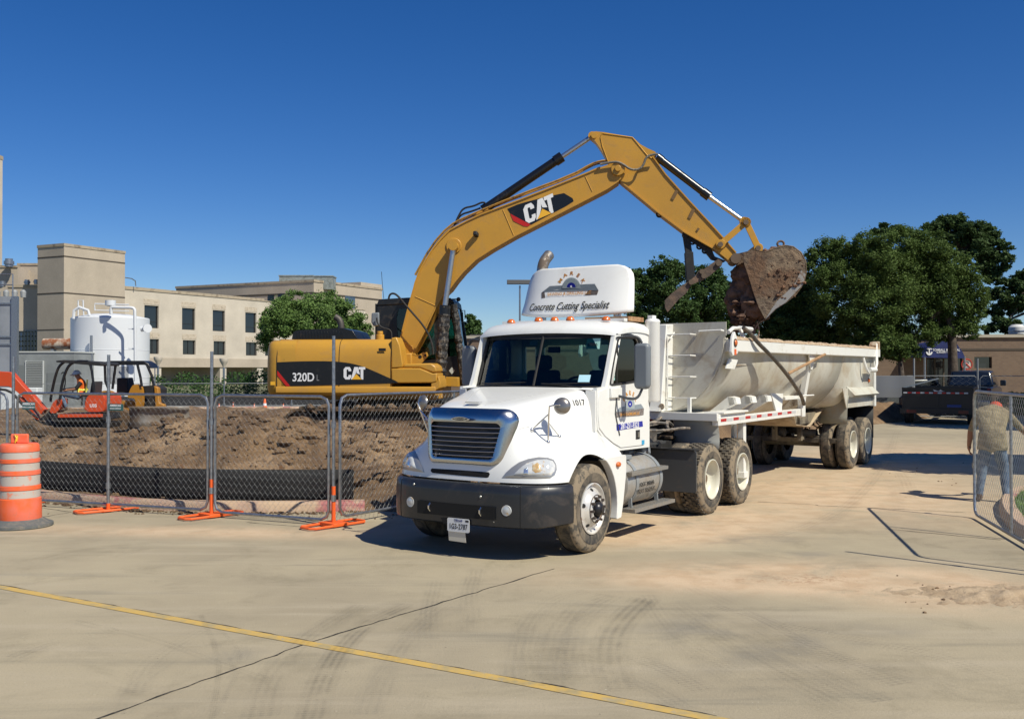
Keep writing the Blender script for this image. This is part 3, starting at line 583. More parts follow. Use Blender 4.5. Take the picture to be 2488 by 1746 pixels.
# ---- chassis
b = MB()
for s in (1, -1):
    b.box((-5.7, s*.43-.04, .80), (.78, s*.43+.04, 1.06))
for u in (-.9,-1.9,-2.9,-3.73,-4.4,-5.05,-5.6): b.box((u-.05,-.43,.84), (u+.05,.43,1.0))
for u in DRIVE: b.cyl((u,-.9,.52), (u,.9,.52), .085, 12); b.sphere((u,.02,.54), .24, 14, 10)
b.cyl((0,-1.0,.5), (0,1.0,.5), .06, 8); b.bar((-3.1,0,.72), (-.9,0,.72), .1, .1)
for u in DRIVE:
    for s in (1,-1): b.cyl((u+.2,s*.55,.62), (u+.2,s*.55,.86), .12, 12); b.bar((u-.45,s*.5,.62), (u+.5,s*.5,.66), .1, .08)
b.build('chassis', bmat, tr, bevel=.006)
b = MB(); b.box((-4.95,-.5,1.08), (-3.85,.5,1.13)); b.prism([(-4.0,-.45,1.13),(-4.9,-.45,1.13),(-4.9,-.45,1.2),(-4.3,-.45,1.24)], (0,.9,0)); b.build('fifth_wheel', mat('grease', (.03,.025,.02), .4, dirt=[(MUD, 5, .45, .65)]), tr, bevel=.01)
b = MB(); b.box((-3.1,-.42,1.08), (-2.25,.75,1.115)); 
for k in range(7):
    for j in range(10): b.box((-3.08+.12*k,-.4+.115*j,1.115), (-3.0+.12*k,-.33+.115*j,1.122))
b.build('deck_plate', mat('deck_metal', (.10,.10,.10), .5, .6, dirt=[(MUD, 5, .5, .7)]), tr)
# coiled air lines at the back of the cab and miscellaneous plumbing
for k, (v0, m_, z0) in enumerate(((.1, 'hose_red', 1.5), (-.1, 'hose_blue', 1.5), (.3, 'hose_dark', 1.35))):
    mm = mat(m_, ((.25,.02,.02), (.02,.04,.2), (.03,.03,.03))[k], .4); pts = []
    for i in range(120): q = i/119; pts.append((-2.1-2.1*q+.055*math.cos(i*1.1), v0+.055*math.sin(i*1.1), z0-.55*math.sin(math.pi*q)*.6+.0*q))
    b = MB(); b.tube(pts, .012, 5); b.build('air_line', mm, tr)
rnd = random.Random(21); b = MB()
for k in range(16):
    u0 = -2.2-rnd.random()*1.2; p = [(u0, rnd.uniform(-.3,.85), 1.1+rnd.random()*.18)]
    for j in range(4): q = p[-1]; p.append((q[0]-rnd.uniform(.1,.3), q[1]+rnd.uniform(-.18,.18), max(1.1, min(1.42, q[2]+rnd.uniform(-.12,.14)))))
    b.tube(smooth_open(p, 2), .018+.01*rnd.random(), 6)
b.box((-2.9,.35,1.12), (-2.5,.7,1.3)); b.cyl((-2.35,.5,1.14), (-2.35,.5,1.36), .09, 12); b.box((-2.32,-.2,1.12), (-2.1,.3,1.4))
b.build('plumbing', mat('hose_muddy', (.06,.055,.05), .6, dirt=[((.3,.25,.2), 6, .45, .6)]), tr)
# ---- hood
def mirror_rows(rows): return rows
CT = [
 (.88, [(1.02,0),(1.01,.35),(.98,.65),(.90,.92),(.76,1.10),(.55,1.18),(.2,1.20),(-.3,1.20),(-.6,1.19),(-.93,1.16)]),
 (.98, [(1.01,0),(1.0,.35),(.97,.64),(.885,.91),(.745,1.09),(.54,1.175),(.2,1.195),(-.3,1.195),(-.6,1.18),(-.95,1.14)]),
 (1.10, [(.985,0),(.975,.35),(.945,.62),(.84,.87),(.70,1.05),(.5,1.14),(.2,1.18),(-.3,1.175),(-.6,1.14),(-.97,1.09)]),
 (1.20, [(.97,0),(.96,.35),(.92,.60),(.79,.79),(.63,.94),(.45,1.03),(.2,1.09),(-.3,1.10),(-.55,1.07),(-.86,1.05)]),
 (1.30, [(.95,0),(.94,.35),(.89,.59),(.74,.72),(.56,.83),(.38,.90),(.15,.95),(-.25,1.0),(-.42,1.02),(-.64,1.035)]),
 (1.42, [(.93,0),(.92,.35),(.87,.58),(.70,.68),(.5,.755),(.3,.81),(.1,.86),(-.2,.93),(-.32,.965),(-.43,1.0)]),
 (1.56, [(.90,0),(.89,.35),(.84,.57),(.67,.655),(.48,.725),(.28,.785),(.08,.84),(-.15,.905),(-.28,.945),(-.40,.985)]),
 (1.66, [(.87,0),(.86,.34),(.81,.54),(.64,.625),(.465,.70),(.27,.76),(.07,.815),(-.15,.885),(-.28,.93),(-.39,.97)])]
rows = [[Vector((u-(.05 if 1.12 < w < 1.6 and v < .45 else 0), v, w)) for u, v in c_] for w, c_ in CT]
rows.append([Vector(p) for p in [(.82,0,1.715),(.80,.32,1.712),(.745,.49,1.712),(.60,.575,1.738),(.43,.645,1.768),(.25,.70,1.80),(.05,.755,1.833),(-.15,.835,1.868),(-.28,.88,1.885),(-.385,.925,1.90)]])
rows.append([Vector(p) for p in [(.74,0,1.742),(.72,.25,1.742),(.65,.38,1.75),(.51,.44,1.78),(.35,.48,1.808),(.17,.52,1.84),(0,.56,1.868),(-.17,.62,1.895),(-.29,.66,1.912),(-.38,.70,1.928)]])
rows.append([Vector(p) for p in [(.70,0,1.752),(.69,0,1.754),(.60,0,1.768),(.46,0,1.795),(.32,0,1.822),(.14,0,1.853),(-.02,0,1.88),(-.18,0,1.905),(-.3,0,1.925),(-.38,0,1.94)]])
full = []
for r in rows[:-1]: full.append([Vector((p.x, -p.y, p.z)) for p in reversed(r[1:])]+r)
rc = rows[-1]; full.append([Vector((p.x, -1e-3*0, p.z)) for p in reversed(rc[1:])]+rc)
b = MB(); b.sheet(full); hood = b.build('hood', [white, mat('arch_dark', (.03,.028,.025), .9, dirt=[((.14,.11,.08), 5, .45, .7)])], tr, smooth=60)
bm = bmesh.new(); bm.from_mesh(hood.data); bmesh.ops.remove_doubles(bm, verts=bm.verts, dist=2e-3); bm.to_mesh(hood.data); bm.free()
md = hood.modifiers.new('s', 'SUBSURF'); md.levels = 3; md.render_levels = 3; md.boundary_smooth = 'PRESERVE_CORNERS'
bpy.context.view_layer.update(); dg = bpy.context.evaluated_depsgraph_get(); me = bpy.data.meshes.new_from_object(hood.evaluated_get(dg)); hood.modifiers.clear(); hood.data = me
bm = bmesh.new(); bm.from_mesh(me); be = [e for e in bm.edges if e.is_boundary]; bmesh.ops.holes_fill(bm, edges=be, sides=0); bmesh.ops.triangulate(bm, faces=[f for f in bm.faces if len(f.verts) > 4]); bmesh.ops.recalc_face_normals(bm, faces=bm.faces); bm.to_mesh(me); bm.free()
me.shade_smooth(); me.set_sharp_from_angle(angle=R_(50))
cut = MB(); cut.cyl((0,-1.5,.50), (0,1.5,.50), .655, 64); co = cut.build('cut', MT['arch_dark'], tr)
cut2 = MB(); cut2.box((-1.3,-.6,.4), (.55,.6,1.25)); co2 = cut2.build('cut2', MT['arch_dark'], tr)
cut3 = MB(); cut3.box((-1.4,-1.5,.4), (-.02,1.5,1.085)); co3 = cut3.build('cut3', MT['arch_dark'], tr)
for q in (co, co2, co3):
    md = hood.modifiers.new('b', 'BOOLEAN'); md.object = q; md.operation = 'DIFFERENCE'; md.solver = 'EXACT'; md.material_mode = 'INDEX'
    q.data.materials.clear(); q.data.materials.append(white); q.data.materials.append(MT['arch_dark'])
    for p in q.data.polygons: p.material_index = 1
bpy.context.view_layer.update(); dg = bpy.context.evaluated_depsgraph_get(); me = bpy.data.meshes.new_from_object(hood.evaluated_get(dg)); hood.modifiers.clear(); hood.data = me
for q in (co, co2, co3): bpy.data.objects.remove(q)
me.shade_smooth(); me.set_sharp_from_angle(angle=R_(40))
bvh = BVHTree.FromPolygons([v.co.copy() for v in me.vertices], [tuple(p.vertices) for p in me.polygons])
Rm = Matrix.Rotation(-TR.ang, 3, 'Z')
def onhood(r, x, y, off=.004, bv=None):
    o_ = Rm @ (Vector((0,0,HC))-TR.o); d = Rm @ ray(r, x, y); h = (bv or bvh).ray_cast(o_, d)
    if h[0] is None: return None
    return h[0]+h[1]*off*(1 if h[1].dot(d) < 0 else -1)
def dense(pts, k):
    o = []
    for i in range(len(pts)):
        a, c = pts[i], pts[(i+1) % len(pts)]
        for j in range(k): o.append((a[0]+(c[0]-a[0])*j/k, a[1]+(c[1]-a[1])*j/k))
    return o
def decal_grid(name, r, poly, m, parent, off=.008, n=14, bv=None, th=0, mirror=False):
    """a panel that follows the bodywork: rays over a grid inside the outline"""
    xs = [p[0] for p in poly]; ys = [p[1] for p in poly]; cx, cy = sum(xs)/len(xs), sum(ys)/len(ys); rings = []
    for k in range(7):
        f = k/6; o2 = off if k < 6 else 0
        ring = [onhood(r, cx+(x-cx)*min(1, .02+f*.98), cy+(y-cy)*min(1, .02+f*.98), off*(1-(f**6)*.8), bv) for x, y in poly]
        if any(p is None for p in ring): continue
        rings.append(ring+[ring[0]])
    last = [p for p in rings[-1]]; b = MB(); b.sheet(rings); K = len(poly)
    o = b.build(name, m, parent, smooth=50)
    out = [o]
    if mirror:
        b = MB(); b.sheet([[Vector((p.x, -p.y, p.z)) for p in rg] for rg in rings]); out.append(b.build(name, m, parent, smooth=50))
    return out
# head lights: chrome bezel, lens with lamps behind
lensM = mat('lens', (.55,.57,.58), .08, .1, spec=1., var=[((.75,.74,.70), 9, .45, .6), ((.55,.36,.16), 14, .58, .68)])
bez = [(1000,825),(1035,780),(1085,735),(1150,690),(1230,660),(1320,645),(1400,650),(1450,668),(1475,710),(1478,755),(1460,800),(1420,828),(1300,832),(1150,830)]
len_ = [(1088,805),(1125,765),(1170,725),(1230,692),(1310,670),(1390,664),(1440,680),(1462,715),(1458,765),(1430,805),(1330,815),(1200,812)]
decal_grid('headlight_bezel', 'F', dense(bez, 3), mat('bezel_grey', (.40,.40,.40), .3, .5), tr, .016, mirror=True)
hl = decal_grid('headlight', 'F', dense(len_, 3), lensM, tr, .034, mirror=True)
sh = [(1255,715),(1310,690),(1345,715),(1350,790),(1290,800),(1250,770)]
decal_grid('headlight_bulb', 'F', dense(sh, 3), mat('bulb', (.72,.45,.18), .15, .3, spec=1, var=((.85,.75,.5), 18, .45, .6)), tr, .040, mirror=True)
decal_grid('headlight_bulb', 'F', dense([(1190,750),(1235,725),(1240,805),(1185,805)], 3), mat('bulb2', (.75,.78,.8), .1, .8), tr, .040, mirror=True)
# grille surround
def ring(us, pts): return [Vector((us(w) if callable(us) else us, v, w)) for v, w in pts]
def trap(ht, hb, w1, w0, r, n=5):
    c = [(hb-r,w0+r,-90,hb,w0),(ht-r,w1-r,0,ht,w1),(-ht+r,w1-r,90,-ht,w1),(-hb+r,w0+r,180,-hb,w0)]; o = []
    for cx, cy, a0, _, _ in c:
        for k in range(n+1): a = R_(a0+90*k/n); o.append((cx+r*math.cos(a), cy+r*math.sin(a)))
    return o
uf = lambda w, o=0: .965-(w-1.05)*.10+o
O_ = trap(.635,.56,1.705,1.045,.14); M_ = trap(.60,.53,1.655,1.065,.12); M2 = trap(.55,.49,1.615,1.085,.10); I_ = trap(.495,.435,1.545,1.13,.06)
bulge = lambda v, k: -k*(abs(v)/.6)**3
gr = [[Vector((uf(w, o)+bulge(v, .14), v, w)) for v, w in L_] for L_, o in ((O_,.0),(O_,.045),(M_,.085),(M2,.10),(I_,.085),(I_,.02))]
b = MB(); b.sheet([g+[g[0]] for g in gr]); gsur = b.build('grille_surround', mat('surround_chrome', (.52,.53,.55), .2, 1., dirt=[((.3,.26,.2), 4, .5, .85, .4)]), tr, smooth=50)
b = MB(); b.sheet([[Vector((uf(1.13+(1.545-1.13)*k, .03)+bulge(v, .14), v, 1.13+(1.545-1.13)*k)) for k in (0,.5,1)] for v in [x*.055-.495 for x in range(19)]]); b.build('grille_mesh', mat('grille_dark', (.006,.006,.008), .5), tr)
for k in range(7):
    w = 1.165+k*.054; hw = .45+(w-1.13)*.13
    b = MB(); pts = [Vector((uf(w,.082)+bulge(v,.14), v, w)) for v in [hw*(j/8-1) for j in range(17)]]
    b.tube(pts, .0065, 8); b.build('grille_bar', mat('bar_chrome', (.42,.43,.46), .3, 1.), gsur)
b = MB(); b.lathe([(0,.0),(.10,.0)], n=4); b = MB()
el = [(.115*math.cos(a)*(1 if abs(math.cos(a)) < .9 else 1.15), .03*math.sin(a)) for a in [k*math.pi/12 for k in range(24)]]
b.prism([Vector((uf(1.58,.10), v, 1.585+w)) for v, w in el], (.016,0,0)); bd = b.build('badge', chrome, tr, bevel=.004)
b = MB(); b.prism([Vector((uf(1.58,.117), v*.78, 1.585+w*.62)) for v, w in el], (.003,0,0)); b.build('badge_plate', blk, bd)
text('badge_lettering', 'FREIGHTLINER', chrome, bd, (uf(1.58,.122),0,1.585), (0,1,0), (0,0,1), .028, bold=.01, space=.9)
decal_grid('air_slot', 'F', dense([(382,750),(395,742),(640,757),(885,775),(897,790),(885,818),(870,824),(640,805),(400,782),(383,770)], 4), mat('slot_black', (.004,.004,.004), .8), tr, .006)
b = MB(); b.box((.70,-.10,1.765), (.78,.09,1.775), M=Matrix.Rotation(R_(0),4,'Y')); b.build('hood_ornament', chrome, tr)
for s in (1,-1):
    ps = [onhood('E', x, y, .001) for x, y in ((596,1372),(625,1330),(665,1290),(705,1258),(742,1232))]; b = MB(); b.tube([Vector((p.x,abs(p.y)*s if s < 0 else abs(p.y),p.z)) for p in ps], .003, 4); b.build('hood_seam', mat('seam_grey', (.35,.35,.34), .6), hood)
    ps = [onhood('F', x, y, .001) for x, y in ((1085,412),(1160,398),(1240,380))]; b = MB(); b.tube([Vector((p.x,abs(p.y)*s,p.z)) for p in ps], .003, 4); b.build('hood_seam', MT['seam_grey'], hood)
# ---- bumper
def bsec(u_, w0=.37, w1=.86): pass
BP = [(1.12,0),(1.118,.3),(1.10,.6),(1.05,.82),(.96,.98),(.84,1.10),(.70,1.19),(.54,1.235)]
full_p = [(u, -v) for u, v in reversed(BP[1:])]+BP; full_p = [(p.x, p.y) for p in smooth_open([Vector((u, v, 0)) for u, v in full_p], 2)]
zs = [(.40,-.10),(.385,-.03),(.40,-.005),(.50,.0),(.62,.0),(.76,-.004),(.83,-.012),(.855,-.04),(.86,-.12)]
b = MB(); rows = []
for i, (u, v) in enumerate(full_p):
    a = full_p[max(i-1,0)]; c = full_p[min(i+1,len(full_p)-1)]; t_ = Vector((c[0]-a[0], c[1]-a[1])).normalized(); n_ = Vector((t_.y, -t_.x))
    tap = max(0, (abs(v)-1.0)/.24)
    rows.append([Vector((u+n_.x*o_, v+n_.y*o_, z+ (.03*tap if z < .5 else 0))) for z, o_ in zs])
b.sheet(rows); bump_o = b.build('bumper', mat('bumper_grey', (.018,.020,.024), .36, dirt=[((.16,.12,.09), 2.5, .52, .8, .45)], coat=.2), tr, smooth=50, solid=.008)
for vv in (-.87,.85):
    rw_ = min(rows, key=lambda r: abs(r[3].y-vv)); b = MB(); b.tube([p+Vector((.005,0,0)) for p in rw_], .004, 4); b.build('bumper_seam', MT['slot_black'], bump_o)
b = MB(); plate(b, [(1.125,-.545,.47),(1.125,.545,.47),(1.125,.545,.62),(1.125,-.545,.62)], [], (.004,0,0)); b.build('bumper_opening', MT['slot_black'], bump_o)
b = MB(); plate(b, [(1.127,-.16,.37),(1.127,.12,.37),(1.127,.12,.44),(1.127,-.2,.44)], [], (.002,0,0)); b.build('bumper_notch', MT['slot_black'], bump_o)
for v in (-.68,.68):
    u_ = 1.088; b = MB(); b.lathe([(0,.012),(.035,.010),(.048,.004),(.058,.006),(.062,-.01)], c=(u_,v,.585), ax=(1,.18*v,0), n=24); b.build('fog_light', lensM, tr)
for v in (-.36,.36): b = MB(); b.tube([(1.12,v,.60),(1.15,v,.57),(1.15,v,.54),(1.12,v,.51)], .012, 8); b.build('tow_hook', chrome, tr)
for v, w in ((-.62,.80),(.35,.72),(.52,.45)): b = MB(); b.lathe([(0,.008),(.012,.006),(.016,0)], c=(1.118-(.02 if abs(v)>.5 else 0),v,w), ax=(1,0,0), n=10); b.build('bumper_bolt', alu, bump_o)
pl = MB(); plate(pl, trap_ := [(1.14, v, w) for v, w in trap(.155,.155,.455,.30,.02)], [], (.004,0,0)); lp = pl.build('licence_plate', mat('plate_white', (.75,.76,.76), .4), tr)
pl = MB(); plate(pl, [(1.13,-.08,.19),(1.13,.16,.185),(1.134,.15,.32),(1.134,-.09,.32)], [], (.003,0,0)); pl.build('plate_backing', mat('backing_cream', (.62,.58,.48), .6), tr)
for o in (lp,): o.rotation_euler = (R_(0),0,0); o.location = (0,.06,0)
text('plate_number', '1G3-2787', txB, lp, (1.1455,0,.36), (0,1,0), (0,0,1), .085, bold=.012, sx=.72, space=1.05)
text('plate_state', 'TEXAS', mat('plate_blue', (.02,.03,.15), .5), lp, (1.1455,0,.43), (0,1,0), (0,0,1), .036, bold=.012, sx=1.1)
b = MB(); plate(b, [(1.1445,.10,.42),(1.1445,.145,.42),(1.1445,.145,.442),(1.1445,.10,.442)], [], (.001,0,0)); b.build('plate_sticker', txB, lp)
# ---- cab shell
CV = 1.03
def s3(pts, v): return [Vector((u, v, w)) for u, w in pts]
side = [(-.41,1.93),(-.40,1.80),(-.405,1.60),(-.43,1.42),(-.56,1.32),(-.78,1.22),(-1.0,1.125),(-1.3,1.12),(-1.93,1.11),(-1.93,2.50),(-1.92,2.66),(-1.2,2.66),(-.96,2.645),(-.90,2.60),(-.80,2.36),(-.68,2.06),(-.62,1.945)]
win = [(-.80,1.965),(-.74,1.975),(-.80,2.15),(-.93,2.47),(-.98,2.55),(-1.03,2.565),(-1.52,2.57),(-1.585,2.53),(-1.60,2.46),(-1.60,2.12),(-1.58,2.04),(-1.52,2.005),(-1.2,1.985)]
def in2(pts, w): return pts
for s in (1, -1):
    b = MB(); plate(b, s3(side, CV*s), [s3(win, CV*s)], (0,-.05*s,0)); b.build('cab_side', white, tr, smooth=30)
    b = MB(); plate(b, s3([(-.73,1.955)]+win[2:-1]+[(-1.2,1.975)], (CV-.02)*s), [], (0,-.005*s,0)) if False else plate(b, s3(win, (CV-.02)*s), [], (0,-.006*s,0)); b.build('door_window', glassD, tr, smooth=0)
    # door: outline seam and raised skin
    door = [(-.44,1.88),(-.43,1.60),(-.46,1.44),(-.62,1.33),(-.84,1.23),(-1.05,1.16),(-1.70,1.15),(-1.72,2.58),(-1.64,2.615),(-1.02,2.615),(-.95,2.59),(-.70,2.0),(-.66,1.93)]
    b = MB(); plate(b, s3(door, (CV+.0)*s), [s3(win, (CV+.0)*s)], (0,.010*s,0)); dr = b.build('door', white, tr, smooth=30, bevel=.006)
    b = MB(); wf = s3(win, (CV+.012)*s); b.tube(wf, .014, 6, closed=True); b.tube([(-.93,(CV+.008)*s,1.98),(-.96,(CV+.008)*s,2.53)], .012, 6); b.build('window_seal', bmat, dr)
    b = MB(); plate(b, s3([(-1.48,1.24),(-1.60,1.24),(-1.60,1.36),(-1.48,1.36)], (CV+.0105)*s), [], (0,.004*s,0)); hd = b.build('door_handle', bmat, dr)
    b = MB(); b.box((-1.565,min(CV*s+.015*s,CV*s+.028*s),1.265), (-1.515,max(CV*s+.015*s,CV*s+.028*s),1.335)); b.build('latch', chrome, hd)
# roof
rr = []
us = [(-.90,2.615,.0),(-.915,2.66,.0),(-.96,2.715,.0),(-1.05,2.765,0),(-1.2,2.795,0),(-1.5,2.81,0),(-1.80,2.80,0),(-1.91,2.775,0),(-1.94,2.70,0),(-1.94,2.6,0)]
def roofrow(u, w):
    o = []
    for v, dz in ((-1.045,-.16),(-1.045,-.10),(-1.02,-.045),(-.95,-.015),(-.7,0),(-.35,.012),(0,.016),(.35,.012),(.7,0),(.95,-.015),(1.02,-.045),(1.045,-.10),(1.045,-.16)):
        du = .17*(1-(abs(v)/1.045)**2.4) if u > -1.3 else 0; ww = max(w+dz, 2.60 if u < -.95 else w-.03) if abs(v) > .9 else w+dz
        o.append(Vector((u+du, v, ww)))
    return o
b = MB(); b.sheet([roofrow(u, w) for u, w, _ in us]); ro = b.build('roof', white, tr, smooth=60); md = ro.modifiers.new('s', 'SUBSURF'); md.levels = 2; md.render_levels = 2
# inner liner so that the roof is closed
b = MB(); b.box((-1.9,-1.0,2.60), (-1.0,1.0,2.62)); b.build('headliner', mat('interior_grey', (.10,.10,.10), .8), tr)
# windshield
def wsrow(t):
    bo = [(-.74,-.965),(-.63,-.80),(-.53,-.5),(-.485,0),(-.53,.5),(-.63,.80),(-.74,.965)]; to = [(-1.0,-.945),(-.895,-.78),(-.80,-.5),(-.765,0),(-.80,.5),(-.895,.78),(-1.0,.945)]
    bo = smooth_open([Vector((u, v, 1.925)) for u, v in bo], 2); to = smooth_open([Vector((u, v, 2.625)) for u, v in to], 2)
    return [a.lerp(c_, t) for a, c_ in zip(bo, to)]
rowsW = [wsrow(k/6) for k in range(7)]
b = MB(); b.sheet(rowsW); b.build('windshield', glassT, tr, smooth=60)
b = MB(); bdr = rowsW[0]+[r[-1] for r in rowsW[1:-1]]+list(reversed(rowsW[-1]))+[r[0] for r in reversed(rowsW[1:-1])]; b.tube([p+Vector((.006,0,0)) for p in bdr], .026, 6, closed=True)
mid = len(rowsW[0])//2; b.tube([r[mid]+Vector((.004,0,0)) for r in rowsW], .017, 6); 
b.sheet([[p+Vector((.008,0,0)) for p in wsrow(t)] for t in (.90,.94,1.0)]); b.build('windshield_gasket', bmat, tr)
for s in (.42,-.5):
    b = MB(); b.tube([(-.50,s+.35,1.935),(-.515,s,1.965),(-.525,s-.25,1.975)], .010, 6); b.tube([(-.50,s-.1,1.975),(-.53,s+.45,1.99)], .008, 5); b.build('wiper', bmat, tr)
# A pillars and cowl
for s in (1,-1):
    b = MB(); b.sheet([[Vector((-.735-.262*t, .955*s-.0*t, 1.92+.71*t)) , Vector((-.76-.262*t, 1.005*s, 1.92+.71*t)), Vector((-.80-.262*t, 1.04*s, 1.92+.71*t))] for t in (0,.5,1)]); b.build('a_pillar', white, tr, solid=.02)
b = MB(); b.sheet([[Vector((-.37, v, 1.93-.02*(abs(v)/.95)**2)) for v in (-.96,-.5,0,.5,.96)], [Vector((u, v, 1.925)) for u, v in ((-.74,-.97),(-.54,-.5),(-.49,0),(-.54,.5),(-.74,.97))]]); b.build('cowl', white, tr, solid=.01)
for s in (1,-1):
    b = MB(); b.prism([Vector((-.36,s*.90,1.90)),Vector((-.385,s*1.02,1.90)),Vector((-.82,s*1.02,1.93)),Vector((-.74,s*.95,1.935))], (0,0,-.5)); b.build('cowl_side', white, tr)
# back wall with window, floor, interior
bk = [(-1.02,1.11),(1.02,1.11),(1.03,2.64),(-1.03,2.64)]; rw = [(-.62,2.02),(.62,2.02),(.62,2.46),(.55,2.50),(-.55,2.50),(-.62,2.46)]; q1 = [(.74,2.1),(.93,2.1),(.93,2.48),(.74,2.48)]; q2 = [(-v, w) for v, w in reversed(q1)]
b = MB(); plate(b, [(-1.93,v,w) for v, w in bk], [[(-1.93,v,w) for v, w in h] for h in (rw, q1, q2)], (.03,0,0)); b.build('cab_back', white, tr, smooth=30)
b = MB(); plate(b, [(-1.915,v,w) for v, w in rw], [], (.004,0,0)); b.build('rear_window', glassC, tr, smooth=0)
inM = mat('interior_dark', (.035,.036,.038), .8)
b = MB(); b.box((-1.9,-1.0,1.10), (-.42,1.0,1.14)); b.box((-.86,-.97,1.55), (-.60,.97,1.90)); b.box((-1.88,-.99,1.14), (-1.86,.99,2.0)); b.build('dashboard', inM, tr, bevel=.03)
for v in (.50,-.50):
    b = MB(); b.box((-1.65,v-.26,1.40), (-1.1,v+.26,1.58)); b.box((-1.78,v-.25,1.55), (-1.62,v+.25,2.15)); b.box((-1.76,v-.13,2.15), (-1.66,v+.13,2.36)); b.build('seat', inM, tr, bevel=.05)
b = MB(); b.tube([Vector((-.98+.10*math.sin(a), .50+.23*math.cos(a), 1.86+.20*math.sin(a))) for a in [k*math.pi/12 for k in range(24)]], .016, 6, closed=True); b.bar((-.98,.30,1.86), (-.98,.70,1.86), .03, .02); b.bar((-.98,.5,1.86), (-.8,.5,1.74), .05, .05); b.build('steering_wheel', inM, tr)
b = MB(); b.box((-.78,.55,1.903), (-.62,.90,1.908)); b.box((-.70,-.05,1.903), (-.58,.22,1.907)); b.box((-.76,-.85,1.903), (-.62,-.3,1.907)); b.build('papers', mat('paper', (.7,.72,.68), .7), tr)
b = MB(); b.box((-1.10,-.04,2.38), (-1.05,.12,2.46)); b.build('rear_view_mirror', inM, tr)
# permits stuck on the glass
b = MB(); rgt = wsrow(.86); q = [(-.915,.66,2.42),(-.945,.84,2.42),(-.975,.84,2.555),(-.943,.66,2.555)]; b.add([Vector(p)+Vector((.10,0,0)) for p in q], [(0,1,2,3)]); b.build('permit_sticker', teal, tr, smooth=0, solid=.002)
text('permit_number', '67096', txB, tr, (-.93+.108,.75,2.475), (-.16,1,0), (-.1,0,.5), .055, bold=.02)
b = MB(); b.box((-.92,CV-.02,2.02), (-.78,CV-.012,2.16)) ; b.build('permit_sticker', teal, tr)
text('permit_number', '67096', txB, tr, (-.85,CV-.008,2.07), (-1,0,0), (0,0,1), .045, bold=.02)
b = MB(); q = [(-.625,.67,2.0),(-.69,.80,2.0),(-.73,.80,2.09),(-.665,.67,2.09)]; b.add([Vector(p)+Vector((.045,0,0)) for p in q], [(0,1,2,3)]); b.build('permit_sticker', mat('sticker_blue', (.4,.65,.75), .5), tr, smooth=0, solid=.002)
b = MB(); q = [(-.93,-.05,2.48),(-.93,-.17,2.48),(-.962,-.17,2.56),(-.962,-.05,2.56)]; b.add([Vector(p)+Vector((.15,0,0)) for p in q], [(0,1,2,3)]); b.build('inspection_sticker', txG, tr, smooth=0, solid=.002)
# roof lamps
for v in (.80,.27,.03,-.22,-.66,):
    b = MB(); b.lathe([(0,.055),(.03,.05),(.052,.03),(.06,.0)], c=(-1.10,v,2.795 if abs(v) > .6 else 2.808), n=16); b.build('marker_lamp', ambM, tr)
b = MB(); b.box((-1.42,-.95,2.79), (-1.32,.95,2.83)); b.build('roof_bar', white, tr)
b = MB(); b.box((-1.92,.30,2.80), (-1.45,.95,2.86)); b.build('roof_tray', mat('rusty_tray', (.45,.28,.14), .8, dirt=[(RUST, 4, .45, .6)]), tr)
# roof fairing
def fair(u0, w, hv, n=24): 
    return [Vector((u0-.16*(abs(v)/.88)**5, v, w+.05*(abs(v)/.88)**3*(1 if w < 3 else 0))) for v in [hv*(2*k/n-1) for k in range(n+1)]]
lv = [(2.885,.885),(2.93,.882),(3.1,.865),(3.25,.85),(3.38,.835),(3.46,.815),(3.52,.775),(3.565,.70),(3.59,.60)]
rowsF = [fair(-1.58-(w-2.885)*.34-.0, w, hv) for w, hv in lv]
b = MB(); b.sheet(rowsF); fo = b.build('roof_fairing', white, tr, smooth=60, solid=.03)
for v in (-.6,.62): b = MB(); b.prism([Vector((-1.68,v,2.80)),Vector((-1.88,v,2.80)),Vector((-1.82,v,3.3)),Vector((-1.79,v,3.3)),Vector((-1.80,v,2.88)),Vector((-1.66,v,2.95))], (0,.025,0)); b.build('fairing_bracket', white, tr)
FU = lambda w: -1.58-(w-2.885)*.34+.020
def fpt(r, x, y):
    p = TR.at(r, x, y, 'u', -1.68)
    for _ in range(4): p = TR.at(r, x, y, 'u', FU(p.z))
    return p
fxd = Vector((0,1,0)); fyd = Vector((-.34,0,1)).normalized(); fz = fxd.cross(fyd)
p0, p1 = fpt('E', 1135, 530), fpt('E', 1870, 500); wd_ = (p1-p0).length
c_ = (p0+p1)/2+Vector((.006,0,-.0)); fl_t = text('fairing_lettering', 'Concrete Cutting Specialist', txB, fo, c_, fxd, fyd, .160, bold=.010, shear=.3, sx=wd_/1.86)
def conform(o, lift):
    for v_ in o.data.vertices: v_.co.x = -1.58-(v_.co.z-2.885)*.34-.16*(abs(v_.co.y)/.88)**5+.016+lift
    return o
def fpoly(name, pts, m, lift, par=None, r='E'):
    b = MB(); q = [fpt(r, *p)+Vector((lift,0,0)) for p in pts]; plate(b, q, [], (.002,0,0)); return conform(b.build(name, m, par or fo, smooth=0), lift)
conform(fl_t, .012)
fpoly('logo_slab', [(1270,395),(1345,340),(1735,320),(1768,378),(1755,415),(1270,445)], txG2, .004)
fpoly('logo_slab_top', [(1280,392),(1345,340),(1735,320),(1768,375),(1530,385)], txG, .007)
cx, cy = 1535, 350
fpoly('logo_blade', [(cx+80*math.cos(R_(a)), 360-94*math.sin(R_(a))) for a in range(0, 181, 10)], mat('logo_silver', (.42,.47,.48), .4, .2), .010)
fpoly('logo_hub', [(cx+38*math.cos(R_(a)), 350-40*math.sin(R_(a))) for a in range(0, 181, 12)], blueM, .013)
fpoly('logo_hub', [(cx+9*math.cos(R_(a)), 344-10*math.sin(R_(a))) for a in range(0, 360, 40)], txW, .016)
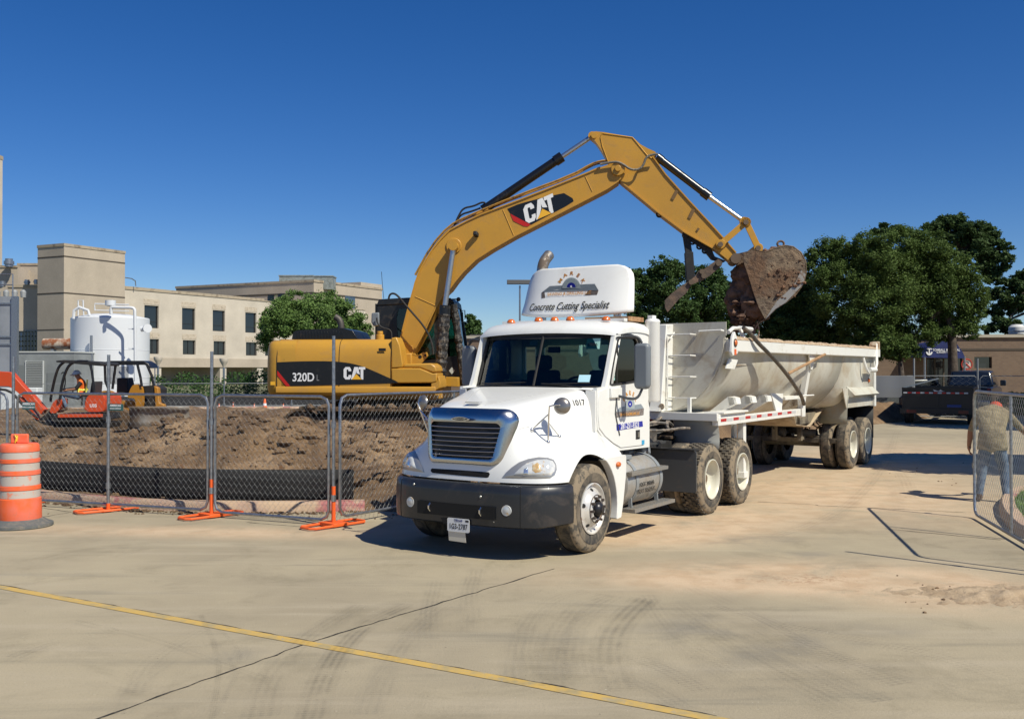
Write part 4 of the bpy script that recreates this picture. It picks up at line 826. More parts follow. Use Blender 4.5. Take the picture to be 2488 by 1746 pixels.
for k, ch in enumerate('MAREK'):
    a = R_(150-k*30); p = fpt('E', cx+112*math.cos(a), 358-128*math.sin(a)); rt = a-math.pi/2
    conform(text('logo_letter', ch, txO, fo, p+Vector((.005,0,0)), fxd*math.cos(rt)+fyd*math.sin(rt), fyd*math.cos(rt)-fxd*math.sin(rt), .075, bold=.03, sx=1.2), .004)
p0, p1 = fpt('E', 1290, 415), fpt('E', 1745, 393); conform(text('logo_lettering', 'SAWING & DRILLING LLC', txO, fo, (p0+p1)/2+Vector((.008,0,0)), fxd, fyd, .062, bold=.015, sx=(p1-p0).length/.84), .013)
# door logo on both doors (mirror side plain)
dV = CV+.0125; D = bpy.data.objects['door']
def dpoly(name, pts, m, lift=0, r='G'):
    b = MB(); q = [TR.at(r, x, y, 'v', dV+lift) for x, y in pts]; plate(b, q, [], (0,.001,0)); return b.build(name, m, D, smooth=0)
dpoly('logo_slab', [(413,400),(425,350),(450,320),(635,290),(660,330),(657,385),(620,392),(413,408)], txG2)
dpoly('logo_slab_top', [(416,362),(450,320),(635,290),(658,328),(540,345)], txG, .0015)
dpoly('logo_blade', [(540+40*math.cos(R_(a)), 305-75*math.sin(R_(a))) for a in range(-20, 201, 12)], MT['logo_silver'], .003)
dpoly('logo_hub', [(540+18*math.cos(R_(a)), 290-28*math.sin(R_(a))) for a in range(0, 360, 20)], blueM, .0045)
dpoly('logo_hub', [(540+5*math.cos(R_(a)), 292-8*math.sin(R_(a))) for a in range(0, 360, 40)], txW, .006)
for k, ch in enumerate('MAREK'):
    a = R_(150-k*30); p = TR.at('G', 540+58*math.cos(a), 295-100*math.sin(a), 'v', dV+.001); rt = a-math.pi/2
    xd, yd = Vector((-1,0,0)), Vector((0,0,1)); text('logo_letter', ch, txO, D, p, xd*math.cos(rt)+yd*math.sin(rt), yd*math.cos(rt)-xd*math.sin(rt), .085, bold=.02)
p = TR.at('G', 540, 378, 'v', dV+.002); text('logo_lettering', 'SAWING & DRILLING LLC', txO, D, p, (-1,0,0), (0,0,1), .05, bold=.015, sx=1.0)
dpoly('phone_panel', [(422,468),(648,438),(652,485),(425,522)], blueM)
p = TR.at('G', 540, 480, 'v', dV+.002); text('phone_number', '281-251-9323', txW, D, p, (-1,0,0), (0,0,1), .098, bold=.015, sx=.98)
dpoly('door_sticker', [(642,605),(665,602),(665,640),(642,645)], mat('sticker_cyan', (.05,.35,.6), .5))
p = TR.at('F', 1632, 178, 'v', .90); q = onhood('F', 1668, 174, .006); un_ = text('unit_number', '1017', txB, hood, q, Vector((-1,0,.02)), (0,0,1), .095, bold=.012, sx=1.0)
for v_ in un_.data.vertices:
    h_ = bvh.ray_cast(Vector((v_.co.x, 2.0, v_.co.z)), Vector((0,-1,0)))
    if h_[0] is not None: v_.co.y = h_[0].y+.004
# fender rear flap with marker
b = MB(); ar = [(-.60*math.cos(a)-.0, .50+.655*math.sin(a)) for a in [R_(x) for x in (-14,-5,5,15,25,35,45,55,64)]]
pr = [Vector((-.655*math.cos(R_(x)), 1.19, .50+.655*math.sin(R_(x)))) for x in (-16,-8,0,8,16,24,32,40,48,55,60)]; outr = [Vector((-.97,1.165,1.075)),Vector((-.92,1.17,1.09)),Vector((-.60,1.18,1.10)),Vector((-.42,1.185,1.095))]
poly = pr+[Vector((-.40,1.185,1.095)),Vector((-.92,1.17,1.085)),Vector((-.955,1.165,1.06)),Vector((-.94,1.17,.85)),Vector((-.84,1.18,.5)),Vector((-.76,1.19,.32)),Vector((-.66,1.19,.31))]
plate(b, poly, [], (0,-.10,0)); b.build('fender_flap', white, tr, bevel=.01)
b = MB(); b.sheet([[Vector((-.657*math.cos(R_(x)), v, .50+.657*math.sin(R_(x)))) for x in range(-16,62,6)] for v in (1.18,.9,.62)]); b.build('fender_liner', MT['arch_dark'], tr, smooth=60)
b = MB(); b.sphere((-.67,1.195,.985), .045, 14, 8, sc=(1.2,.6,.75)); b.build('marker_lamp', ambM, tr)
# mirrors
for s in (1,-1):
    b = MB(); b.prism([Vector((-1.01, s*v, w)) for v, w in [(x+1.335, y+2.2) for x, y in trap(.105,.105,.29,-.29,.06)]], (-.10,0,0)); mr = b.build('door_mirror', mirM, tr, bevel=.035)
    b = MB(); b.prism([Vector((-1.115, s*v, w)) for v, w in [(x+1.335, y+2.2) for x, y in trap(.09,.09,.27,-.27,.04)]], (-.003,0,0)); b.build('mirror_glass', chrome, mr, smooth=0)
    b = MB(); b.tube(smooth_open([(-.93,s*1.04,2.56),(-.98,s*1.2,2.58),(-1.03,s*1.30,2.57),(-1.05,s*1.335,2.49)], 2), .015, 8); b.tube(smooth_open([(-1.05,s*1.04,2.60),(-1.03,s*1.2,2.61),(-1.05,s*1.335,2.5)], 2), .013, 8); b.build('mirror_arm', mat('arm_black', (.06,.065,.07), .4), tr)
    b = MB(); b.tube(smooth_open([(-.92,s*1.04,1.83),(-.93,s*1.2,1.79),(-1.0,s*1.30,1.79),(-1.06,s*1.335,1.92)], 2), .017, 8); b.tube([(-.92,s*1.045,1.82),(-.88,s*1.045,1.60),(-1.0,s*1.045,1.32)], .010, 6); b.build('mirror_arm', mat('arm_black', (.06,.065,.07), .4), tr)
    b = MB(); b.box((-1.02,min(s*1.035,s*1.075),1.80), (-.72,max(s*1.035,s*1.075),1.93)); b.build('mirror_bracket', white, tr, bevel=.01)
hp = TR.at('F', 1395, 510, 'v', .80)
# fender mirrors: measured on the bodywork
b1, b2, b3 = onhood('F', 1258, 408), onhood('F', 1400, 515), onhood('F', 1495, 465); jt = TR.at('F', 1408, 270, 'v', .93); el_ = TR.at('F', 1412, 205, 'v', .95); fc = TR.at('F', 1522, 198, 'v', 1.02)
for s in (1,-1):
    f_ = lambda p: Vector((p.x, p.y*s, p.z)); b = MB(); b.tube([f_(b2), f_(jt), f_(el_), f_((el_+fc)/2+Vector((0,0,.015))), f_(fc)], .011, 8); b.tube([f_(b1), f_(jt)], .009, 8); b.tube([f_(b3), f_((jt+b2)/2+Vector((0,0,.06)))], .009, 8)
    for q in (b1, b2, b3): b.sphere(f_(q), .026, 10, 6)
    b.build('mirror_stalk', chrome, tr)
    ax = Vector((.80,.35*s,.12)).normalized(); b = MB(); b.lathe([(0,.05),(.05,.046),(.085,.03),(.098,.008),(.10,-.004),(.095,-.012),(0,-.012)], c=f_(fc)-ax*.02, ax=ax, n=28); b.build('fender_mirror', mat('mirror_steel', (.30,.28,.26), .3, .7), tr)
# exhaust stack and air cleaner
exm = mat('exhaust_steel', (.36,.34,.31), .35, .8, dirt=[((.20,.16,.13), 6, .45, .6)]); b = MB(); b.tube(smooth_open([(-2.12,-.80,1.2),(-2.12,-.80,3.0),(-2.14,-.80,3.55),(-2.20,-.80,3.74),(-2.36,-.80,3.86)], 2), .078, 16, caps=False); b.build('exhaust_stack', exm, tr, solid=.006)
e0 = TR.at('E', 1285, 130, 'u', -2.2)
b = MB(); b.lathe([(0,2.87),(.04,2.87),(.045,2.85),(.085,2.835),(.10,2.82),(.105,2.80),(.10,2.79),(.10,1.75),(.085,1.72),(0,1.72)], c=(-1.99,1.05,0), n=24); b.box((-2.06,1.0,2.85), (-1.94,1.07,2.89)); b.build('air_cleaner', white, tr)
# fuel tank, straps, steps
tkM = mat('tank_alu', (.50,.49,.46), .5, .7, dirt=[((.30,.25,.19), 4, .40, .65, .8)])
b = MB(); b.lathe([(0,0),(.26,.0),(.305,.02),(.315,.05),(.315,1.05),(.305,1.08),(.26,1.10),(0,1.10)], c=(-2.08,.86,.70), ax=(1,0,0), n=40); tk = b.build('fuel_tank', tkM, tr)
for u in (-1.25,-1.98): b = MB(); b.lathe([(.318,-.04),(.326,-.04),(.326,.04),(.318,.04)], c=(u,.86,.70), ax=(1,0,0), n=40); b.build('tank_strap', grey, tk)
for i, s_ in enumerate(('TXDOT 2002693', 'USDOT 00562957C')):
    p = TR.at('G', 672, 992+52*i, 'v', 1.16); text('tank_lettering', s_, txB, tk, (-1.51,1.178,.665-.085*i), (-1,0,0), (0,-.15,1), .078, bold=.008, sx=.88)
tread = mat('step_tread', (.38,.37,.34), .5, .7, dirt=[((.3,.24,.17), 8, .45, .65, .8)])
for w, u0, u1, v1 in ((.83,-2.12,-1.0,1.22),(.36,-2.30,-1.04,1.24)):
    b = MB(); b.box((u0,v1-.19,w-.02), (u1,v1,w+.025))
    for k in range(22):
        for j in range(3): b.box((u0+.03+k*(u1-u0-.06)/22,v1-.17+j*.055,w+.025), (u0+.055+k*(u1-u0-.06)/22,v1-.14+j*.055,w+.030))
    st = b.build('step', tread, tr)
    pass
for u in (-1.2,-2.0): b = MB(); b.bar((u,1.10,.36), (u,1.05,.95), .05, .02); b.build('step_bracket', grey, tr)
b = MB(); b.box((-1.35,.70,.99), (-1.02,1.05,1.05)); b.box((-1.22,.75,1.05), (-1.05,.98,1.08)); b.build('battery_box', grey, tr, bevel=.01)
b = MB(); plate(b, [(-3.12,v,w) for v, w in trap(.36,.36,.98,.38,.03)], [], (.02,0,0)); fl = b.build('quarter_fender', mat('rubber_flap', (.065,.07,.075), .55, dirt=[((.22,.16,.1), 5, .56, .75, .6)]), tr); fl.location = (0,.86,0)
b = MB(); b.box((-3.3,.48,.975), (-3.08,1.20,1.0)); b.build('fender_shelf', bmat, tr)
b = MB(); b.cyl((-2.3,.5,.98), (-3.0,.5,.98), .05, 10); b.cyl((-2.55,.62,.9), (-2.55,.62,1.1), .06, 12); b.tube([(-2.2,.9,1.0),(-2.4,.8,1.06),(-2.7,.6,1.08),(-3.05,.55,1.02)], .02, 6); b.build('air_tank', grey, tr)
b = MB()
for k in range(12): b.tube([(-2.22,.6+.02*k,.9),(-2.3,.7+.02*k,.75+.01*k),(-2.42,.72+.015*k,.9),(-2.5,.62,1.0)], .008, 5)
b.build('cables', bmat, tr)
# ============================================================ half-round dump trailer
tl = thing('dump_trailer', 'dirty cream half round dump trailer coupled behind the white tractor', 'trailer', TL)
def cw(u): return 2.65-.22*max(0, min(1, -u/2.2)) if u < 0 else 2.65
def tubsec(u, n=22, r=1.2, top=2.62, sq=0.):
    c = cw(u); pts = []
    for k in range(n+1):
        a = math.pi*k/n; v, w = r*math.cos(a), c-r*math.sin(a)
        # squared-off target section for the tail
        sv = max(-1.2, min(1.2, 1.75*r*math.cos(a))); sw = max(1.34, c-1.9*r*math.sin(a)); v, w = v*(1-sq)+sv*sq, w*(1-sq)+sw*sq
        pts.append(Vector((u, v, w)))
    return [Vector((u, 1.2, top))]+pts+[Vector((u, -1.2, top))]
us = [.07,-.4,-.9,-1.5,-2.2,-3.2,-4.2,-5.4,-6.6]; rows = [tubsec(u) for u in us]
b = MB(); b.sheet(rows); b.build('tub', cream, tl, smooth=40, solid=.02)
b = MB(); b.sheet([tubsec(-6.6), tubsec(-6.9, sq=.5), tubsec(-7.4, sq=.85), tubsec(-8.2, sq=1), tubsec(-9.15, sq=1)]); b.build('tail_section', cream, tl, smooth=40, solid=.02)
arc = [Vector((.085, 1.2*math.cos(a), 2.65-1.2*math.sin(a))) for a in [math.pi*k/24 for k in range(25)]]
b = MB(); plate(b, [Vector((.085,-1.2,2.88)),Vector((.085,1.235,2.89)),Vector((.085,1.235,2.68))]+arc, [], (.02,0,0)); b.build('front_bulkhead', cream, tl, smooth=0)
for s in (1,-1):
    v0 = .25*s
    b = MB(); b.prism([Vector((.105,v0-.09,2.87)),Vector((.36,v0-.09,2.86)),Vector((.50,v0-.12,1.60)),Vector((.56,v0-.12,1.5)),Vector((.105,v0-.12,1.5))], (0,.20,0)); b.build('front_post', creamW, tl, bevel=.012)
b = MB(); b.lathe([(0,.0),(.045,0),(.05,-.01)], c=(.52,.34,1.58), ax=(1,0,.1), n=16); b.build('pulley', rimM, tl)
for w in (2.70,2.37,2.04,1.71):
    b = MB(); b.tube([(.11,.38,w),(.34,.36,w),(.34,.74,w+.005),(.11,.74,w)], .011, 6); b.build('ladder_rung', creamW, tl)
b = MB(); b.tube([(.36,.37,1.52),(.36,.37,2.62),(.33,.36,2.72)], .012, 6); b.tube([(.34,.40,2.62),(.12,.38,2.74)], .012, 6); b.build('ladder_rail', creamW, tl)
b = MB(); b.bar((.34,.73,1.48), (.34,.73,1.72), .05, .05); b.build('ladder_stub', creamW, tl)
b = MB(); b.tube([(.12,.8,2.74),(.17,.82,2.75),(.17,1.18,2.76),(.12,1.2,2.75)], .016, 6); b.build('grab_bar', creamW, tl)
b = MB(); b.box((-.75,-1.22,1.41), (.46,1.22,1.47)); b.box((.42,-1.24,1.375), (.49,1.24,1.495)); b.box((-.75,.95,1.475), (.30,1.28,1.505)); b.build('front_deck', creamW, tl, bevel=.006)
b = MB(); b.box((-.7,-.5,1.14), (.2,.5,1.40)); b.cyl((0,0,1.0), (0,0,1.2), .05, 12); b.build('kingpin_plate', bmat, tl)
# side rails with tape
for s in (1,-1):
    b = MB(); b.bar((.44,s*1.19,1.365), (-3.62,s*1.19,1.365), .10, .125); ra = b.build('side_rail', creamW, tl, bevel=.005)
    for k in range(7):
        u0 = .34-k*.53
        for j, m_ in ((0, redM), (1, silM)): b = MB(); b.box((u0-.26*j-.23,min(s*1.242,s*1.2425),1.36), (u0-.26*j,max(s*1.242,s*1.2435),1.405)); b.build('reflective_tape', m_, ra, smooth=0)
    for u in (-.50,-1.25,-2.02):
        b = MB(); b.prism([Vector((u,s*.62,1.40)),Vector((u,s*1.03,1.72)),Vector((u,s*1.12,1.70)),Vector((u,s*1.14,1.60)),Vector((u,s*.86,1.42))], (-.10,0,0)); b.prism([Vector((u,s*1.03,1.72)),Vector((u,s*1.12,1.70)),Vector((u,s*1.14,1.60)),Vector((u,s*1.05,1.58))], (-.30,0,0)); b.build('tub_gusset', creamW, tl)
    b = MB(); b.prism([Vector((-2.3,s*1.13,1.74)),Vector((-2.95,s*1.13,1.72)),Vector((-2.78,s*1.16,1.43)),Vector((-2.48,s*1.16,1.43))], (0,-.03*s,0)); b.build('side_bracket', creamW, tl)
    b = MB(); b.box((-.92,min(s*1.08,s*1.18),.50), (-.80,max(s*1.08,s*1.18),1.305)); b.box((-.98,min(s*.95,s*1.0),.55), (-.84,max(s*.95,s*1.0),1.305)); b.box((-1.0,min(s*.95,s*1.2),.40), (-.78,max(s*.95,s*1.2),.5)); b.build('landing_leg', creamW, tl, bevel=.006)
    # rib with post
    b = MB(); a_ = [Vector((-4.2, s*1.2*math.cos(q), cw(-4.2)-1.2*math.sin(q))) for q in [R_(5+7*k) for k in range(11)]]
    plate(b, a_+[Vector((-4.2,s*.62,1.34)),Vector((-4.2,s*1.08,1.50)),Vector((-4.2,s*1.25,2.42))], [], (-.02,0,0)); b.build('rib_plate', mat('rib_dirt', (.52,.49,.42), .7, dirt=[((.2,.14,.09), 12, .48, .62, .9)]), tl, smooth=0)
    b = MB(); b.prism([Vector((-4.17,s*1.27,2.44)),Vector((-4.17,s*1.16,2.44)),Vector((-4.17,s*1.02,1.45)),Vector((-4.17,s*1.10,1.45))], (-.16,0,0)); b.prism([Vector((-4.02,s*1.28,2.44)),Vector((-4.45,s*1.28,2.44)),Vector((-4.3,s*1.26,2.15)),Vector((-4.2,s*1.26,2.15))], (0,-.02*s,0)); b.build('rib_post', creamW, tl)
    b = MB(); b.box((-3.95,min(s*.8,s*1.14),1.60), (-3.05,max(s*.8,s*1.14),1.66)); b.build('step_shelf', creamW, tl, bevel=.005)
    b = MB(); b.box((-3.86,min(s*1.16,s*1.26),1.27), (-3.66,max(s*1.16,s*1.26),1.62)); b.bar((-3.8,s*1.2,1.66), (-4.4,s*1.25,1.66), .04, .03); b.build('arm_bracket', creamW, tl, bevel=.02)
    # top rims
    b = MB(); b.box((-9.38,min(s*1.18,s*1.33),2.43), (.02,max(s*1.18,s*1.33),2.62)); ri = b.build('top_rim', creamW, tl, bevel=.015)
    b = MB(); rn = random.Random(4+s); n_ = 160; rw_ = []
    for k in range(n_+1):
        u = -.05-9.3*k/n_; h = .02+.03*rn.random()+.025*abs(nz(u*2, s, 0, 1.)); rw_.append([Vector((u,s*1.335,2.615)),Vector((u,s*1.31,2.625+h*.7)),Vector((u,s*1.25,2.63+h)),Vector((u,s*1.16,2.625+h*.7)),Vector((u,s*1.14,2.60))])
    b.sheet(rw_); b.build('rim_dirt', mat('rim_tan', (.42,.30,.19), .9, var=[((.50,.39,.27), 6, .4, .6), ((.25,.12,.06), 9, .55, .68)], bump=(25, .7, .02)), ri, smooth=30)
    b = MB(); b.prism([Vector((.05,s*1.345,w)) if False else Vector((u, s*1.30, w)) for u, w in ((.10,2.66),(.02,2.74),(-.06,2.66),(-.10,2.40),(.12,2.36),(.16,2.42))], (0,.05*s,0)); b.build('rim_cap', creamW, tl, bevel=.01)
    b = MB(); b.lathe([(0,.03),(.03,.028),(.045,.015),(.05,0)], c=(.02,s*1.352,2.565), ax=(0,s,0), n=20); lm = b.build('side_lamp', ambM, tl); b = MB(); b.lathe([(.05,.012),(.062,.012),(.064,0)], c=(.02,s*1.351,2.565), ax=(0,s,0), n=20); b.build('lamp_ring', bmat, lm)
    b = MB(); b.box((-.02,min(s*1.352,s*1.356),2.38), (.06,max(s*1.352,s*1.356),2.47)); b.build('orange_reflector', MT['orange_paint'], tl)
    b = MB(); b.lathe([(0,.03),(.03,.028),(.045,.015),(.05,0)], c=(-8.75,s*1.22,1.90), ax=(0,s,0), n=20); b.build('side_lamp', ambM, tl)
    # rear frame
    b = MB(); b.box((-9.32,min(s*1.14,s*1.25),1.30), (-9.16,max(s*1.14,s*1.25),2.66)); b.build('rear_post', creamW, tl, bevel=.008)
    b = MB(); b.prism([Vector((-9.40,s*1.16,2.62)),Vector((-9.0,s*1.16,2.62)),Vector((-9.0,s*1.16,2.70)),Vector((-9.12,s*1.16,2.78)),Vector((-9.40,s*1.16,2.80))], (0,.16*s,0)); b.build('rear_hinge', rimM, tl, bevel=.01)
    b = MB(); b.tube(smooth_open([(-8.0,s*1.28,2.42),(-8.05,s*1.34,2.15),(-8.2,s*1.36,2.06)], 1), .03, 8); b.tube([(-8.2,s*1.36,2.14),(-8.75,s*1.36,2.14)], .06, 10); b.tube([(-8.75,s*1.36,2.14),(-8.9,s*1.36,2.28),(-9.1,s*1.3,2.74)], .035, 8); b.build('tailgate_latch', creamW, tl)
    # wheel cover
    C1 = [Vector((-6.95,s*v,w)) for v, w in ((.35,1.66),(1.20,2.02),(1.20,1.99),(1.40,1.64),(.35,1.62))]
    b = MB(); b.prism([Vector((-7.0,s*.45,1.62)),Vector((-7.0,s*.92,2.05)),Vector((-7.0,s*1.36,1.60)),Vector((-7.0,s*1.30,1.56))], (-2.15,0,0)); b.build('wheel_cover', mat('cover_grey', (.50,.49,.42), .7, dirt=[((.33,.25,.17), 3, .5, .7, .8)]), tl)
    b = MB(); b.sheet([[Vector((-6.98+.03*math.sin(t*5), s*v, 1.60-.62*t)) for v in (.62,.9,1.24-.06*t)] for t in (0,.25,.5,.75,1)]); b.build('splash_flap', mat('flap_grey', (.26,.26,.22), .7, dirt=[((.3,.22,.14), 3, .45, .65, .8)]), tl, solid=.01, smooth=60)
    b = MB(); b.sheet([[Vector((-9.25, s*v, 1.32-.75*t)) for v in (.55,1.2)] for t in (0,1)]); b.build('mud_flap', bmat, tl, solid=.01)
    b = MB(); b.sheet([[Vector((.44-.10*math.sin(t*2.2), s*v, 1.40-.45*t)) for v in (.50-.03*t,.85,1.22)] for t in (0,.25,.5,.75,1)]); b.build('mud_flap', mat('flap_dusty', (.30,.31,.30), .7, dirt=[((.34,.30,.24), 4, .5, .7, .7), ((.6,.58,.5), 30, .68, .72, .8)]), tl, solid=.01, smooth=60)
    b = MB(); plate(b, [Vector((u, s*1.21, w)) for u, w in ((-6.6,1.75),(-9.15,1.75),(-9.15,1.33),(-6.9,1.33))], [], (0,-.02*s,0)); b.build('tail_skirt', cream, tl, smooth=0)
b = MB(); b.box((-9.34,-1.2,1.3), (-9.2,1.2,2.6)); b.build('tailgate', cream, tl, bevel=.01)
# frame, axles
b = MB()
for s in (1,-1): b.box((-9.2,s*.55-.06,1.02), (-5.6,s*.55+.06,1.24)); b.bar((-5.7,s*.5,1.1), (-4.6,s*.45,1.3), .12, .14)
for u in (-7.42,-8.67): b.cyl((u,-.95,.52), (u,.95,.52), .065, 12); b.box((u-.5,-.62,.66), (u+.5,-.50,.72)); b.box((u-.5,.50,.66), (u+.5,.62,.72)); b.cyl((u+.25,.2,.75), (u+.25,.5,.75), .09, 12); b.cyl((u+.25,-.5,.75), (u+.25,-.2,.75), .09, 12)
for u in (-6.2,-7.2,-8.2,-9.1): b.box((u-.06,-.55,1.04), (u+.06,.55,1.2))
for s in (.3,-.25): b.bar((-6.6,s,1.02), (-6.6,s,.62), .10, .10); b.bar((-6.6,s,.7), (-7.5,s,.55), .07, .07)
b.bar((-6.95,-1.0,.62), (-6.95,1.0,.62), .09, .10)
b.build('suspension', mat('chassis_dirty', (.20,.17,.12), .8, var=((.06,.05,.04), 3, .45, .6)), tl, bevel=.006)
rnd = random.Random(31); b = MB()
for k in range(9):
    p = [(-6.5-rnd.random()*1.2, rnd.uniform(-.4,.6), .95)]
    for j in range(4): q = p[-1]; p.append((q[0]+rnd.uniform(-.2,.2), q[1]+rnd.uniform(-.15,.15), max(.55, q[2]+rnd.uniform(-.15,.1))))
    b.tube(smooth_open(p, 2), .014, 5)
b.build('brake_lines', bmat, tl)
# hopper-like belly tank under the tub
b = MB(); b.sheet([[Vector((u, v*sc, w)) for v in (-.8,-.6,0,.6,.8)] for u, sc, w in ((-4.6,1,1.32),(-5.0,.9,1.05),(-6.2,.8,.95),(-6.9,.9,1.3))]); b.build('belly_plate', mat('belly', (.42,.33,.22), .8, dirt=[((.2,.14,.09), 3, .45, .65, .8)]), tl, solid=.02)
wt = make_dual(tl, 0, R=.53); place(wt, -7.42, 1.22, .53); wt2 = inner_tyre(tl, .53); place(wt2, -7.42, .88, .53)
for k, u in enumerate((-7.42,-8.67)):
    for sgn in (1,-1):
        if k == 0 and sgn == 1: continue
        place(copy_tree(wt, tl), u, 1.22*sgn, .53, sgn < 0, rot=k*.8); place(copy_tree(wt2, tl), u, .88*sgn, .53, sgn < 0)
# tarp arm on the near side, front cap mechanism
ap = [TL.at('H', x, y, 'v', vv) for x, y, vv in ((880,200,1.30),(950,255,1.36),(1000,325,1.40),(1120,440,1.42),(1250,590,1.42),(1340,720,1.38),(1390,800,1.32),(1408,865,1.28))]
b = MB(); b.tube(smooth_open(ap, 2), .034, 10); b.build('tarp_arm', mat('arm_rubber', (.05,.045,.04), .6, dirt=[((.18,.14,.1), 8, .45, .65)]), tl)
b = MB(); b.tube([TL.at('H', *p) for p in ((750,240,'v',1.25),(790,205,'v',1.2),(850,205,'v',1.2),(900,335,'v',1.30))], .032, 8); b.tube([TL.at('H', *p) for p in ((840,205,'v',1.2),(950,215,'v',1.0))], .04, 8); b.build('tarp_crank', creamW, tl)
b = MB(); b.tube([TL.at('H', *p) for p in ((1270,600,'v',1.42),(1590,432,'v',1.36))], .026, 8); b.build('wooden_pole', mat('wood_pole', (.40,.24,.12), .8, var=((.28,.16,.08), 5, .4, .6)), tl)
b = MB(); q = [TL.at('H', *p, 'v', 1.21) for p in ((745,470),(820,480),(790,560),(720,555))]; plate(b, q, [], (0,.03,0)); b.build('placard_holder', creamW, tl, bevel=.004)
# load
def load_grid():
    b = MB(); nu, nv = 120, 30; rows = []
    for i in range(nu+1):
        u = 0-9.1*i/nu; row = []
        for j in range(nv+1):
            v = -1.17+2.34*j/nv; e = 1-abs(v/1.17)**3; row.append(Vector((u, v, 2.22+e*(.22+.12*gs(u, v, -5.6, 0, 1.5, .8)+.14*nz(u, v, 0, 2.2)))))
        rows.append(row)
    b.sheet(rows); return b
ld = load_grid().build('dirt_load', mudM, None, smooth=40); ld.location = TL.o; ld.rotation_euler = (0,0,TL.ang); tag(ld, 'heap of brown dirt loaded inside the dump trailer', 'dirt load')
# ============================================================ excavator
EX = Fr(-2.55, 22.3, -.1)
ex = thing('excavator', 'large yellow tracked excavator with raised boom loading dirt into the trailer', 'excavator', EX)
def XP(pts, v, fr=EX): return [fr.at(r, x, y, 'v', v) for r, x, y in pts]
# --- house
def ringx(pts, w, sc, c=(-1.9, 0)): return [Vector((c[0]+(u-c[0])*sc, v*sc, w)) for u, v in pts]
tail = [(-1.9,-1.37),(-2.30,-1.37),(-2.46,-1.34),(-2.58,-1.20),(-2.66,-.8),(-2.70,0),(-2.66,.8),(-2.58,1.20),(-2.46,1.34),(-2.30,1.37),(-1.9,1.37)]
tail = [(p.x, p.y) for p in smooth_open([Vector((a, c, 0)) for a, c in tail], 1)]
b = MB(); rows = [ringx(tail, w, s) for w, s in ((1.60,.90),(1.62,.95),(1.68,.985),(1.80,1),(2.30,1),(2.55,.99),(2.68,.97),(2.74,.93),(2.77,.87),(2.775,.5))]
b.sheet(rows); K = len(rows[0]); b.f.append(tuple(range(K))); b.m.append(0); n0 = K*(len(rows)-1); b.f.append(tuple(n0+k for k in range(K))); b.m.append(0)
cwt = b.build('counterweight', mat('machine_yellow_worn', (.50,.27,.035), .42, dirt=[((.28,.16,.06), 1.6, .52, .8, .8), ((.12,.07,.03), 7, .62, .72, .7)], bump=(2.5, .08, .03)), ex, smooth=50)
prof = [(-1.37,1.79),(-1.37,2.30),(-1.362,2.42),(-1.34,2.56),(-1.29,2.68),(-1.21,2.755),(-1.10,2.79),(-.6,2.80),(.3,2.80),(.3,1.79)]
b = MB(); b.prism([Vector((-2.30,v,w)) for v, w in prof], (2.46,0,0)); bd = b.build('engine_housing', yel, ex, smooth=50)
for u in (-2.30,-.955,.155): b = MB(); b.tube([Vector((u,v-.004 if w<2.6 else v,w+(.004 if w>2.6 else 0))) for v, w in prof[:8]], .007, 4); b.build('panel_seam', blk, bd)
b = MB(); b.prism([Vector((-2.32,v,w)) for v, w in ((-1.34,1.60),(-1.395,1.66),(-1.40,1.76),(-1.385,1.79),(-.9,1.79),(-.9,1.60))], (3.42,0,0)); b.build('side_sill', yel, ex, bevel=.01)
b = MB(); b.box((-2.3,-.9,1.5), (1.0,1.30,1.8)); b.box((-2.0,.3,1.8), (-.5,1.36,2.78)); b.build('upper_frame', yel, ex, bevel=.02)
# storage boxes ahead of the housing
pr_ = XP([('C',1255,575),('C',1300,568),('C',1330,640),('C',1355,800),('C',1352,832),('C',1255,838)], -1.36); b = MB(); b.prism(pr_, (0,.55,0)); b.build('fuel_tank', yel, ex, bevel=.02)
pr_ = XP([('C',1256,842),('C',1500,838),('C',1560,862),('C',1615,885),('C',1650,880),('C',1652,955),('C',1610,966),('C',1256,968)], -1.37); b = MB(); b.prism(pr_, (0,.8,0)); b.build('tool_box', yel, ex, bevel=.02)
pr_ = XP([('C',1350,835),('C',1370,800),('C',1600,795),('C',1640,820),('C',1652,870),('C',1620,880),('C',1560,858),('C',1500,836)], -1.33); b = MB(); b.prism(pr_, (0,.8,0)); b.build('box_lid', yel, ex, bevel=.03)
pr_ = XP([('C',1600,968),('C',1650,955),('C',1665,900),('C',1683,960),('C',1680,1010),('C',1640,1038),('C',1600,1040)], -1.36); b = MB(); b.prism(pr_, (0,.8,0)); b.build('corner_guard', yel, ex, bevel=.02)
# decals
dl = smooth_open(XP([('C',262,787),('C',450,778),('C',720,776),('C',880,790),('C',1000,820),('C',1120,870),('C',1230,920),('C',1300,950),('C',1318,966)], -1.376), 2)+XP([('C',900,978),('C',372,995),('C',264,860)], -1.376)
b = MB(); plate(b, dl, [], (0,-.003,0)); b.build('decal_black', blk, bd, smooth=0)
b = MB(); plate(b, XP([('C',264,858),('C',376,994),('C',343,996),('C',264,900)], -1.380), [], (0,-.002,0)); b.build('decal_red', mat('decal_red', (.50,.015,.01), .4), bd, smooth=0)
tmpt = text('model_number', '320D', txW, bd, EX.at('C', 490, 920, 'v', -1.383), (1,0,0), (0,0,1), .25, bold=.018, sx=.86)
text('model_letter', 'L', mat('letter_grey', (.25,.25,.25), .5), bd, EX.at('C', 616, 924, 'v', -1.383), (1,0,0), (0,0,1), .18, bold=0, sx=.7)
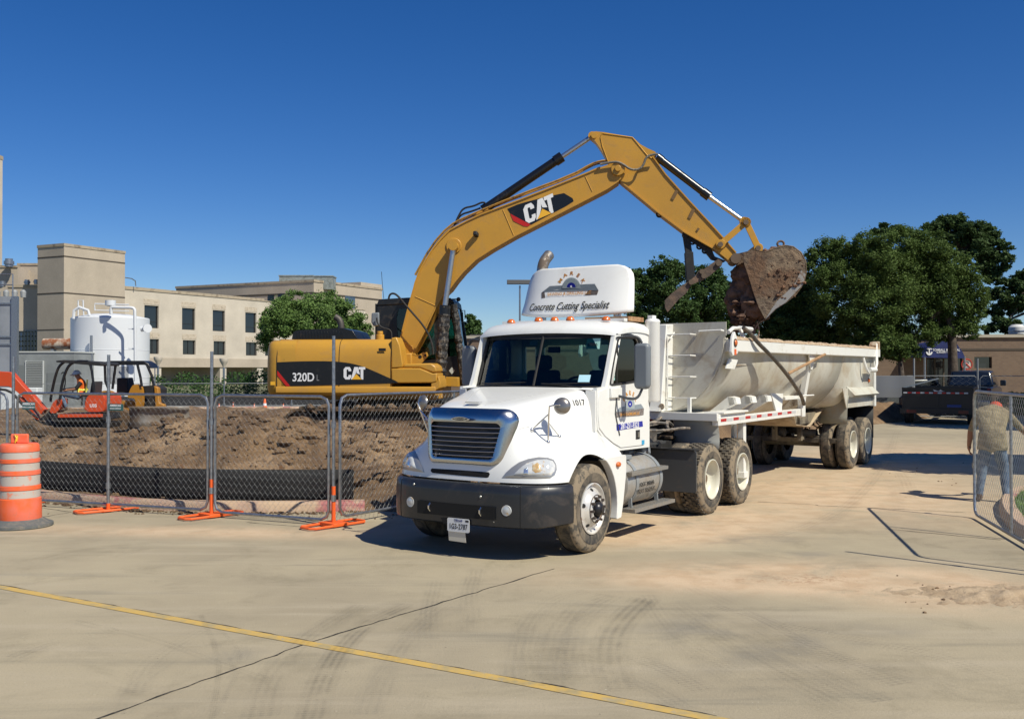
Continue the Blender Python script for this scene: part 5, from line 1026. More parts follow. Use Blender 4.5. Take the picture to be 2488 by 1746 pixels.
CATM = {'C': [[(.62,.66),(.62,.80),(.50,1.0),(.16,1.0),(0,.82),(0,.18),(.16,0),(.50,0),(.62,.18),(.62,.36),(.40,.36),(.40,.24),(.36,.2),(.28,.2),(.24,.24),(.24,.76),(.28,.8),(.36,.8),(.40,.76),(.40,.66)]],
        'A': [[(.66,0),(.92,1.0),(1.22,1.0),(1.34,.52),(1.12,.30),(1.07,.74),(.98,.36),(.88,.0)]],
        'T': [[(1.24,1.0),(1.78,1.0),(1.78,.80),(1.62,.80),(1.62,.0),(1.50,.0),(1.40,.16),(1.40,.80),(1.24,.80)]]}
def catlogo(par, org, xd, yd, h, zd):
    xd, yd = Vector(xd), Vector(yd)
    A = [(.62,0),(.86,1.0),(1.20,1.0),(1.36,.40),(1.14,.58),(1.03,.80),(.97,.50),(.84,0.10)]
    for nm, poly in (('C', CATM['C'][0]), ('A', [(.60,.0),(.88,1.0),(1.18,1.0),(1.34,.40),(1.07,.50),(1.03,.72),(.99,.46),(.72,.0)]), ('T', CATM['T'][0])):
        b = MB(); plate(b, [Vector(org)+xd*(x-.89)*h+yd*(y-.5)*h for x, y in poly], [], Vector(zd)*.002); b.build('logo_letter', txW, par, smooth=0)
    b = MB(); plate(b, [Vector(org)+xd*(x-.89)*h+yd*(y-.5)*h+Vector(zd)*.003 for x, y in ((.66,0),(1.05,.44),(1.50,0))], [], Vector(zd)*.002); b.build('logo_triangle', mat('logo_yellow', (.85,.45,.03), .5), par, smooth=0)
catlogo(bd, EX.at('C', 935, 882, 'v', -1.381), (1,0,0), (0,0,1), .26, (0,-1,0))
b = MB(); plate(b, XP([('C',1145,665),('C',1208,665),('C',1208,690),('C',1145,690)], -1.377), [], (0,-.002,0)); b.build('small_plate', blk, bd, smooth=0)
b = MB(); plate(b, XP([('C',205,955),('C',245,955),('C',245,985),('C',205,985)], -1.378), [], (0,-.002,0)); b.build('warning_label', MT['logo_yellow'], cwt, smooth=0)
# top of the engine
b = MB(); b.prism([Vector((u,-.95,w)) for u, w in ((-2.12,2.80),(-2.08,2.96),(-1.95,3.0),(-1.0,3.04),(-.78,2.98),(-.66,2.80))], (0,1.3,0))
for k in range(16): b.box((-2.0+.065*k,-.962,2.83), (-1.975+.065*k,-.95,2.97))
b.build('engine_cowl', blk, ex, bevel=.02)
b = MB(); b.tube(smooth_open([(-1.12,-.6,2.95),(-1.12,-.6,3.12),(-1.16,-.6,3.24),(-1.26,-.6,3.30)], 2), .065, 14, caps=False); b.build('exhaust', mat('exhaust_iron', (.10,.09,.08), .6, .6), ex, solid=.01)
b = MB(); b.cyl((-.2,-.85,2.78), (-.2,-.85,2.9), .09, 16); b.cyl((-.2,-.85,2.9), (-.2,-.85,2.97), .065, 12); b.build('filler_cap', yel, ex, bevel=.01)
# --- cab (far side)
c0, c1 = .30, 1.32
cb = XP([('C',1115,560),('C',1125,300),('C',1148,240),('C',1400,225),('C',1770,228),('C',1800,262),('C',1850,560),('C',1900,950),('C',1890,990),('C',1240,990),('C',1180,800)], c0)
CBp = [(p.x, p.z) for p in cb]
h1 = [(p.x, p.z) for p in XP([('C',1310,560),('C',1300,400),('C',1320,322),('C',1600,320),('C',1620,340),('C',1640,760),('C',1400,790)], c0)]
h2 = [(p.x, p.z) for p in XP([('C',1690,420),('C',1745,330),('C',1762,330),('C',1850,730),('C',1700,740)], c0)]
cabM = mat('cab_black', (.012,.012,.013), .35, dirt=[((.09,.075,.055), 5, .55, .75, .6)])
for v in (c0, c1):
    b = MB(); plate(b, [Vector((u,v,w)) for u, w in CBp], [[Vector((u,v,w)) for u, w in h] for h in (h1, h2)], (0,.05,0)); b.build('cab_side', cabM, ex, smooth=0)
    for h in (h1, h2): b = MB(); plate(b, [Vector((u,v+.02,w)) for u, w in h], [], (0,.004,0)); b.build('cab_window', mat('dummy', (0,0,0)) if False else glassT, ex, smooth=0)
top_ = [(CBp[i]) for i in (2,3,4)]
b = MB(); b.prism([Vector((CBp[i][0],c0-.02,CBp[i][1]+.0)) for i in (1,2,3,4,5)], (0,c1-c0+.09,0)); b.build('cab_roof', cabM, ex, bevel=.03)
fu = [(CBp[5]), (CBp[6]), (CBp[7])]
b = MB(); plate(b, [Vector((fu[0][0],c0,fu[0][1])),Vector((fu[0][0],c1+.05,fu[0][1])),Vector((fu[2][0],c1+.05,fu[2][1])),Vector((fu[2][0],c0,fu[2][1]))],
    [[Vector((fu[0][0]+(fu[2][0]-fu[0][0])*t_, v, fu[0][1]+(fu[2][1]-fu[0][1])*t_)) for t_, v in ((.06,c0+.08),(.06,c1-.03),(.72,c1-.03),(.72,c0+.08))]], (-.05,0,0)); b.build('cab_front', cabM, ex, smooth=0)
b = MB(); plate(b, [Vector((fu[0][0]+(fu[2][0]-fu[0][0])*t_-.02, v, fu[0][1]+(fu[2][1]-fu[0][1])*t_)) for t_, v in ((.06,c0+.08),(.06,c1-.03),(.72,c1-.03),(.72,c0+.08))], [], (-.004,0,0)); b.build('windscreen', glassT, ex, smooth=0)
b = MB(); b.box((CBp[0][0],c0,2.5), (CBp[0][0]+.05,c1,CBp[2][1]-.1)); b.box((CBp[9][0],c0,1.8), (CBp[8][0],c1,1.86)); b.build('cab_back', cabM, ex)
b = MB(); q = XP([('C',1690,915),('C',1838,917),('C',1840,1000),('C',1690,995)], c0-.3); b.prism(q, (0,.3,0)); b.build('cab_step', yel, ex, bevel=.01)
b = MB(); q = EX.at('C', 1782, 860, 'v', c0-.004); plate(b, [q+Vector((x,0,z)) for x, z in ((-.065,0),(0,-.08),(.065,0),(0,.08))], [], (0,-.003,0)); b.build('diamond_label', mat('label_grey', (.45,.5,.48), .5), ex, smooth=0)
b = MB(); b.box((.15,.55,2.05), (.62,1.05,2.22)); b.box((.08,.55,2.2), (.2,1.05,2.85)); b.build('cab_seat', inM, ex, bevel=.04)
b = MB(); q = EX.at('C', 1840, 240, 'v', c0+.1); b.sphere(q, .05, 10, 8); b.bar(q-Vector((.15,0,0)), q, .03, .03); b.build('work_lamp', cabM, ex)
b = MB(); b.tube([EX.at('C', *p, 'v', c1-.1) for p in ((1870,340),(1895,335),(1898,410),(1880,420),(1876,350))], .012, 5); b.build('grab_rail', cabM, ex)
b = MB(); q = XP([('C',1082,358),('C',1148,352),('C',1150,470),('C',1100,476),('C',1080,440)], -.55); b.prism(q, (0,.07,0)); b.build('side_mirror', mirM, ex, bevel=.025)
b = MB(); b.tube(smooth_open([EX.at('C', *p, 'v', -.6) for p in ((1128,400),(1135,450),(1180,490),(1240,500),(1258,530),(1258,575))], 2), .018, 6); b.build('mirror_arm', bmat, ex)
b = MB(); b.tube([EX.at('C', 1190, 235, 'v', 1.1), EX.at('C', 1178, 110, 'v', 1.1), EX.at('C', 1170, 0, 'v', 1.1)], .006, 4); b.build('antenna', bmat, ex)
# --- undercarriage
trk = mat('track_mud', (.15,.095,.055), .95, var=[((.05,.04,.03), 4, .45, .62), ((.27,.18,.11), 2, .55, .7)], bump=(12, 1., .05))
for s in (-1, 1):
    L0, L1, r_, zc = -1.75, 1.75, .40, .93
    loop = []; NS = 49
    per = 2*(L1-L0)+2*math.pi*r_
    def lp_(d):
        d = d % per
        if d < L1-L0: return (L0+d, zc+r_, 0)
        d -= L1-L0
        if d < math.pi*r_: a = d/r_; return (L1+r_*math.sin(a), zc+r_*math.cos(a), a)
        d -= math.pi*r_
        if d < L1-L0: return (L1-d, zc-r_, math.pi)
        d -= L1-L0; a = d/r_; return (L0-r_*math.sin(a), zc-r_*math.cos(a), math.pi+a)
    b = MB(); rn = random.Random(s+5)
    for k in range(NS):
        u, w, a = lp_(per*k/NS); Mx = Matrix.Translation((u, s*1.19, w)) @ Matrix.Rotation(a, 4, 'Y'); b.box((-.085,-.30,-.05), (.085,.30,.0), M=Mx); b.box((-.03,-.30,0), (-.005,.30,.035+.02*rn.random()), M=Mx)
    b.sheet([[Vector((lp_(per*k/NS)[0]*1.0, s*1.19+y, lp_(per*k/NS)[1]-.0)) for y in (-.27,.27)] for k in range(NS+1)])
    b.build('track', trk, ex, smooth=0, fix=False)
    b = MB(); b.box((L0,s*1.19-.2,zc-.30), (L1,s*1.19+.2,zc+.22)); 
    for u in (L0,L1): b.cyl((u,s*1.19-.22,zc), (u,s*1.19+.22,zc), .33, 24)
    for k in range(8): b.cyl((L0+.35+k*.4,s*1.19-.24,zc-.27), (L0+.35+k*.4,s*1.19+.24,zc-.27), .11, 12)
    for k in range(40): clod(b, (rn.uniform(L0,L1), s*1.19+rn.uniform(-.3,.3), zc+r_+.02), .04+.08*rn.random(), rn); clod(b, (rn.uniform(L0,L1), s*1.19-.2+rn.uniform(-.06,.06), zc-.3+rn.random()*.4), .04+.09*rn.random(), rn)
    b.build('track_frame', trk, ex, smooth=40)
b = MB(); b.box((-.7,-1.1,1.0), (.7,1.1,1.35)); b.cyl((0,0,1.35), (0,0,1.55), .62, 32); b.build('swing_base', trk, ex)
# --- boom
BV = .24
boom_o = XP([('C',1335,590),('C',1372,440),('C',1410,290),('C',1450,150),('I',30,1390),('I',68,1285),('I',125,1185),('I',190,1085),('I',260,1000),('I',335,925),('I',480,848),('I',600,792),('I',930,668),('I',1200,562),('I',1500,442),('I',1640,382),('I',1720,354),('I',1790,345),('I',1845,362),('I',1868,405),('I',1850,455),('I',1800,500),('I',1700,568),('I',1600,620),('I',1250,800),('I',900,978),('I',700,1092),('I',560,1182),('I',450,1288),('I',380,1372),('I',330,1442),('C',1700,210),('C',1655,290),('C',1600,400),('C',1560,490),('C',1480,640),('C',1435,715),('C',1395,738),('C',1350,700)], -BV)
b = MB(); plate(b, boom_o, [], (0,2*BV,0)); bo = b.build('boom', yel, ex, smooth=20)
b = MB(); up = [Vector((p.x, 0, p.z)) for p in boom_o[0:16]]; lo = [Vector((p.x, 0, p.z)) for p in boom_o[21:37]]
def flange(b, pts, w, th, off=0):
    rows = []
    for i, p in enumerate(pts):
        a, c = pts[max(i-1,0)], pts[min(i+1,len(pts)-1)]; t = (c-a).normalized(); n = Vector((t.z, 0, -t.x)); q = p+n*off
        rows.append([q+Vector((0,-w,0))-n*th, q+Vector((0,w,0))-n*th, q+Vector((0,w,0))+n*th, q+Vector((0,-w,0))+n*th, q+Vector((0,-w,0))-n*th])
    b.sheet(rows)
flange(b, up, BV+.03, .014); b.build('boom_top_plate', yel, bo, smooth=30)
b = MB(); flange(b, lo, BV+.03, .014); b.build('boom_bottom_plate', yel, bo, smooth=30)
for a_, c_ in ((('I',795,752),('I',890,975)), (('I',1510,460),('I',1572,592)), (('C',1462,215),('C',1650,300)), (('C',1352,600),('C',1440,652))):
    b = MB(); b.tube(XP([a_, c_], -BV-.003), .009, 4); b.build('weld_seam', yel, bo)
b = MB(); q = EX.at('I', 1795, 398, 'v', -BV); b.cyl(q-Vector((0,.07,0)), q+Vector((0,2*BV+.07,0)), .15, 24); b.cyl(q-Vector((0,.11,0)), q, .07, 16); b.build('boom_pin', yel, bo, bevel=.01)
b = MB(); q = EX.at('I', 368, 1065, 'v', -BV); b.cyl(q-Vector((0,.03,0)), q+Vector((0,2*BV+.03,0)), .17, 24); b.build('cylinder_boss', yel, bo, bevel=.01)
q = EX.at('I', 570, 975, 'v', -BV); b = MB(); b.bar(q, q-Vector((.03,.16,-.04)), .09, .1); b.build('boom_lamp', bmat, bo, bevel=.02)
bz = -BV-.004
b = MB(); plate(b, XP([('I',833,742),('I',920,705),('I',1000,682),('I',1160,640),('I',1325,606),('I',1400,650),('I',1410,676),('I',1345,718),('I',1160,815),('I',1040,880),('I',870,800)], bz), [], (0,-.002,0)); b.build('decal_black', blk, bo, smooth=0)
b = MB(); plate(b, XP([('I',858,785),('I',1036,880),('I',1010,897),('I',975,893),('I',885,848)], bz-.003), [], (0,-.002,0)); b.build('decal_red', MT['decal_red'], bo, smooth=0)
p0, p1, p2 = EX.at('I', 1040, 845, 'v', bz-.004), EX.at('I', 1225, 765, 'v', bz-.004), EX.at('I', 1000, 735, 'v', bz-.004)
catlogo(bo, EX.at('I', 1112, 742, 'v', bz-.004), (p1-p0).normalized(), Vector((-.20,0,.98)).normalized(), .40, (0,-1,0))
# pipes along the boom top
for dv, up_ in ((-.15,.05),(-.08,.05),(.1,.05)):
    b = MB(); pp = XP([('I',40,1330),('I',180,1075),('I',330,905),('I',480,825),('I',930,640),('I',1400,465),('I',1560,372),('I',1640,345),('I',1720,340)], 0); b.tube(smooth_open([p+Vector((-.0,dv,up_*.4)) for p in pp], 1), .018, 6); b.build('hydraulic_pipe', mat('pipe_yellow', (.45,.25,.05), .5, dirt=[((.1,.07,.05), 9, .5, .65)]), bo)
b = MB(); b.tube(smooth_open(XP([('I',1640,355),('I',1780,330),('I',1840,355),('I',1900,400),('I',1970,405),('I',2015,370),('I',2040,290),('I',2100,270),('J',640,240)], -BV-.08), 2), .026, 8); b.build('hose', mat('hose_grey', (.13,.12,.10), .6, dirt=[((.3,.25,.18), 14, .5, .6)]), bo)
for k, pts in enumerate(([('I',640,690),('I',610,685),('I',540,720),('I',450,735),('I',410,800),('I',375,880)], [('I',600,735),('I',520,765),('I',430,790),('I',390,850),('I',370,890)])):
    b = MB(); b.tube(smooth_open(XP(pts, -.1+.12*k), 2), .022, 6); b.build('hose', bmat, bo)
b = MB(); b.tube(smooth_open(XP([('C',1232,240),('C',1240,200),('C',1270,185),('C',1310,205),('C',1380,290),('C',1450,370),('C',1520,450),('C',1580,540),('C',1615,640),('C',1622,720)], -.5), 2), .022, 8); b.build('hose', bmat, ex)
# --- stick
sk = XP([('J',112,85),('J',128,66),('J',155,62),('J',215,68),('J',330,88),('J',440,105),('J',505,165),('J',560,195),('J',620,222),('J',628,245),('J',600,262),('J',700,400),('J',870,590),('J',1060,795),('J',1150,895),('J',1250,1010),('J',1262,1050),('J',1235,1085),('J',1200,1078),('J',1085,985),('J',850,852),('J',640,695),('J',430,520),('J',350,455),('J',300,380),('J',250,300),('J',195,205),('J',150,140),('J',118,115)], -.17)
b = MB(); plate(b, sk, [], (0,.34,0)); so = b.build('stick', yel, ex, smooth=20)
b = MB(); flange(b, [Vector((p.x,0,p.z)) for p in sk[10:16]], .20, .013); b.build('stick_top_plate', yel, so, smooth=0)
b = MB(); flange(b, [Vector((p.x,0,p.z)) for p in sk[19:26]], .20, .013); b.build('stick_bottom_plate', yel, so, smooth=0)
b = MB(); b.tube(XP([('J',205,78),('J',190,110),('J',205,180),('J',250,300)], -.175), .012, 4); b.tube(XP([('J',205,78),('J',440,110),('J',560,255),('J',610,285)], -.175), .012, 4); b.build('weld_seam', yel, so)
for a_, c_ in ((('J',790,525),('J',752,595)), (('J',920,672),('J',885,742)), (('J',960,835),('J',945,825))):
    b = MB(); p, q = XP([a_, c_], -.18); b.bar(p, q, .02, .07, up=(1,0,.5)); b.build('bracket', mat('bracket_brown', (.16,.09,.03), .6), so)
for x, y in ((650,712),(910,925),(965,962),(1008,995)):
    b = MB(); q = EX.at('J', x, y, 'v', -.05); b.tube([q+Vector((.055*math.cos(a), 0, .055*math.sin(a))) for a in [k*math.pi/6 for k in range(12)]], .022, 6, closed=True); b.build('lifting_eye', bmat, so)
b = MB(); q = XP([('J',850,850),('J',1060,985),('J',1085,1040),('J',1170,1075),('J',1150,1085),('J',1060,1060),('J',1000,985),('J',940,940),('J',880,905)], -.10); plate(b, q, [], (0,.2,0)); b.build('thumb_mount', bmat, so, smooth=0)
pin = MB(); q = EX.at('J', 140, 95, 'v', -.21); pin.cyl(q, q+Vector((0,.42,0)), .06, 16); pin.build('stick_pin', yel, so)
def cylx(name, a, c, e, rb, rr, v, v2=None):
    A, C, E2 = EX.at(*a, 'v', v), EX.at(*c, 'v', v), EX.at(*e, 'v', v if v2 is None else v2); d = (C-A).normalized()
    b = MB(); b.cyl(A, C, rb, 20); b.cyl(C-d*.16, C+d*.03, rb*1.22, 20); b.cyl(A, A+d*.14, rb*1.15, 20); o = b.build(name, mat('cylinder_black', (.010,.010,.012), .28, dirt=[((.08,.06,.05), 5, .58, .75, .6)]), ex, smooth=40)
    b = MB(); b.cyl(C, E2, rr, 16); b.build('piston_rod', mat('rod_steel', (.55,.56,.58), .34, .95), o); b = MB(); b.cyl(E2-Vector((0,rr*1.6,0)), E2+Vector((0,rr*1.6,0)), rr*1.7, 16); b.build('rod_eye', yel, o); return o
cylx('stick_cylinder', ('I',620,755), ('I',1300,295), ('I',1572,112), .098, .052, -.0)
b = MB(); b.prism(XP([('I',520,830),('I',600,745),('I',660,740),('I',700,760)], -.1), (0,.2,0)); b.build('cylinder_mount', yel, bo)
cylx('bucket_cylinder', ('J',632,262), ('J',1035,568), ('J',1310,765), .085, .05, 0)
for v in (-.40,.40): 
    o = cylx('boom_cylinder', ('E',392,1150), ('E',432,520), ('I',366,1068), .105, .06, v)
    if v < 0:
        b = MB(); rn = random.Random(9); A, C = EX.at('E',392,1150,'v',v), EX.at('E',432,520,'v',v)
        b2 = MB(); n_ = 26; b2.tube([A.lerp(C, k/n_) for k in range(n_+1)], [.112+.03*rn.random() for _ in range(n_+1)], 12); b2.build('mud_cake', mat('black_mud', (.02,.018,.016), .5, dirt=[((.22,.19,.15), 14, .52, .6, .9)]), o, smooth=0)
# muddy guard on the cab front
b = MB(); rn = random.Random(10); A, C = EX.at('E',508,500,'v',c0-.05), EX.at('E',605,1190,'v',c0-.05); b.tube([A.lerp(C, k/26) for k in range(27)], [.07+.025*rn.random() for _ in range(27)], 10); b.build('cab_pillar_guard', MT['black_mud'], ex, smooth=0)
# boom foot brackets
for v in (-.36,.30):
    b = MB(); plate(b, XP([('C',1308,690),('C',1400,700),('C',1460,710),('C',1480,735),('C',1530,700),('C',1565,700),('C',1575,730),('C',1555,755),('C',1520,795),('C',1480,810),('C',1350,812),('C',1315,770)], v), [], (0,.05,0)); o = b.build('boom_foot_bracket', yel, ex, bevel=.004, smooth=0)
    for x, y, r in ((1330,725,.035),(1505,740,.04),(1550,728,.025),(1425,748,.04)): b = MB(); q = EX.at('C', x, y, 'v', v-.004); b.cyl(q, q+Vector((0,.003,0)), r, 14); b.build('pin_hole', MT['slot_black'] if r != .04 or x != 1425 else yel, o)
b = MB(); b.box((-.2,-.5,1.9), (1.0,.5,2.15)); b.box((-.1,-.42,2.1), (.4,.42,2.5)); b.build('boom_base', yel, ex, bevel=.02)
# --- bucket linkage
P1, P2, P3, P4 = ('J',1130,945), ('J',1330,772), ('J',1425,975), ('J',1250,1055)
for v in (-.24,.20):
    for a_, c_, w_ in ((P1,P2,.13),(P2,P3,.13)):
        b = MB(); p, q = EX.at(*a_, 'v', v), EX.at(*c_, 'v', v); b.bar(p, q, .045, w_, up=(0,1,0)) if False else b.bar(p, q, .045, w_, up=(p-q).cross(Vector((0,1,0)))); 
        for e in (p, q): b.cyl(e-Vector((0,.045,0)), e+Vector((0,.045,0)), .10, 16)
        b.build('bucket_link', yel, ex, bevel=.004)
for a_ in (P1, P2, P3, P4): b = MB(); q = EX.at(*a_, 'v', -.32); b.cyl(q, q+Vector((0,.64,0)), .055 if a_ != P4 else .11, 16); b.build('link_pin', mat('pin_steel', (.18,.13,.09), .6, .6), ex)
# --- thumb
thM = mat('thumb_iron', (.09,.065,.05), .8, var=((.19,.12,.08), 5, .45, .65), bump=(14, .6, .02))
b = MB(); p, q, r_ = EX.at('J',858,870,'v',0), EX.at('J',880,1010,'v',0), EX.at('J',895,1235,'v',0); b.bar(p, q, .18, .14, up=(1,0,0)); b.bar(q, r_, .24, .18, up=(1,0,0)); b.cyl(p-Vector((0,.12,0)), p+Vector((0,.12,0)), .08, 14); b.build('thumb_strut', bmat, ex, bevel=.01)
for v in (-.22,.16):
    b = MB(); plate(b, XP([('J',1110,1060),('J',1145,1080),('J',1140,1110),('J',1050,1190),('J',1010,1215),('J',900,1265),('J',860,1330),('J',800,1380),('J',740,1450),('J',715,1478),('J',695,1440),('J',692,1385),('J',740,1335),('J',830,1265),('J',880,1235),('J',930,1195),('J',960,1150),('J',1000,1140)], v), [], (0,.06,0)); b.build('thumb_plate', thM, ex, smooth=0, bevel=.005)
b = MB(); b.prism(XP([('J',830,1290),('J',900,1245),('J',900,1262),('J',720,1440),('J',700,1420)], -.2), (0,.4,0))
b.build('thumb_web', thM, ex)
for x, y in ((1115,1095),(1000,1192),(985,1158),(900,1240)): b = MB(); q = EX.at('J', x, y, 'v', -.27); b.cyl(q, q+Vector((0,.52,0)), .055, 12); b.build('thumb_pin', MT['pin_steel'], ex)
# --- bucket
bkM = mat('bucket_mud', (.17,.125,.085), .85, var=[((.27,.19,.12), 1.6, .45, .6), ((.16,.09,.05), 1.1, .5, .62), ((.08,.05,.035), 5, .52, .66)], bump=(10, .9, .06))
bp_ = [('J',1308,1075),('J',1318,1025),('J',1400,992),('J',1480,1008),('J',1560,975),('J',1640,955),('J',1700,965),('J',1760,1010),('J',1795,1080),('J',1800,1160),('J',1780,1250),('J',1720,1335),('J',1640,1400),('J',1560,1450),('J',1480,1532),('J',1430,1440),('J',1390,1330),('J',1350,1200)]
bv = .58
for v in (-bv, bv-.04): b = MB(); plate(b, XP(bp_, -bv), [], (0,.04,0)); o = b.build('bucket_side', bkM, ex, smooth=0); o.location = (0, v+bv, 0)
shell = [Vector((p.x, 0, p.z)) for p in XP(bp_[2:15], -bv)]
b = MB(); b.sheet([[p+Vector((0,v,0)) for v in (-bv,-.3,0,.3,bv)] for p in shell]); b.build('bucket_shell', bkM, ex, solid=.03, smooth=60)
b = MB(); pp = XP([('J',1760,1150),('J',1795,1180),('J',1775,1260),('J',1640,1400),('J',1560,1450),('J',1480,1532),('J',1560,1400),('J',1700,1270)], -bv-.004); plate(b, pp, [], (0,-.012,0)); b.build('wear_plate', mat('worn_steel', (.36,.34,.31), .5, .4, dirt=[((.18,.10,.06), 5, .5, .62)]), ex, smooth=0)
b = MB(); pp = XP([('J',1240,1030),('J',1330,1010),('J',1470,1000),('J',1400,940),('J',1290,1020)], -.3)
b.prism(XP([('J',1205,1060),('J',1235,1025),('J',1340,1000),('J',1390,960),('J',1440,955),('J',1470,1010),('J',1330,1075),('J',1260,1110)], -.28), (0,.06,0)); b.prism(XP([('J',1205,1060),('J',1235,1025),('J',1340,1000),('J',1390,960),('J',1440,955),('J',1470,1010),('J',1330,1075),('J',1260,1110)], .22), (0,.06,0)); b.build('bucket_ear', bkM, ex)
b = MB(); q = EX.at('J', 1600, 942, 'v', 0); b.tube([q+Vector((.07*math.cos(a), 0, .06*math.sin(a))) for a in [k*math.pi/6 for k in range(12)]], .025, 6, closed=True); b.build('lifting_eye', bkM, ex)
for k in range(5): b = MB(); q = EX.at('J', 1480, 1532, 'v', -.5+.25*k); q2 = EX.at('J', 1400, 1590, 'v', -.5+.25*k); b.prism([q+Vector((0,-.05,.03)), q+Vector((0,.05,.03)), q2+Vector((0,.03,0)), q2+Vector((0,-.03,0))], (.05,0,.05)); b.build('bucket_tooth', MT['pin_steel'], ex)
rn = random.Random(16); b = MB()
for _ in range(70):
    x, y = rn.gauss(1650, 90), rn.gauss(1250, 110)
    if x < 1440 or (x-1560)**2/240**2+(y-1200)**2/235**2 > .98 or y > 1480-.35*(x-1440): continue
    clod(b, EX.at('J', x, y, 'v', -bv+.0), .012+.032*rn.random()**2, rn)
b.build('caked_mud', mat('mud_red', (.20,.105,.06), .95, var=((.10,.055,.035), 6, .45, .62), bump=(12, 1., .04)), ex, smooth=30, fix=False)['kind'] = 'stuff'
# dirt in and falling from the bucket
def blobmass(name, pts, rad, m, parent, seed, v0=0, amp=.5, lab=None):
    rn = random.Random(seed); b = MB(); k0 = 0
    for (r, x, y, v, R0) in pts: 
        c = EX.at(r, x, y, 'v', v); k0 = len(b.v); b.sphere(c, R0, 44, 30)
        for i in range(k0, len(b.v)):
            p = Vector(b.v[i]); d = p-c; f = 1+amp*nz(p.x*2.2, p.y*2.2, p.z*2.2, 1.3, 6)+.3*amp*abs(nz(p.x, p.y, p.z, 7., 3)); b.v[i] = tuple(c+d*f)
    return b.build(name, m, parent, smooth=50, fix=False)
o = blobmass('bucket_dirt', [('J',1560,1150,.1,.42),('J',1480,1280,.08,.38),('J',1400,1180,.1,.40),('J',1330,1290,.1,.30),('J',1330,1180,.2,.28),('J',1290,1330,.1,.26),('J',1400,1400,-.1,.34),('J',1280,1400,.2,.24),('J',1350,1490,0,.26),('J',1430,1480,-.2,.22),('J',1250,1450,.1,.18),('J',1300,1540,.1,.2),('J',1240,1370,.2,.2)], 0, mat('clay_dark', (.15,.085,.055), .95, var=[((.26,.15,.10), 5, .42, .6), ((.07,.04,.03), 3, .5, .68)], bump=(10, 1., .06)), None, 3)
o.location = EX.o; o.rotation_euler = (0,0,EX.ang); tag(o, 'dark clumped dirt spilling out of the raised excavator bucket', 'bucket dirt')
rn = random.Random(6); b = MB()
for _ in range(260):
    x = rn.uniform(1215, 1400); y = rn.uniform(1380, 1640); c = EX.at('J', x, y, 'v', rn.gauss(.05,.25)); clod(b, c, .015+.07*rn.random()**2.5, rn)
o = b.build('falling_dirt', MT['clay_dark'], None, smooth=0, fix=False); o.location = EX.o; o.rotation_euler = (0,0,EX.ang); tag(o, 'loose clods of dirt dropping from the bucket into the trailer', 'falling dirt', kind='stuff')
for pts in ([('J',1340,1432),('J',1318,1480),('J',1300,1520),('J',1280,1565)], [('H',915,20),('H',895,80),('H',860,130),('H',848,165)], [('H',1110,90),('H',1060,135),('H',1010,165),('H',960,245)], [('H',1000,150),('H',1020,220),('H',1010,290)]):
    b = MB(); b.tube(smooth_open([EX.at(*p, 'v', -.35) for p in pts], 1), .012, 5); o = b.build('root', mat('root_wood', (.35,.22,.14), .9), bpy.data.objects['bucket_dirt'])
# ============================================================ people
def person(name, label, cat, fr, J, mats, parts, group=None):
    """J: joint -> (u,v,w,radius); parts: list of (a,b,mat index); one skinned surface"""
    names = list(J); vs = [Vector(J[n][:3]) for n in names]; ed = [(names.index(a), names.index(c)) for a, c, m in parts]
    me = bpy.data.meshes.new(name); me.from_pydata([tuple(v) for v in vs], ed, []); o = bpy.data.objects.new(name, me); COL.objects.link(o)
    md = o.modifiers.new('skin', 'SKIN'); md.use_smooth_shade = True
    for i, n in enumerate(names): r = J[n][3]; rr = r if isinstance(r, tuple) else (r, r); me.skin_vertices[0].data[i].radius = rr; me.skin_vertices[0].data[i].use_root = (n == 'pelvis')
    s = o.modifiers.new('sub', 'SUBSURF'); s.levels = 2; s.render_levels = 2
    bpy.context.view_layer.update(); me2 = bpy.data.meshes.new_from_object(o.evaluated_get(bpy.context.evaluated_depsgraph_get())); o.modifiers.clear(); o.data = me2; me2.name = name
    me2.materials.clear()
    for m in mats: me2.materials.append(m)
    for p in me2.polygons:
        c = p.center; best = None
        for a, q, m in parts:
            A, B = Vector(J[a][:3]), Vector(J[q][:3]); t = max(0, min(1, (c-A).dot(B-A)/max(1e-9, (B-A).length_squared))); ra, rb = [(max(J[k][3]) if isinstance(J[k][3], tuple) else J[k][3]) for k in (a, q)]
            d = (c-A.lerp(B, t)).length/(ra*(1-t)+rb*t)
            if best is None or d < best[0]: best = (d, m)
        p.material_index = best[1]; p.use_smooth = True
    o.location = fr.o; o.rotation_euler = (0, 0, fr.ang); tag(o, label, cat, group); return o
def hand(J, parts, nm, w, d, side, mi):
    """palm and five fingers from wrist w along d"""
    w, d = Vector(w), Vector(d).normalized(); sd = Vector(side).normalized(); nn = d.cross(sd); J[nm+'palm'] = (*(w+d*.075), .034); parts.append((nm+'wr', nm+'palm', mi))
    for k, (off, L) in enumerate(((-.032, .065), (-.011, .078), (.011, .074), (.032, .058))):
        a = w+d*.10+sd*off; c = a+d*L*.6+nn*.012; e = c+d*L*.4+nn*.03; J[nm+'f%da' % k] = (*a, .011); J[nm+'f%db' % k] = (*c, .0095); J[nm+'f%dc' % k] = (*e, .008)
        parts += [(nm+'palm', nm+'f%da' % k, mi), (nm+'f%da' % k, nm+'f%db' % k, mi), (nm+'f%db' % k, nm+'f%dc' % k, mi)]
    a = w+d*.04-sd*.04; c = a+d*.04-sd*.03+nn*.015; J[nm+'ta'] = (*a, .012); J[nm+'tb'] = (*c, .010); parts += [(nm+'palm', nm+'ta', mi), (nm+'ta', nm+'tb', mi)]
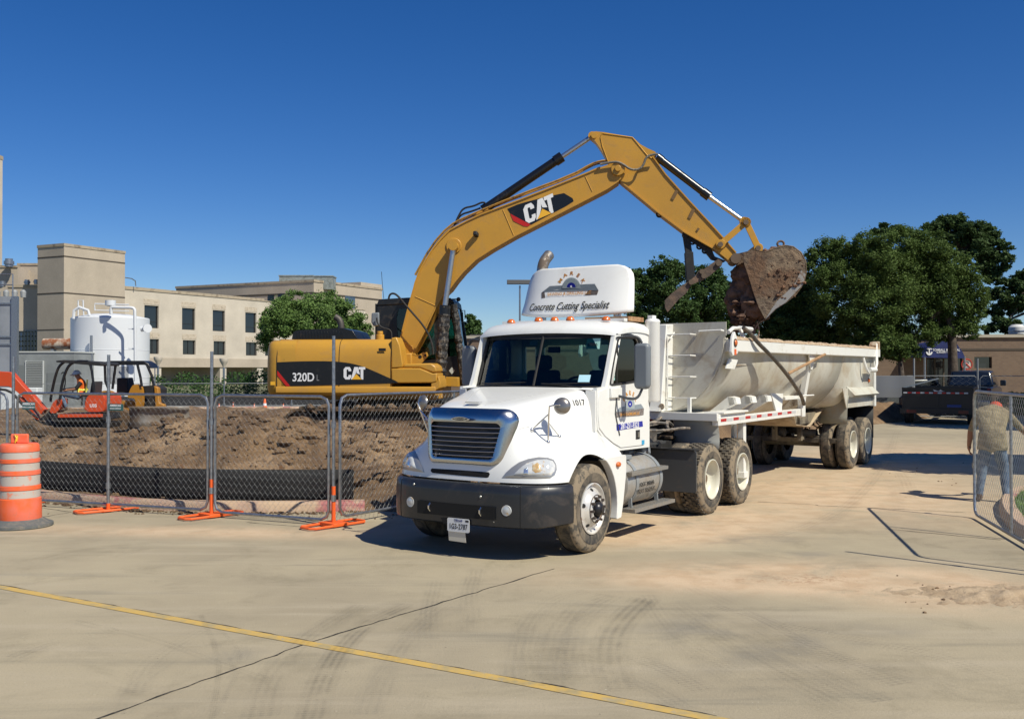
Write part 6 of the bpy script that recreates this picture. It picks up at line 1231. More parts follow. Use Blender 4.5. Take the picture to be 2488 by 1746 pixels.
def head(par, c, fwd, up, hairm):
    c, f, up = Vector(c), Vector(fwd).normalized(), Vector(up).normalized(); s = f.cross(up)
    b = MB(); b.prism([c+f*.095+up*.02, c+f*.128-up*.025+s*.012, c+f*.128-up*.025-s*.012], up*-.008); b.build('nose', skinM, par)
    for k in (1, -1): b = MB(); b.sphere(c+s*.078*k, .028, 8, 6, sc=(.8,.5,1.1)); b.build('ear', skinM, par); b = MB(); b.sphere(c+f*.088+s*.032*k+up*.02, .011, 8, 6); b.build('eye', blk, par)
    b = MB(); b.bar(c+f*.098+s*.025-up*.06, c+f*.098-s*.025-up*.06, .01, .008); b.build('mouth', mat('lips', (.25,.09,.07), .6), par)
shirtK = mat('khaki_shirt', (.36,.29,.17), .9, var=((.25,.20,.12), 5, .4, .62), bump=(6, 1., .09)); vestM = mat('vest_orange', (.90,.17,.02), .7); vestY = mat('vest_yellow', (.85,.85,.15), .6); blackT = mat('black_shirt', (.02,.02,.022), .9); bootM = mat('boot', (.10,.06,.04), .8); limeM = mat('vest_lime', (.25,.75,.05), .7)
# --- worker behind the gate, back to the camera, bent forward
WK = Fr(7.82, 16.3, R_(62))   # local u = away from the camera, v = to his left (image left)
J = dict(pelvis=(0,0,.96,(.17,.15)), waist=(.05,0,1.10,(.18,.155)), chest=(.20,0,1.36,(.215,.16)), neckb=(.34,0,1.50,(.10,.10)), head0=(.44,-.02,1.50,.085), head1=(.56,-.03,1.47,.095), head2=(.63,-.03,1.45,.07),
 lsh=(.24,.21,1.42,.085), lel=(.30,.33,1.13,.058), Lwr=(.30,.36,.90,.036), rsh=(.24,-.21,1.42,.085), rel=(.38,-.40,1.20,.058), Rwr=(.62,-.46,1.10,.036),
 lhip=(-.01,.10,.92,.12), lkn=(.0,.15,.52,.085), lank=(-.04,.19,.12,.06), lhe=(-.06,.19,.05,.05), lto=(.15,.22,.04,.042), rhip=(-.01,-.10,.92,.12), rkn=(.10,-.17,.53,.085), rank=(.02,-.20,.12,.06), rhe=(0,-.2,.05,.05), rto=(.20,-.24,.04,.042))
pt = [('pelvis','waist',0),('waist','chest',0),('chest','neckb',0),('neckb','head0',2),('head0','head1',2),('head1','head2',2),('chest','lsh',0),('lsh','lel',0),('lel','Lwr',2),('chest','rsh',0),('rsh','rel',0),('rel','Rwr',2),
 ('pelvis','lhip',1),('lhip','lkn',1),('lkn','lank',1),('lank','lhe',3),('lhe','lto',3),('pelvis','rhip',1),('rhip','rkn',1),('rkn','rank',1),('rank','rhe',3),('rhe','rto',3)]
hand(J, pt, 'L', J['Lwr'][:3], (.1,0,-1), (1,0,0), 2); hand(J, pt, 'R', J['Rwr'][:3], (1,-.1,-.3), (0,1,0), 2)
wk = person('person', 'worker in khaki shirt and jeans bending over behind the right chain link gate', 'person', WK, J, [shirtK, jean, skinM, bootM], pt)
b = MB(); b.sheet([[Vector((.02+rr*math.cos(a), rr*1.25*math.sin(a), w)) for a in [k*math.pi/12 for k in range(25)]] for w, rr in ((1.12,.165),(1.0,.172),(.86,.185),(.85,.18))]); b.build('shirt_hem', shirtK, wk, smooth=60)
head(wk, (.58,-.03,1.46), (.75,0,-.65), (.65,0,.75), None)
b = MB(); hc = Vector((.545,-.03,1.51)); b.lathe([(0,.115),(.05,.105),(.09,.07),(.108,.02),(.112,0)], c=hc, ax=(.1,0,1), n=20); b.prism([hc+Vector((x,y,.0)) for x, y in ((.08,-.08),(.19,-.05),(.21,0),(.19,.05),(.08,.08))], (0,0,.012)); b.build('cap', mat('cap_red', (.50,.07,.03), .8), wk, smooth=50)
b = MB(); q = Vector((.72,-.5,1.10)); b.box(q-Vector((.05,.06,.05)), q+Vector((.16,.06,.07))); b.box(q+Vector((.02,-.03,-.16)), q+Vector((.07,.03,-.05))); o = b.build('power_tool', mat('tool_blue', (.02,.06,.45), .5), None, bevel=.02); o.location = WK.o; o.rotation_euler = (0,0,WK.ang); tag(o, 'blue tool in the hand of the worker behind the gate', 'tool')
# ============================================================ mini excavator
MX = Fr(-13.7, 31.4, 0); mx_ = thing('mini_excavator', 'small orange mini excavator with canopy, boom pointing left, operator on its seat', 'mini excavator', MX)
orM = mat('digger_orange', (.58,.07,.015), .4, dirt=[((.3,.15,.08), 3, .6, .8, .5)])
def YP(pts, v, fr=MX, r='A'): return [fr.at(r, x, y, 'v', v) for x, y in pts]
gz = MX.at('A', 600, 1590, 'v', -.8).z
for v0 in (-.85,.45):
    for (x0, x1, y0, y1) in ((185,860,1540,1608),):
        pp = smooth_closed(YP([(x0,1575),(x0+35,1542),(x1-35,1542),(x1,1575),(x1-30,1608),(x0+30,1608)], v0), 2); b = MB(); b.prism(pp, (0,.4,0)); b.build('track', trk, mx_, smooth=40)
b = MB(); b.prism(YP([(330,1500),(860,1500),(840,1545),(360,1545)], -.5), (0,1.0,0)); b.cyl(MX.at('A', 620, 1500, 'v', 0), MX.at('A', 620, 1470, 'v', 0), .4, 20); b.build('chassis', bmat, mx_)
b = MB(); b.prism(YP([(395,1440),(800,1432),(810,1480),(700,1500),(430,1500),(385,1470)], -.75), (0,1.4,0)); b.build('deck', bmat, mx_, bevel=.02)
b = MB(); b.prism(YP([(455,1436),(452,1462),(800,1458),(800,1434)], -.79), (0,.05,0)); b.build('deck_trim', orM, mx_)
pp = smooth_closed(YP([(655,1420),(665,1330),(690,1285),(740,1272),(800,1275),(818,1300),(818,1400),(800,1422)], -.72), 1); b = MB(); b.prism(pp, (0,1.35,0)); b.build('engine_cover', orM, mx_, smooth=40, bevel=.02)
b = MB(); q = MX.at('A', 730, 1370, 'v', -.725); text('cover_lettering', 'U35', txW, mx_, q, (1,0,0), (0,0,1), .13, bold=.03)
b = MB(); b.prism(smooth_closed(YP([(385,1430),(400,1370),(430,1325),(470,1310),(480,1330),(455,1425)], -.6), 1), (0,.5,0)); b.build('front_cover', orM, mx_, smooth=40)
b = MB(); b.prism(YP([(300,1480),(400,1400),(420,1480)], -.15), (0,.3,0)); b.build('swing_post', bmat, mx_)
b = MB(); b.prism(YP([(640,1300),(735,1290),(745,1180),(715,1180),(700,1270),(640,1280)], -.55), (0,.6,0)); b.build('seat', inM, mx_, bevel=.03)
b = MB(); b.prism(YP([(438,1018),(500,1012),(780,1030),(800,1050),(790,1060),(500,1035),(440,1030)], -.72), (0,1.4,0)); b.build('canopy_roof', bmat, mx_, bevel=.01)
for v in (-.68,.62):
    b = MB(); b.tube(smooth_open(YP([(395,1340),(400,1290),(430,1150),(460,1060),(510,1022)] if v > 0 else [(470,1320),(480,1220),(510,1110),(545,1045),(600,1022),(690,1025)], v), 2), .045, 8); b.tube(smooth_open(YP([(690,1025),(715,1070),(730,1180),(740,1290)], v), 1), .04, 8); b.build('canopy_post', cabM, mx_)
b = MB(); b.tube(smooth_open(YP([(500,1240),(515,1180),(500,1100),(480,1120)], 0), 2), .015, 6); b.tube(YP([(505,1300),(520,1240)], -.2), .02, 6); b.build('control_lever', bmat, mx_); b = MB(); b.tube(YP([(560,1310),(572,1250)], -.35), .02, 6); b.build('control_lever', bmat, mx_)
# boom and arm
b = MB(); b.prism(YP([(-420,900),(-400,870),(-60,1100),(40,1105),(85,1110),(120,1150),(180,1220),(280,1320),(345,1400),(320,1440),(285,1405),(210,1330),(130,1260),(70,1220),(0,1218),(-60,1215),(-380,960)], -.14), (0,.28,0)); b.build('boom', orM, mx_, bevel=.01)
b = MB(); b.prism(YP([(130,1300),(170,1300),(280,1440),(300,1480),(260,1460)], -.1), (0,.2,0)); b.build('boom_cylinder_guard', orM, mx_)
b = MB(); b.tube(smooth_open(YP([(-60,1235),(80,1250),(150,1330),(230,1420),(300,1465)], -.18), 1), .04, 6); b.build('boom_cylinder', bmat, mx_)
b = MB(); b.prism(YP([(-450,860),(-380,850),(-370,900),(-500,1300),(-540,1290)], -.1), (0,.2,0)); b.build('arm', orM, mx_)
b = MB(); b.prism(YP([(-540,1280),(-480,1290),(-430,1380),(-470,1470),(-560,1500),(-580,1450),(-520,1400)], -.3), (0,.6,0)); b.build('bucket', trk, mx_)
b = MB(); b.prism(YP([(150,1540),(175,1480),(240,1520),(400,1530),(400,1550),(200,1560)], -.8), (0,1.6,0)); b.build('dozer_blade', trk, mx_)
# operator
s_ = 1
def pj(x, y, v, r): p = MX.at('A', x, y, 'v', v); return (p.x, p.y, p.z, r)
J = dict(pelvis=pj(665,1290,-.05,(.17,.14)), waist=pj(672,1255,-.05,(.16,.14)), chest=pj(668,1200,-.05,(.17,.15)), neckb=pj(648,1158,-.05,(.07,.07)), head0=pj(637,1142,-.05,.075), head1=pj(628,1128,-.05,.09),
 lsh=pj(660,1182,-.24,.065), lel=pj(622,1240,-.30,.048), Lwr=pj(565,1245,-.28,.035), rsh=pj(668,1180,.17,.075), rel=pj(620,1235,.22,.055), Rwr=pj(540,1240,.15,.035),
 lhip=pj(640,1295,-.16,.11), lkn=pj(505,1275,-.20,.08), lank=pj(545,1375,-.20,.055), lhe=pj(550,1395,-.2,.045), lto=pj(505,1402,-.22,.04), rhip=pj(640,1295,.06,.11), rkn=pj(515,1270,.1,.08), rank=pj(530,1375,.1,.055), rhe=pj(535,1395,.1,.045), rto=pj(492,1400,.1,.04))
pt = [('pelvis','waist',0),('waist','chest',0),('chest','neckb',0),('neckb','head0',2),('head0','head1',2),('chest','lsh',0),('lsh','lel',4),('lel','Lwr',2),('chest','rsh',0),('rsh','rel',4),('rel','Rwr',2),
 ('pelvis','lhip',1),('lhip','lkn',1),('lkn','lank',1),('lank','lhe',3),('lhe','lto',3),('pelvis','rhip',1),('rhip','rkn',1),('rkn','rank',1),('rank','rhe',3),('rhe','rto',3)]
hand(J, pt, 'L', J['Lwr'][:3], (-1,0,-.1), (0,1,0), 2); hand(J, pt, 'R', J['Rwr'][:3], (-1,0,-.1), (0,1,0), 2)
op = person('person', 'operator in orange safety vest and white hard hat seated on the mini excavator', 'person', MX, J, [vestM, jean, skinM, bootM, blackT], pt)
hd_ = Vector(J['head1'][:3]); head(op, hd_-Vector((.01,0,.03)), (-1,0,-.25), (-.25,0,1), None)
b = MB(); b.lathe([(0,.14),(.06,.125),(.105,.08),(.125,.02),(.135,.0),(.16,-.008)], c=hd_+Vector((.0,0,.015)), ax=(-.22,0,1), n=20); q = hd_+Vector((-.1,0,.0)); b.prism([q+Vector((0,-.1,.02)), q+Vector((-.1,-.06,-.03)), q+Vector((-.1,.06,-.03)), q+Vector((0,.1,.02))], (0,0,.015)); b.build('hard_hat', mat('hat_white', (.75,.78,.80), .35), op, smooth=50)
for k, (x, y0, y1) in enumerate(((640,1170,1275),(700,1165,1275))): b = MB(); b.tube(YP([(x+10,y0),(x,y1)], -.22), .022, 6); b.build('vest_stripe', vestY, op)
b = MB(); pc = Vector(J['waist'][:3]); b.lathe([(.172,-.03),(.175,.0),(.172,.03)], c=pc+Vector((0,0,.05)), n=24); b.build('vest_band', vestY, op); op.location = MX.w(0, -.25, 0)
# ============================================================ bulldozer behind it
DZ = Fr(-11.46, 34.1, 0); dz = thing('bulldozer', 'yellow bulldozer with black roll cage behind the orange mini excavator, wide blade at right', 'bulldozer', DZ)
dyM = mat('dozer_yellow', (.42,.19,.02), .45, dirt=[((.3,.17,.08), 3, .55, .75, .6)]); ZP = lambda pts, v: YP(pts, v, DZ)
for v0 in (-1.0,.55): b = MB(); b.prism(smooth_closed(ZP([(800,1500),(830,1420),(880,1395),(960,1400),(1010,1440),(1020,1530),(980,1565),(830,1565)], v0), 1), (0,.45,0)); b.build('track', trk, dz, smooth=40)
b = MB(); b.prism(smooth_closed(ZP([(1000,1290),(1030,1215),(1060,1200),(1095,1210),(1110,1260),(1110,1380),(1080,1385),(1060,1380),(1060,1310),(1000,1310)], -.8), 1), (0,.25,0)); b.build('side_console', dyM, dz, smooth=30)
b = MB(); b.prism(smooth_closed(ZP([(790,1380),(785,1280),(800,1250),(850,1260),(860,1290),(862,1385)], -.8), 1), (0,.5,0)); b.build('rear_tank', dyM, dz, smooth=30)
b = MB(); b.prism(ZP([(1110,1215),(1200,1210),(1235,1240),(1235,1385),(1110,1390)], -.45), (0,.9,0)); b.build('engine_hood', bmat, dz, bevel=.02)
b = MB(); b.prism(ZP([(1205,1215),(1235,1230),(1245,1350),(1280,1360),(1285,1385),(1215,1385)], -.5), (0,.25,0)); b.build('nose', dyM, dz, bevel=.02)
b = MB(); b.prism(ZP([(860,1330),(1080,1330),(1080,1420),(860,1420)], -.6), (0,1.2,0)); b.build('body', dyM, dz)
b = MB(); b.prism(ZP([(815,1030),(850,1018),(1120,1018),(1160,1040),(1180,1075),(1160,1070),(1130,1050),(830,1052)], -.85), (0,.75,0)); b.build('cage_roof', cabM, dz, bevel=.02)
for v in (-.82,-.12):
    for pts in ([(820,1045),(825,1180),(850,1240)], [(905,1050),(895,1120),(880,1240)], [(1075,1045),(1100,1150),(1110,1220)], [(1150,1050),(1185,1130),(1205,1215)]): b = MB(); b.tube(ZP(pts, v), .045, 8); b.build('cage_post', cabM, dz)
b = MB(); 
for k in range(22): b.tube(ZP([(822+8.5*k,1062),(822+8.5*k,1200)], -.2), .008, 3, caps=False)
for k in range(16): b.tube(ZP([(822,1064+8.8*k),(1008,1064+8.8*k)], -.21), .008, 3, caps=False)
b.build('screen_mesh', galv, dz)
b = MB(); b.prism(ZP([(912,1200),(915,1155),(990,1150),(1000,1200),(1000,1290),(910,1290)], -.3), (0,.6,0)); b.build('seat', inM, dz, bevel=.03)
b = MB(); b.sheet([[DZ.at('A', x, y, 'v', -1.1+o_) for x in (1012,1150,1300,1480)] for y, o_ in ((1378,-.0),(1400,.08),(1440,.16),(1490,.14),(1540,0))]); b.build('blade', mat('blade_steel', (.27,.22,.16), .5, .4, var=((.33,.31,.28), 2, .4, .6), dirt=[((.24,.16,.1), 1.5, .45, .7, .7)]), dz, solid=.04, smooth=50)
b = MB(); b.bar(DZ.at('A',1000,1440,'v',-.7), DZ.at('A',1250,1450,'v',-.6), .15, .15); b.bar(DZ.at('A',1150,1370,'v',0), DZ.at('A',1300,1440,'v',-.3), .12, .12); b.build('push_arm', dyM, dz)
# operator seen through the big excavator's cab glass
J = dict(pelvis=(.30,.80,2.32,(.16,.13)), waist=(.28,.80,2.5,(.15,.13)), chest=(.28,.8,2.72,(.19,.15)), neckb=(.30,.8,2.93,(.07,.07)), head0=(.31,.8,2.99,.075), head1=(.32,.8,3.08,.09), lsh=(.30,.6,2.86,.075), lel=(.42,.52,2.62,.055), Lwr=(.65,.55,2.55,.036), rsh=(.30,1.0,2.86,.075), rel=(.42,1.08,2.62,.055), Rwr=(.65,1.05,2.55,.036), lhip=(.36,.7,2.3,.1), lkn=(.78,.68,2.34,.075), lank=(.85,.68,1.95,.05), lto=(1.0,.68,1.9,.04), rhip=(.36,.9,2.3,.1), rkn=(.78,.92,2.34,.075), rank=(.85,.92,1.95,.05), rto=(1.0,.92,1.9,.04))
pt = [('pelvis','waist',0),('waist','chest',0),('chest','neckb',0),('neckb','head0',2),('head0','head1',2),('chest','lsh',0),('lsh','lel',0),('lel','Lwr',2),('chest','rsh',0),('rsh','rel',0),('rel','Rwr',2),('pelvis','lhip',1),('lhip','lkn',1),('lkn','lank',1),('lank','lto',3),('pelvis','rhip',1),('rhip','rkn',1),('rkn','rank',1),('rank','rto',3)]
hand(J, pt, 'L', J['Lwr'][:3], (1,0,0), (0,1,0), 2); hand(J, pt, 'R', J['Rwr'][:3], (1,0,0), (0,1,0), 2)
op2 = person('person', 'operator in lime green vest seated inside the large excavator cab', 'person', EX, J, [limeM, jean, skinM, bootM], pt); head(op2, (.33,.8,3.05), (1,0,0), (0,0,1), None)
b = MB(); b.lathe([(0,.14),(.06,.125),(.105,.08),(.125,.02),(.14,.0)], c=(.32,.8,3.10), n=16); b.build('hard_hat', limeM, op2)
# ============================================================ hospital at the left
def brick(name, c1, c2, mort, sc=3.2):
    m = bpy.data.materials.new(name); m.use_nodes = True; t = m.node_tree; N = t.nodes; L = t.links; b = N['Principled BSDF']; b.inputs['Roughness'].default_value = .9
    tc = N.new('ShaderNodeTexCoord'); n0 = N.new('ShaderNodeTexNoise'); n0.inputs['Scale'].default_value = .35; n0.inputs['Detail'].default_value = 6; L.new(tc.outputs['Object'], n0.inputs['Vector'])
    sp = N.new('ShaderNodeSeparateXYZ'); L.new(tc.outputs['Object'], sp.inputs[0]); ad = N.new('ShaderNodeMath'); L.new(sp.outputs[0], ad.inputs[0]); L.new(sp.outputs[1], ad.inputs[1]); cb = N.new('ShaderNodeCombineXYZ'); L.new(ad.outputs[0], cb.inputs[0]); L.new(sp.outputs[2], cb.inputs[1])
    br = N.new('ShaderNodeTexBrick'); br.inputs['Scale'].default_value = sc; br.inputs['Color1'].default_value = (*c1, 1); br.inputs['Color2'].default_value = (*c2, 1); br.inputs['Mortar'].default_value = (*mort, 1); br.inputs['Mortar Size'].default_value = .02; L.new(cb.outputs[0], br.inputs['Vector'])
    mx = N.new('ShaderNodeMix'); mx.data_type = 'RGBA'; mx.blend_type = 'MULTIPLY'; mx.inputs[0].default_value = .55; mr = N.new('ShaderNodeMapRange'); mr.inputs[1].default_value = .3; mr.inputs[2].default_value = .7; mr.inputs[3].default_value = .72; mr.inputs[4].default_value = 1.08; L.new(n0.outputs['Fac'], mr.inputs[0]); L.new(br.outputs[0], mx.inputs[6]); L.new(mr.outputs[0], mx.inputs[7]); L.new(mx.outputs[2], b.inputs['Base Color']); MT[name] = m; return m
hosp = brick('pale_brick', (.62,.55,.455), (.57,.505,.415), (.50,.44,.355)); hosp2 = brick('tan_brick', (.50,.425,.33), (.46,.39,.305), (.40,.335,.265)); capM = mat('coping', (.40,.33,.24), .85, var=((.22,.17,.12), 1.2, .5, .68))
ht = thing('hospital_building', 'long pale brick hospital wing with square dark windows and open ground floor arcade', 'building', None)
HX = Fr(-45.1, 117, math.atan2(21, 10.7)); 
class HO: pass
ht.location = HX.o; ht.rotation_euler = (0,0,HX.ang)
def hp_(x, y, v=0, r='A', fr=HX): return fr.at(r, x, y, 'v', v)
Wz = [((1130,578),(1242,757)), ((1425,603),(1528,773)), ((1665,622),(1761,787)), ((1920,644),(2007,800)), ((2072,632),(2150,790)), ((1157,842),(1245,958)), ((1431,855),(1531,968)), ((1672,866),(1765,973)), ((1925,877),(2012,982)), ((2075,885),(2150,985))]
roofz = hp_(1030, 462).z; u_end = hp_(2065, 560).x; u_end2 = u_end+24; zf = hp_(1600, 1068).z; zt = hp_(1600, 1000).z
wr = []
for (x0, y0), (x1, y1) in Wz:
    a, c = hp_(x0, (y0+y1)/2), hp_(x1, (y0+y1)/2); zt_, zb_ = hp_(x0, y0).z, hp_(x0, y1).z; wr.append((a.x, c.x, zb_, zt_))
zA = sum(w[3] for w in wr[:4])/4; zB = sum(w[2] for w in wr[:4])/4; zC = sum(w[3] for w in wr[5:9])/4; zD = sum(w[2] for w in wr[5:9])/4
wr = [(a, c, zB if i < 5 else zD, zA if i < 5 else zC) for i, (a, c, _, _) in enumerate(wr)]
ar = [(hp_(1262,1100).x, hp_(1722,1100).x), (hp_(1772,1100).x, hp_(2012,1100).x), (hp_(2060,1100).x, u_end2-1)]
b = MB(); rect = lambda a, c, z0, z1, v=0: [Vector((a,v,z0)),Vector((c,v,z0)),Vector((c,v,z1)),Vector((a,v,z1))]
plate(b, [Vector((-2,0,zf)),Vector((u_end2,0,zf)),Vector((u_end2,0,roofz)),Vector((-2,0,roofz))], [rect(a, c, z0, z1) for a, c, z0, z1 in wr], (0,.5,0)); b.build('wall', hosp, ht, smooth=0)
for a, c, z0, z1 in wr:
    b = MB(); b.prism(rect(a, c, z0, z1, .25), (0,.03,0)); w = b.build('window', winM, ht, smooth=0)
    b = MB(); m_ = (a+c)/2
    for q in ((a+.05,z0,a+.05,z1),(c-.05,z0,c-.05,z1),(a,z0+.05,c,z0+.05),(a,z1-.05,c,z1-.05))+(((a,z0+(z1-z0)*.28,c,z0+(z1-z0)*.28),) if z1 > zC+.5 else ((m_,z0,m_,z1),)): b.bar((q[0],.22,q[1]), (q[2],.22,q[3]), .05, .05)
    b.build('frame', mat('win_frame', (.03,.028,.026), .5), w)
    b = MB(); b.box((a-.1,-.03,z1+.12), (c+.1,0,z1+.75)); b.build('lintel', mat('rough_stone', (.54,.46,.36), .95, var=((.42,.35,.26), 3.5, .5, .62), bump=(4, 1., .1)), ht)
for a, c in ((-2, ar[0][0]), (ar[0][1], ar[1][0]), (ar[1][1], ar[2][0])): b = MB(); b.box((a,.0,-.5), (c,1.0,zf)); b.build('pier', hosp, ht)
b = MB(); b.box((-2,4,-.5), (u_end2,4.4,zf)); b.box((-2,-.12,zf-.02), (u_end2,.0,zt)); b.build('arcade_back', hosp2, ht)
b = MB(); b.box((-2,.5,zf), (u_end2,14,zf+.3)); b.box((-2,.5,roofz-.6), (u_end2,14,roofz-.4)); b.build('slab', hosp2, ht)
b = MB(); b.box((-2,-.08,roofz-.02), (u_end,.5,roofz+.35)); b.box((u_end,-.08,roofz-.02), (u_end2,.5,roofz+.1)); b.build('coping', capM, ht)
b = MB(); b.box((u_end2-.5,.5,-.5), (u_end2,14,roofz)); b.build('end_wall', hosp2, ht)
# tower block
TW = Fr(-48.2, 107.5, HX.ang); tw = thing('stair_tower', 'tall windowless tan brick tower left of the long hospital wing', 'building', TW); topz = TW.at('A', 497, 120, 'v', 0).z
tw_w = TW.at('A', 978, 300, 'v', 0).x; b = MB(); b.box((0,0,-.5), (tw_w,4.2,topz)); b.build('wall', hosp2, tw)
b = MB(); b.box((-.06,-.06,topz), (tw_w+.06,4.26,topz+.3)); b.build('coping', capM, tw)
grM = mat('reveal_dark', (.07,.055,.04), .8)
for yy, hh in ((195,.14),(482,.14)): z = TW.at('A', 500, yy, 'v', 0).z; b = MB(); b.box((-.02,-.02,z-hh), (tw_w+.01,4.22,z)); b.build('reveal_line', grM, tw)
z = TW.at('A', 510, 770, 'v', 0).z; b = MB(); b.box((-.02,-.02,z-.1), (.05,4.22,z)); b.build('reveal_line', grM, tw)
b = MB(); q = TW.at('A', 1018, 400, 'v', 0); b.box((tw_w-.1,2,0), (tw_w+1.6,6,TW.at('A', 1000, 345, 'v', 2).z)); b.build('side_block', hosp2, tw)
b = MB(); b.tube(smooth_open([(tw_w+.3,1,roofz+.4),(tw_w+.4,1,roofz+1.3),(tw_w+2.4,1,roofz+1.2),(tw_w+2.5,1,roofz+.4)], 1), .06, 6); b.build('roof_rail', galv, tw)
# left wing
def boxpx(name, lab, cat, x0, x1, y0, Y, dep, m, r='A', y1=None, extra=None, rz=None):
    a = WF.at(r, x0, y0, 'v', Y); c = WF.at(r, x1, y0, 'v', Y); z1 = a.z; z0 = -.5 if y1 is None else WF.at(r, x0, y1, 'v', Y).z
    t = thing(name, lab, cat, loc=(a.x, Y, 0)); b = MB(); b.box((0,0,z0), (c.x-a.x,dep,z1)); b.build('wall', m, t); return t, c.x-a.x, z0, z1
lw, W_, z0, z1 = boxpx('hospital_wing', 'shaded low tan wing with glass block band left of the square tower', 'building', 60, 316, 445, 112, 6, hosp2)
b = MB(); b.box((0,-.1,z1), (W_,.6,z1+.3)); b.build('coping', capM, lw)
q0, q1 = WF.at('A', 130, 790, 'v', 111.9), WF.at('A', 330, 940, 'v', 111.9); b = MB(); b.box((q0.x-lw.location.x,-.12,q1.z), (q1.x-lw.location.x,-.02,q0.z)); wb = b.build('window', mat('glass_block', (.02,.04,.10), .15, spec=.9, var=((.06,.09,.13), 2.2, .45, .6)), lw)
b = MB()
for k in range(9): x = q0.x-lw.location.x+(q1.x-q0.x)*k/8; b.box((x-.07,-.16,q1.z), (x+.07,-.12,q0.z))
for k in range(5): z = q1.z+(q0.z-q1.z)*k/4; b.box((q0.x-lw.location.x,-.16,z-.06), (q1.x-lw.location.x,-.12,z+.06))
b.build('frame', winM, wb)
pw, W2, z0, z1 = boxpx('penthouse_building', 'upper brown penthouse block behind the low wing at far left', 'building', 135, 312, 272, 122, 6, hosp2)
b = MB(); b.box((0,-.1,z1), (W2,.6,z1+.25)); b.build('coping', capM, pw)
q0, q1 = WF.at('A', 155, 355, 'v', 121.8), WF.at('A', 200, 440, 'v', 121.8); b = MB()
for k in range(8): b.box((q0.x-pw.location.x,-.15,q1.z+(q0.z-q1.z)*k/8), (q1.x-pw.location.x,-.02,q1.z+(q0.z-q1.z)*(k+.6)/8))
b.build('louvre', grM, pw)
pw2, W3, z0, z1 = boxpx('penthouse_building', 'dark parapet block with a roof fan at the extreme left', 'building', -250, 140, 290, 119, 6, hosp2); b = MB(); b.box((0,-.1,z1), (W3,.6,z1+.25)); b.build('coping', capM, pw2)
ch, W4, z0, z1 = boxpx('chimney', 'tall slender pale chimney cut by the left edge', 'chimney', -60, -4, -560, 130, .8, hosp)
b = MB(); b.box((-.1,-.1,z1), (W4+.05,.9,z1+.5)); b.build('cap', capM, ch)
for x, y, r_, Y, lb in ((70,285,38,118,'round metal roof fan at the top left'),(212,425,24,112,'round silver roof fan left of the tower'),(285,420,22,112,'short silver roof fan touching the tower'),(20,440,26,112,'small silver roof fan above the galvanised unit')):
    p = WF.at('A', x, y, 'v', Y); s_ = Y/2430*.31042; t = thing('roof_fan', lb, 'roof fan', loc=(p.x, p.y, p.z), group='roof fans'); b = MB(); b.lathe([(r_*s_*.8,0),(r_*s_*.8,r_*s_*.5),(r_*s_,r_*s_*.55),(r_*s_,r_*s_*1.2),(r_*s_*.75,r_*s_*1.25),(r_*s_*.75,r_*s_*1.7),(0,r_*s_*1.75)], n=16); b.build('drum', galv, t); b = MB(); b.box((-r_*s_*1.3,-.1,0), (-r_*s_*1.2,.1,r_*s_*1.6)); b.box((r_*s_*1.2,-.1,0), (r_*s_*1.3,.1,r_*s_*1.6)); b.build('bracket', galv, t) if False else None
# far middle building
MBX = Fr(-29.75, 150, HX.ang); mb_ = thing('office_building', 'distant tan block with rooftop units behind the green tree', 'building', MBX); mz = MBX.at('C', 582, 88, 'v', 0).z
b = MB(); b.box((0,0,-.5), (18,28,mz)); b.build('wall', hosp2, mb_)
b = MB(); b.box((-.1,-.1,mz), (18.1,28.1,mz+.35)); b.build('coping', capM, mb_); z = MBX.at('C', 575, 115, 'v', 0).z; b = MB(); b.box((-.05,-.05,z-1.3), (18.05,28.05,z-1.05)); b.build('reveal_line', grM, mb_)
for x0, x1, y0, y1 in ((852,938,208,372),): a, c = MBX.at('C', x0, y0, 'v', 0), MBX.at('C', x1, y1, 'v', 0); b = MB(); b.box((a.x,-.05,c.z), (c.x,.05,a.z)); b.build('window', mat('window_blue', (.06,.09,.13), .1, spec=.9), mb_); 
for x0, x1, y0, y1 in ((183,236,202,280),(272,325,193,282)): a, c = MBX.at('C', x0, y0, 'u', 0), MBX.at('C', x1, y1, 'u', 0); b = MB(); b.box((-.05,min(a.y,c.y),c.z), (.05,max(a.y,c.y),a.z)); b.build('window', winM, mb_)
for x0, x1, y0, y1 in ((1808,1850,522,560),(1880,1928,515,562),(2098,2145,503,575),(2178,2225,495,575)): a, c = MBX.at('A', x0, y0, 'u', 0), MBX.at('A', x1, y1, 'u', 0); b = MB(); b.box((-.05,min(a.y,c.y),c.z), (.05,max(a.y,c.y),a.z)); b.build('window', winM, mb_)
b = MB(); b.box((12,0,mz), (17.9,5,mz+.9)); b.box((-.0,0,mz), (6,.6,mz+.2)); b.build('parapet', hosp2, mb_)
unM = mat('unit_metal', (.38,.40,.36), .5, .5, var=((.25,.26,.22), 1.5, .45, .65))
for x0, x1, y0, y1, v, lb in ((280,575,38,95,3,'long green-grey rooftop unit on the distant tan block'),(580,745,42,95,1,'boxy rooftop unit at the corner of the distant tan block')):
    fr = MBX; a, c = WF.at('C', x0, y0, 'v', 152 if x0 > 500 else 156), WF.at('C', x1, y1, 'v', 152 if x0 > 500 else 156); t = thing('rooftop_unit', lb, 'rooftop unit', loc=(a.x, a.y, 0), group='rooftop units'); b = MB(); b.box((0,0,c.z-1), (c.x-a.x,3,a.z)); b.build('casing', unM, t); b = MB(); b.box((-.1,-.1,a.z), (c.x-a.x+.1,3.1,a.z+.15)); b.build('lid', unM, t)
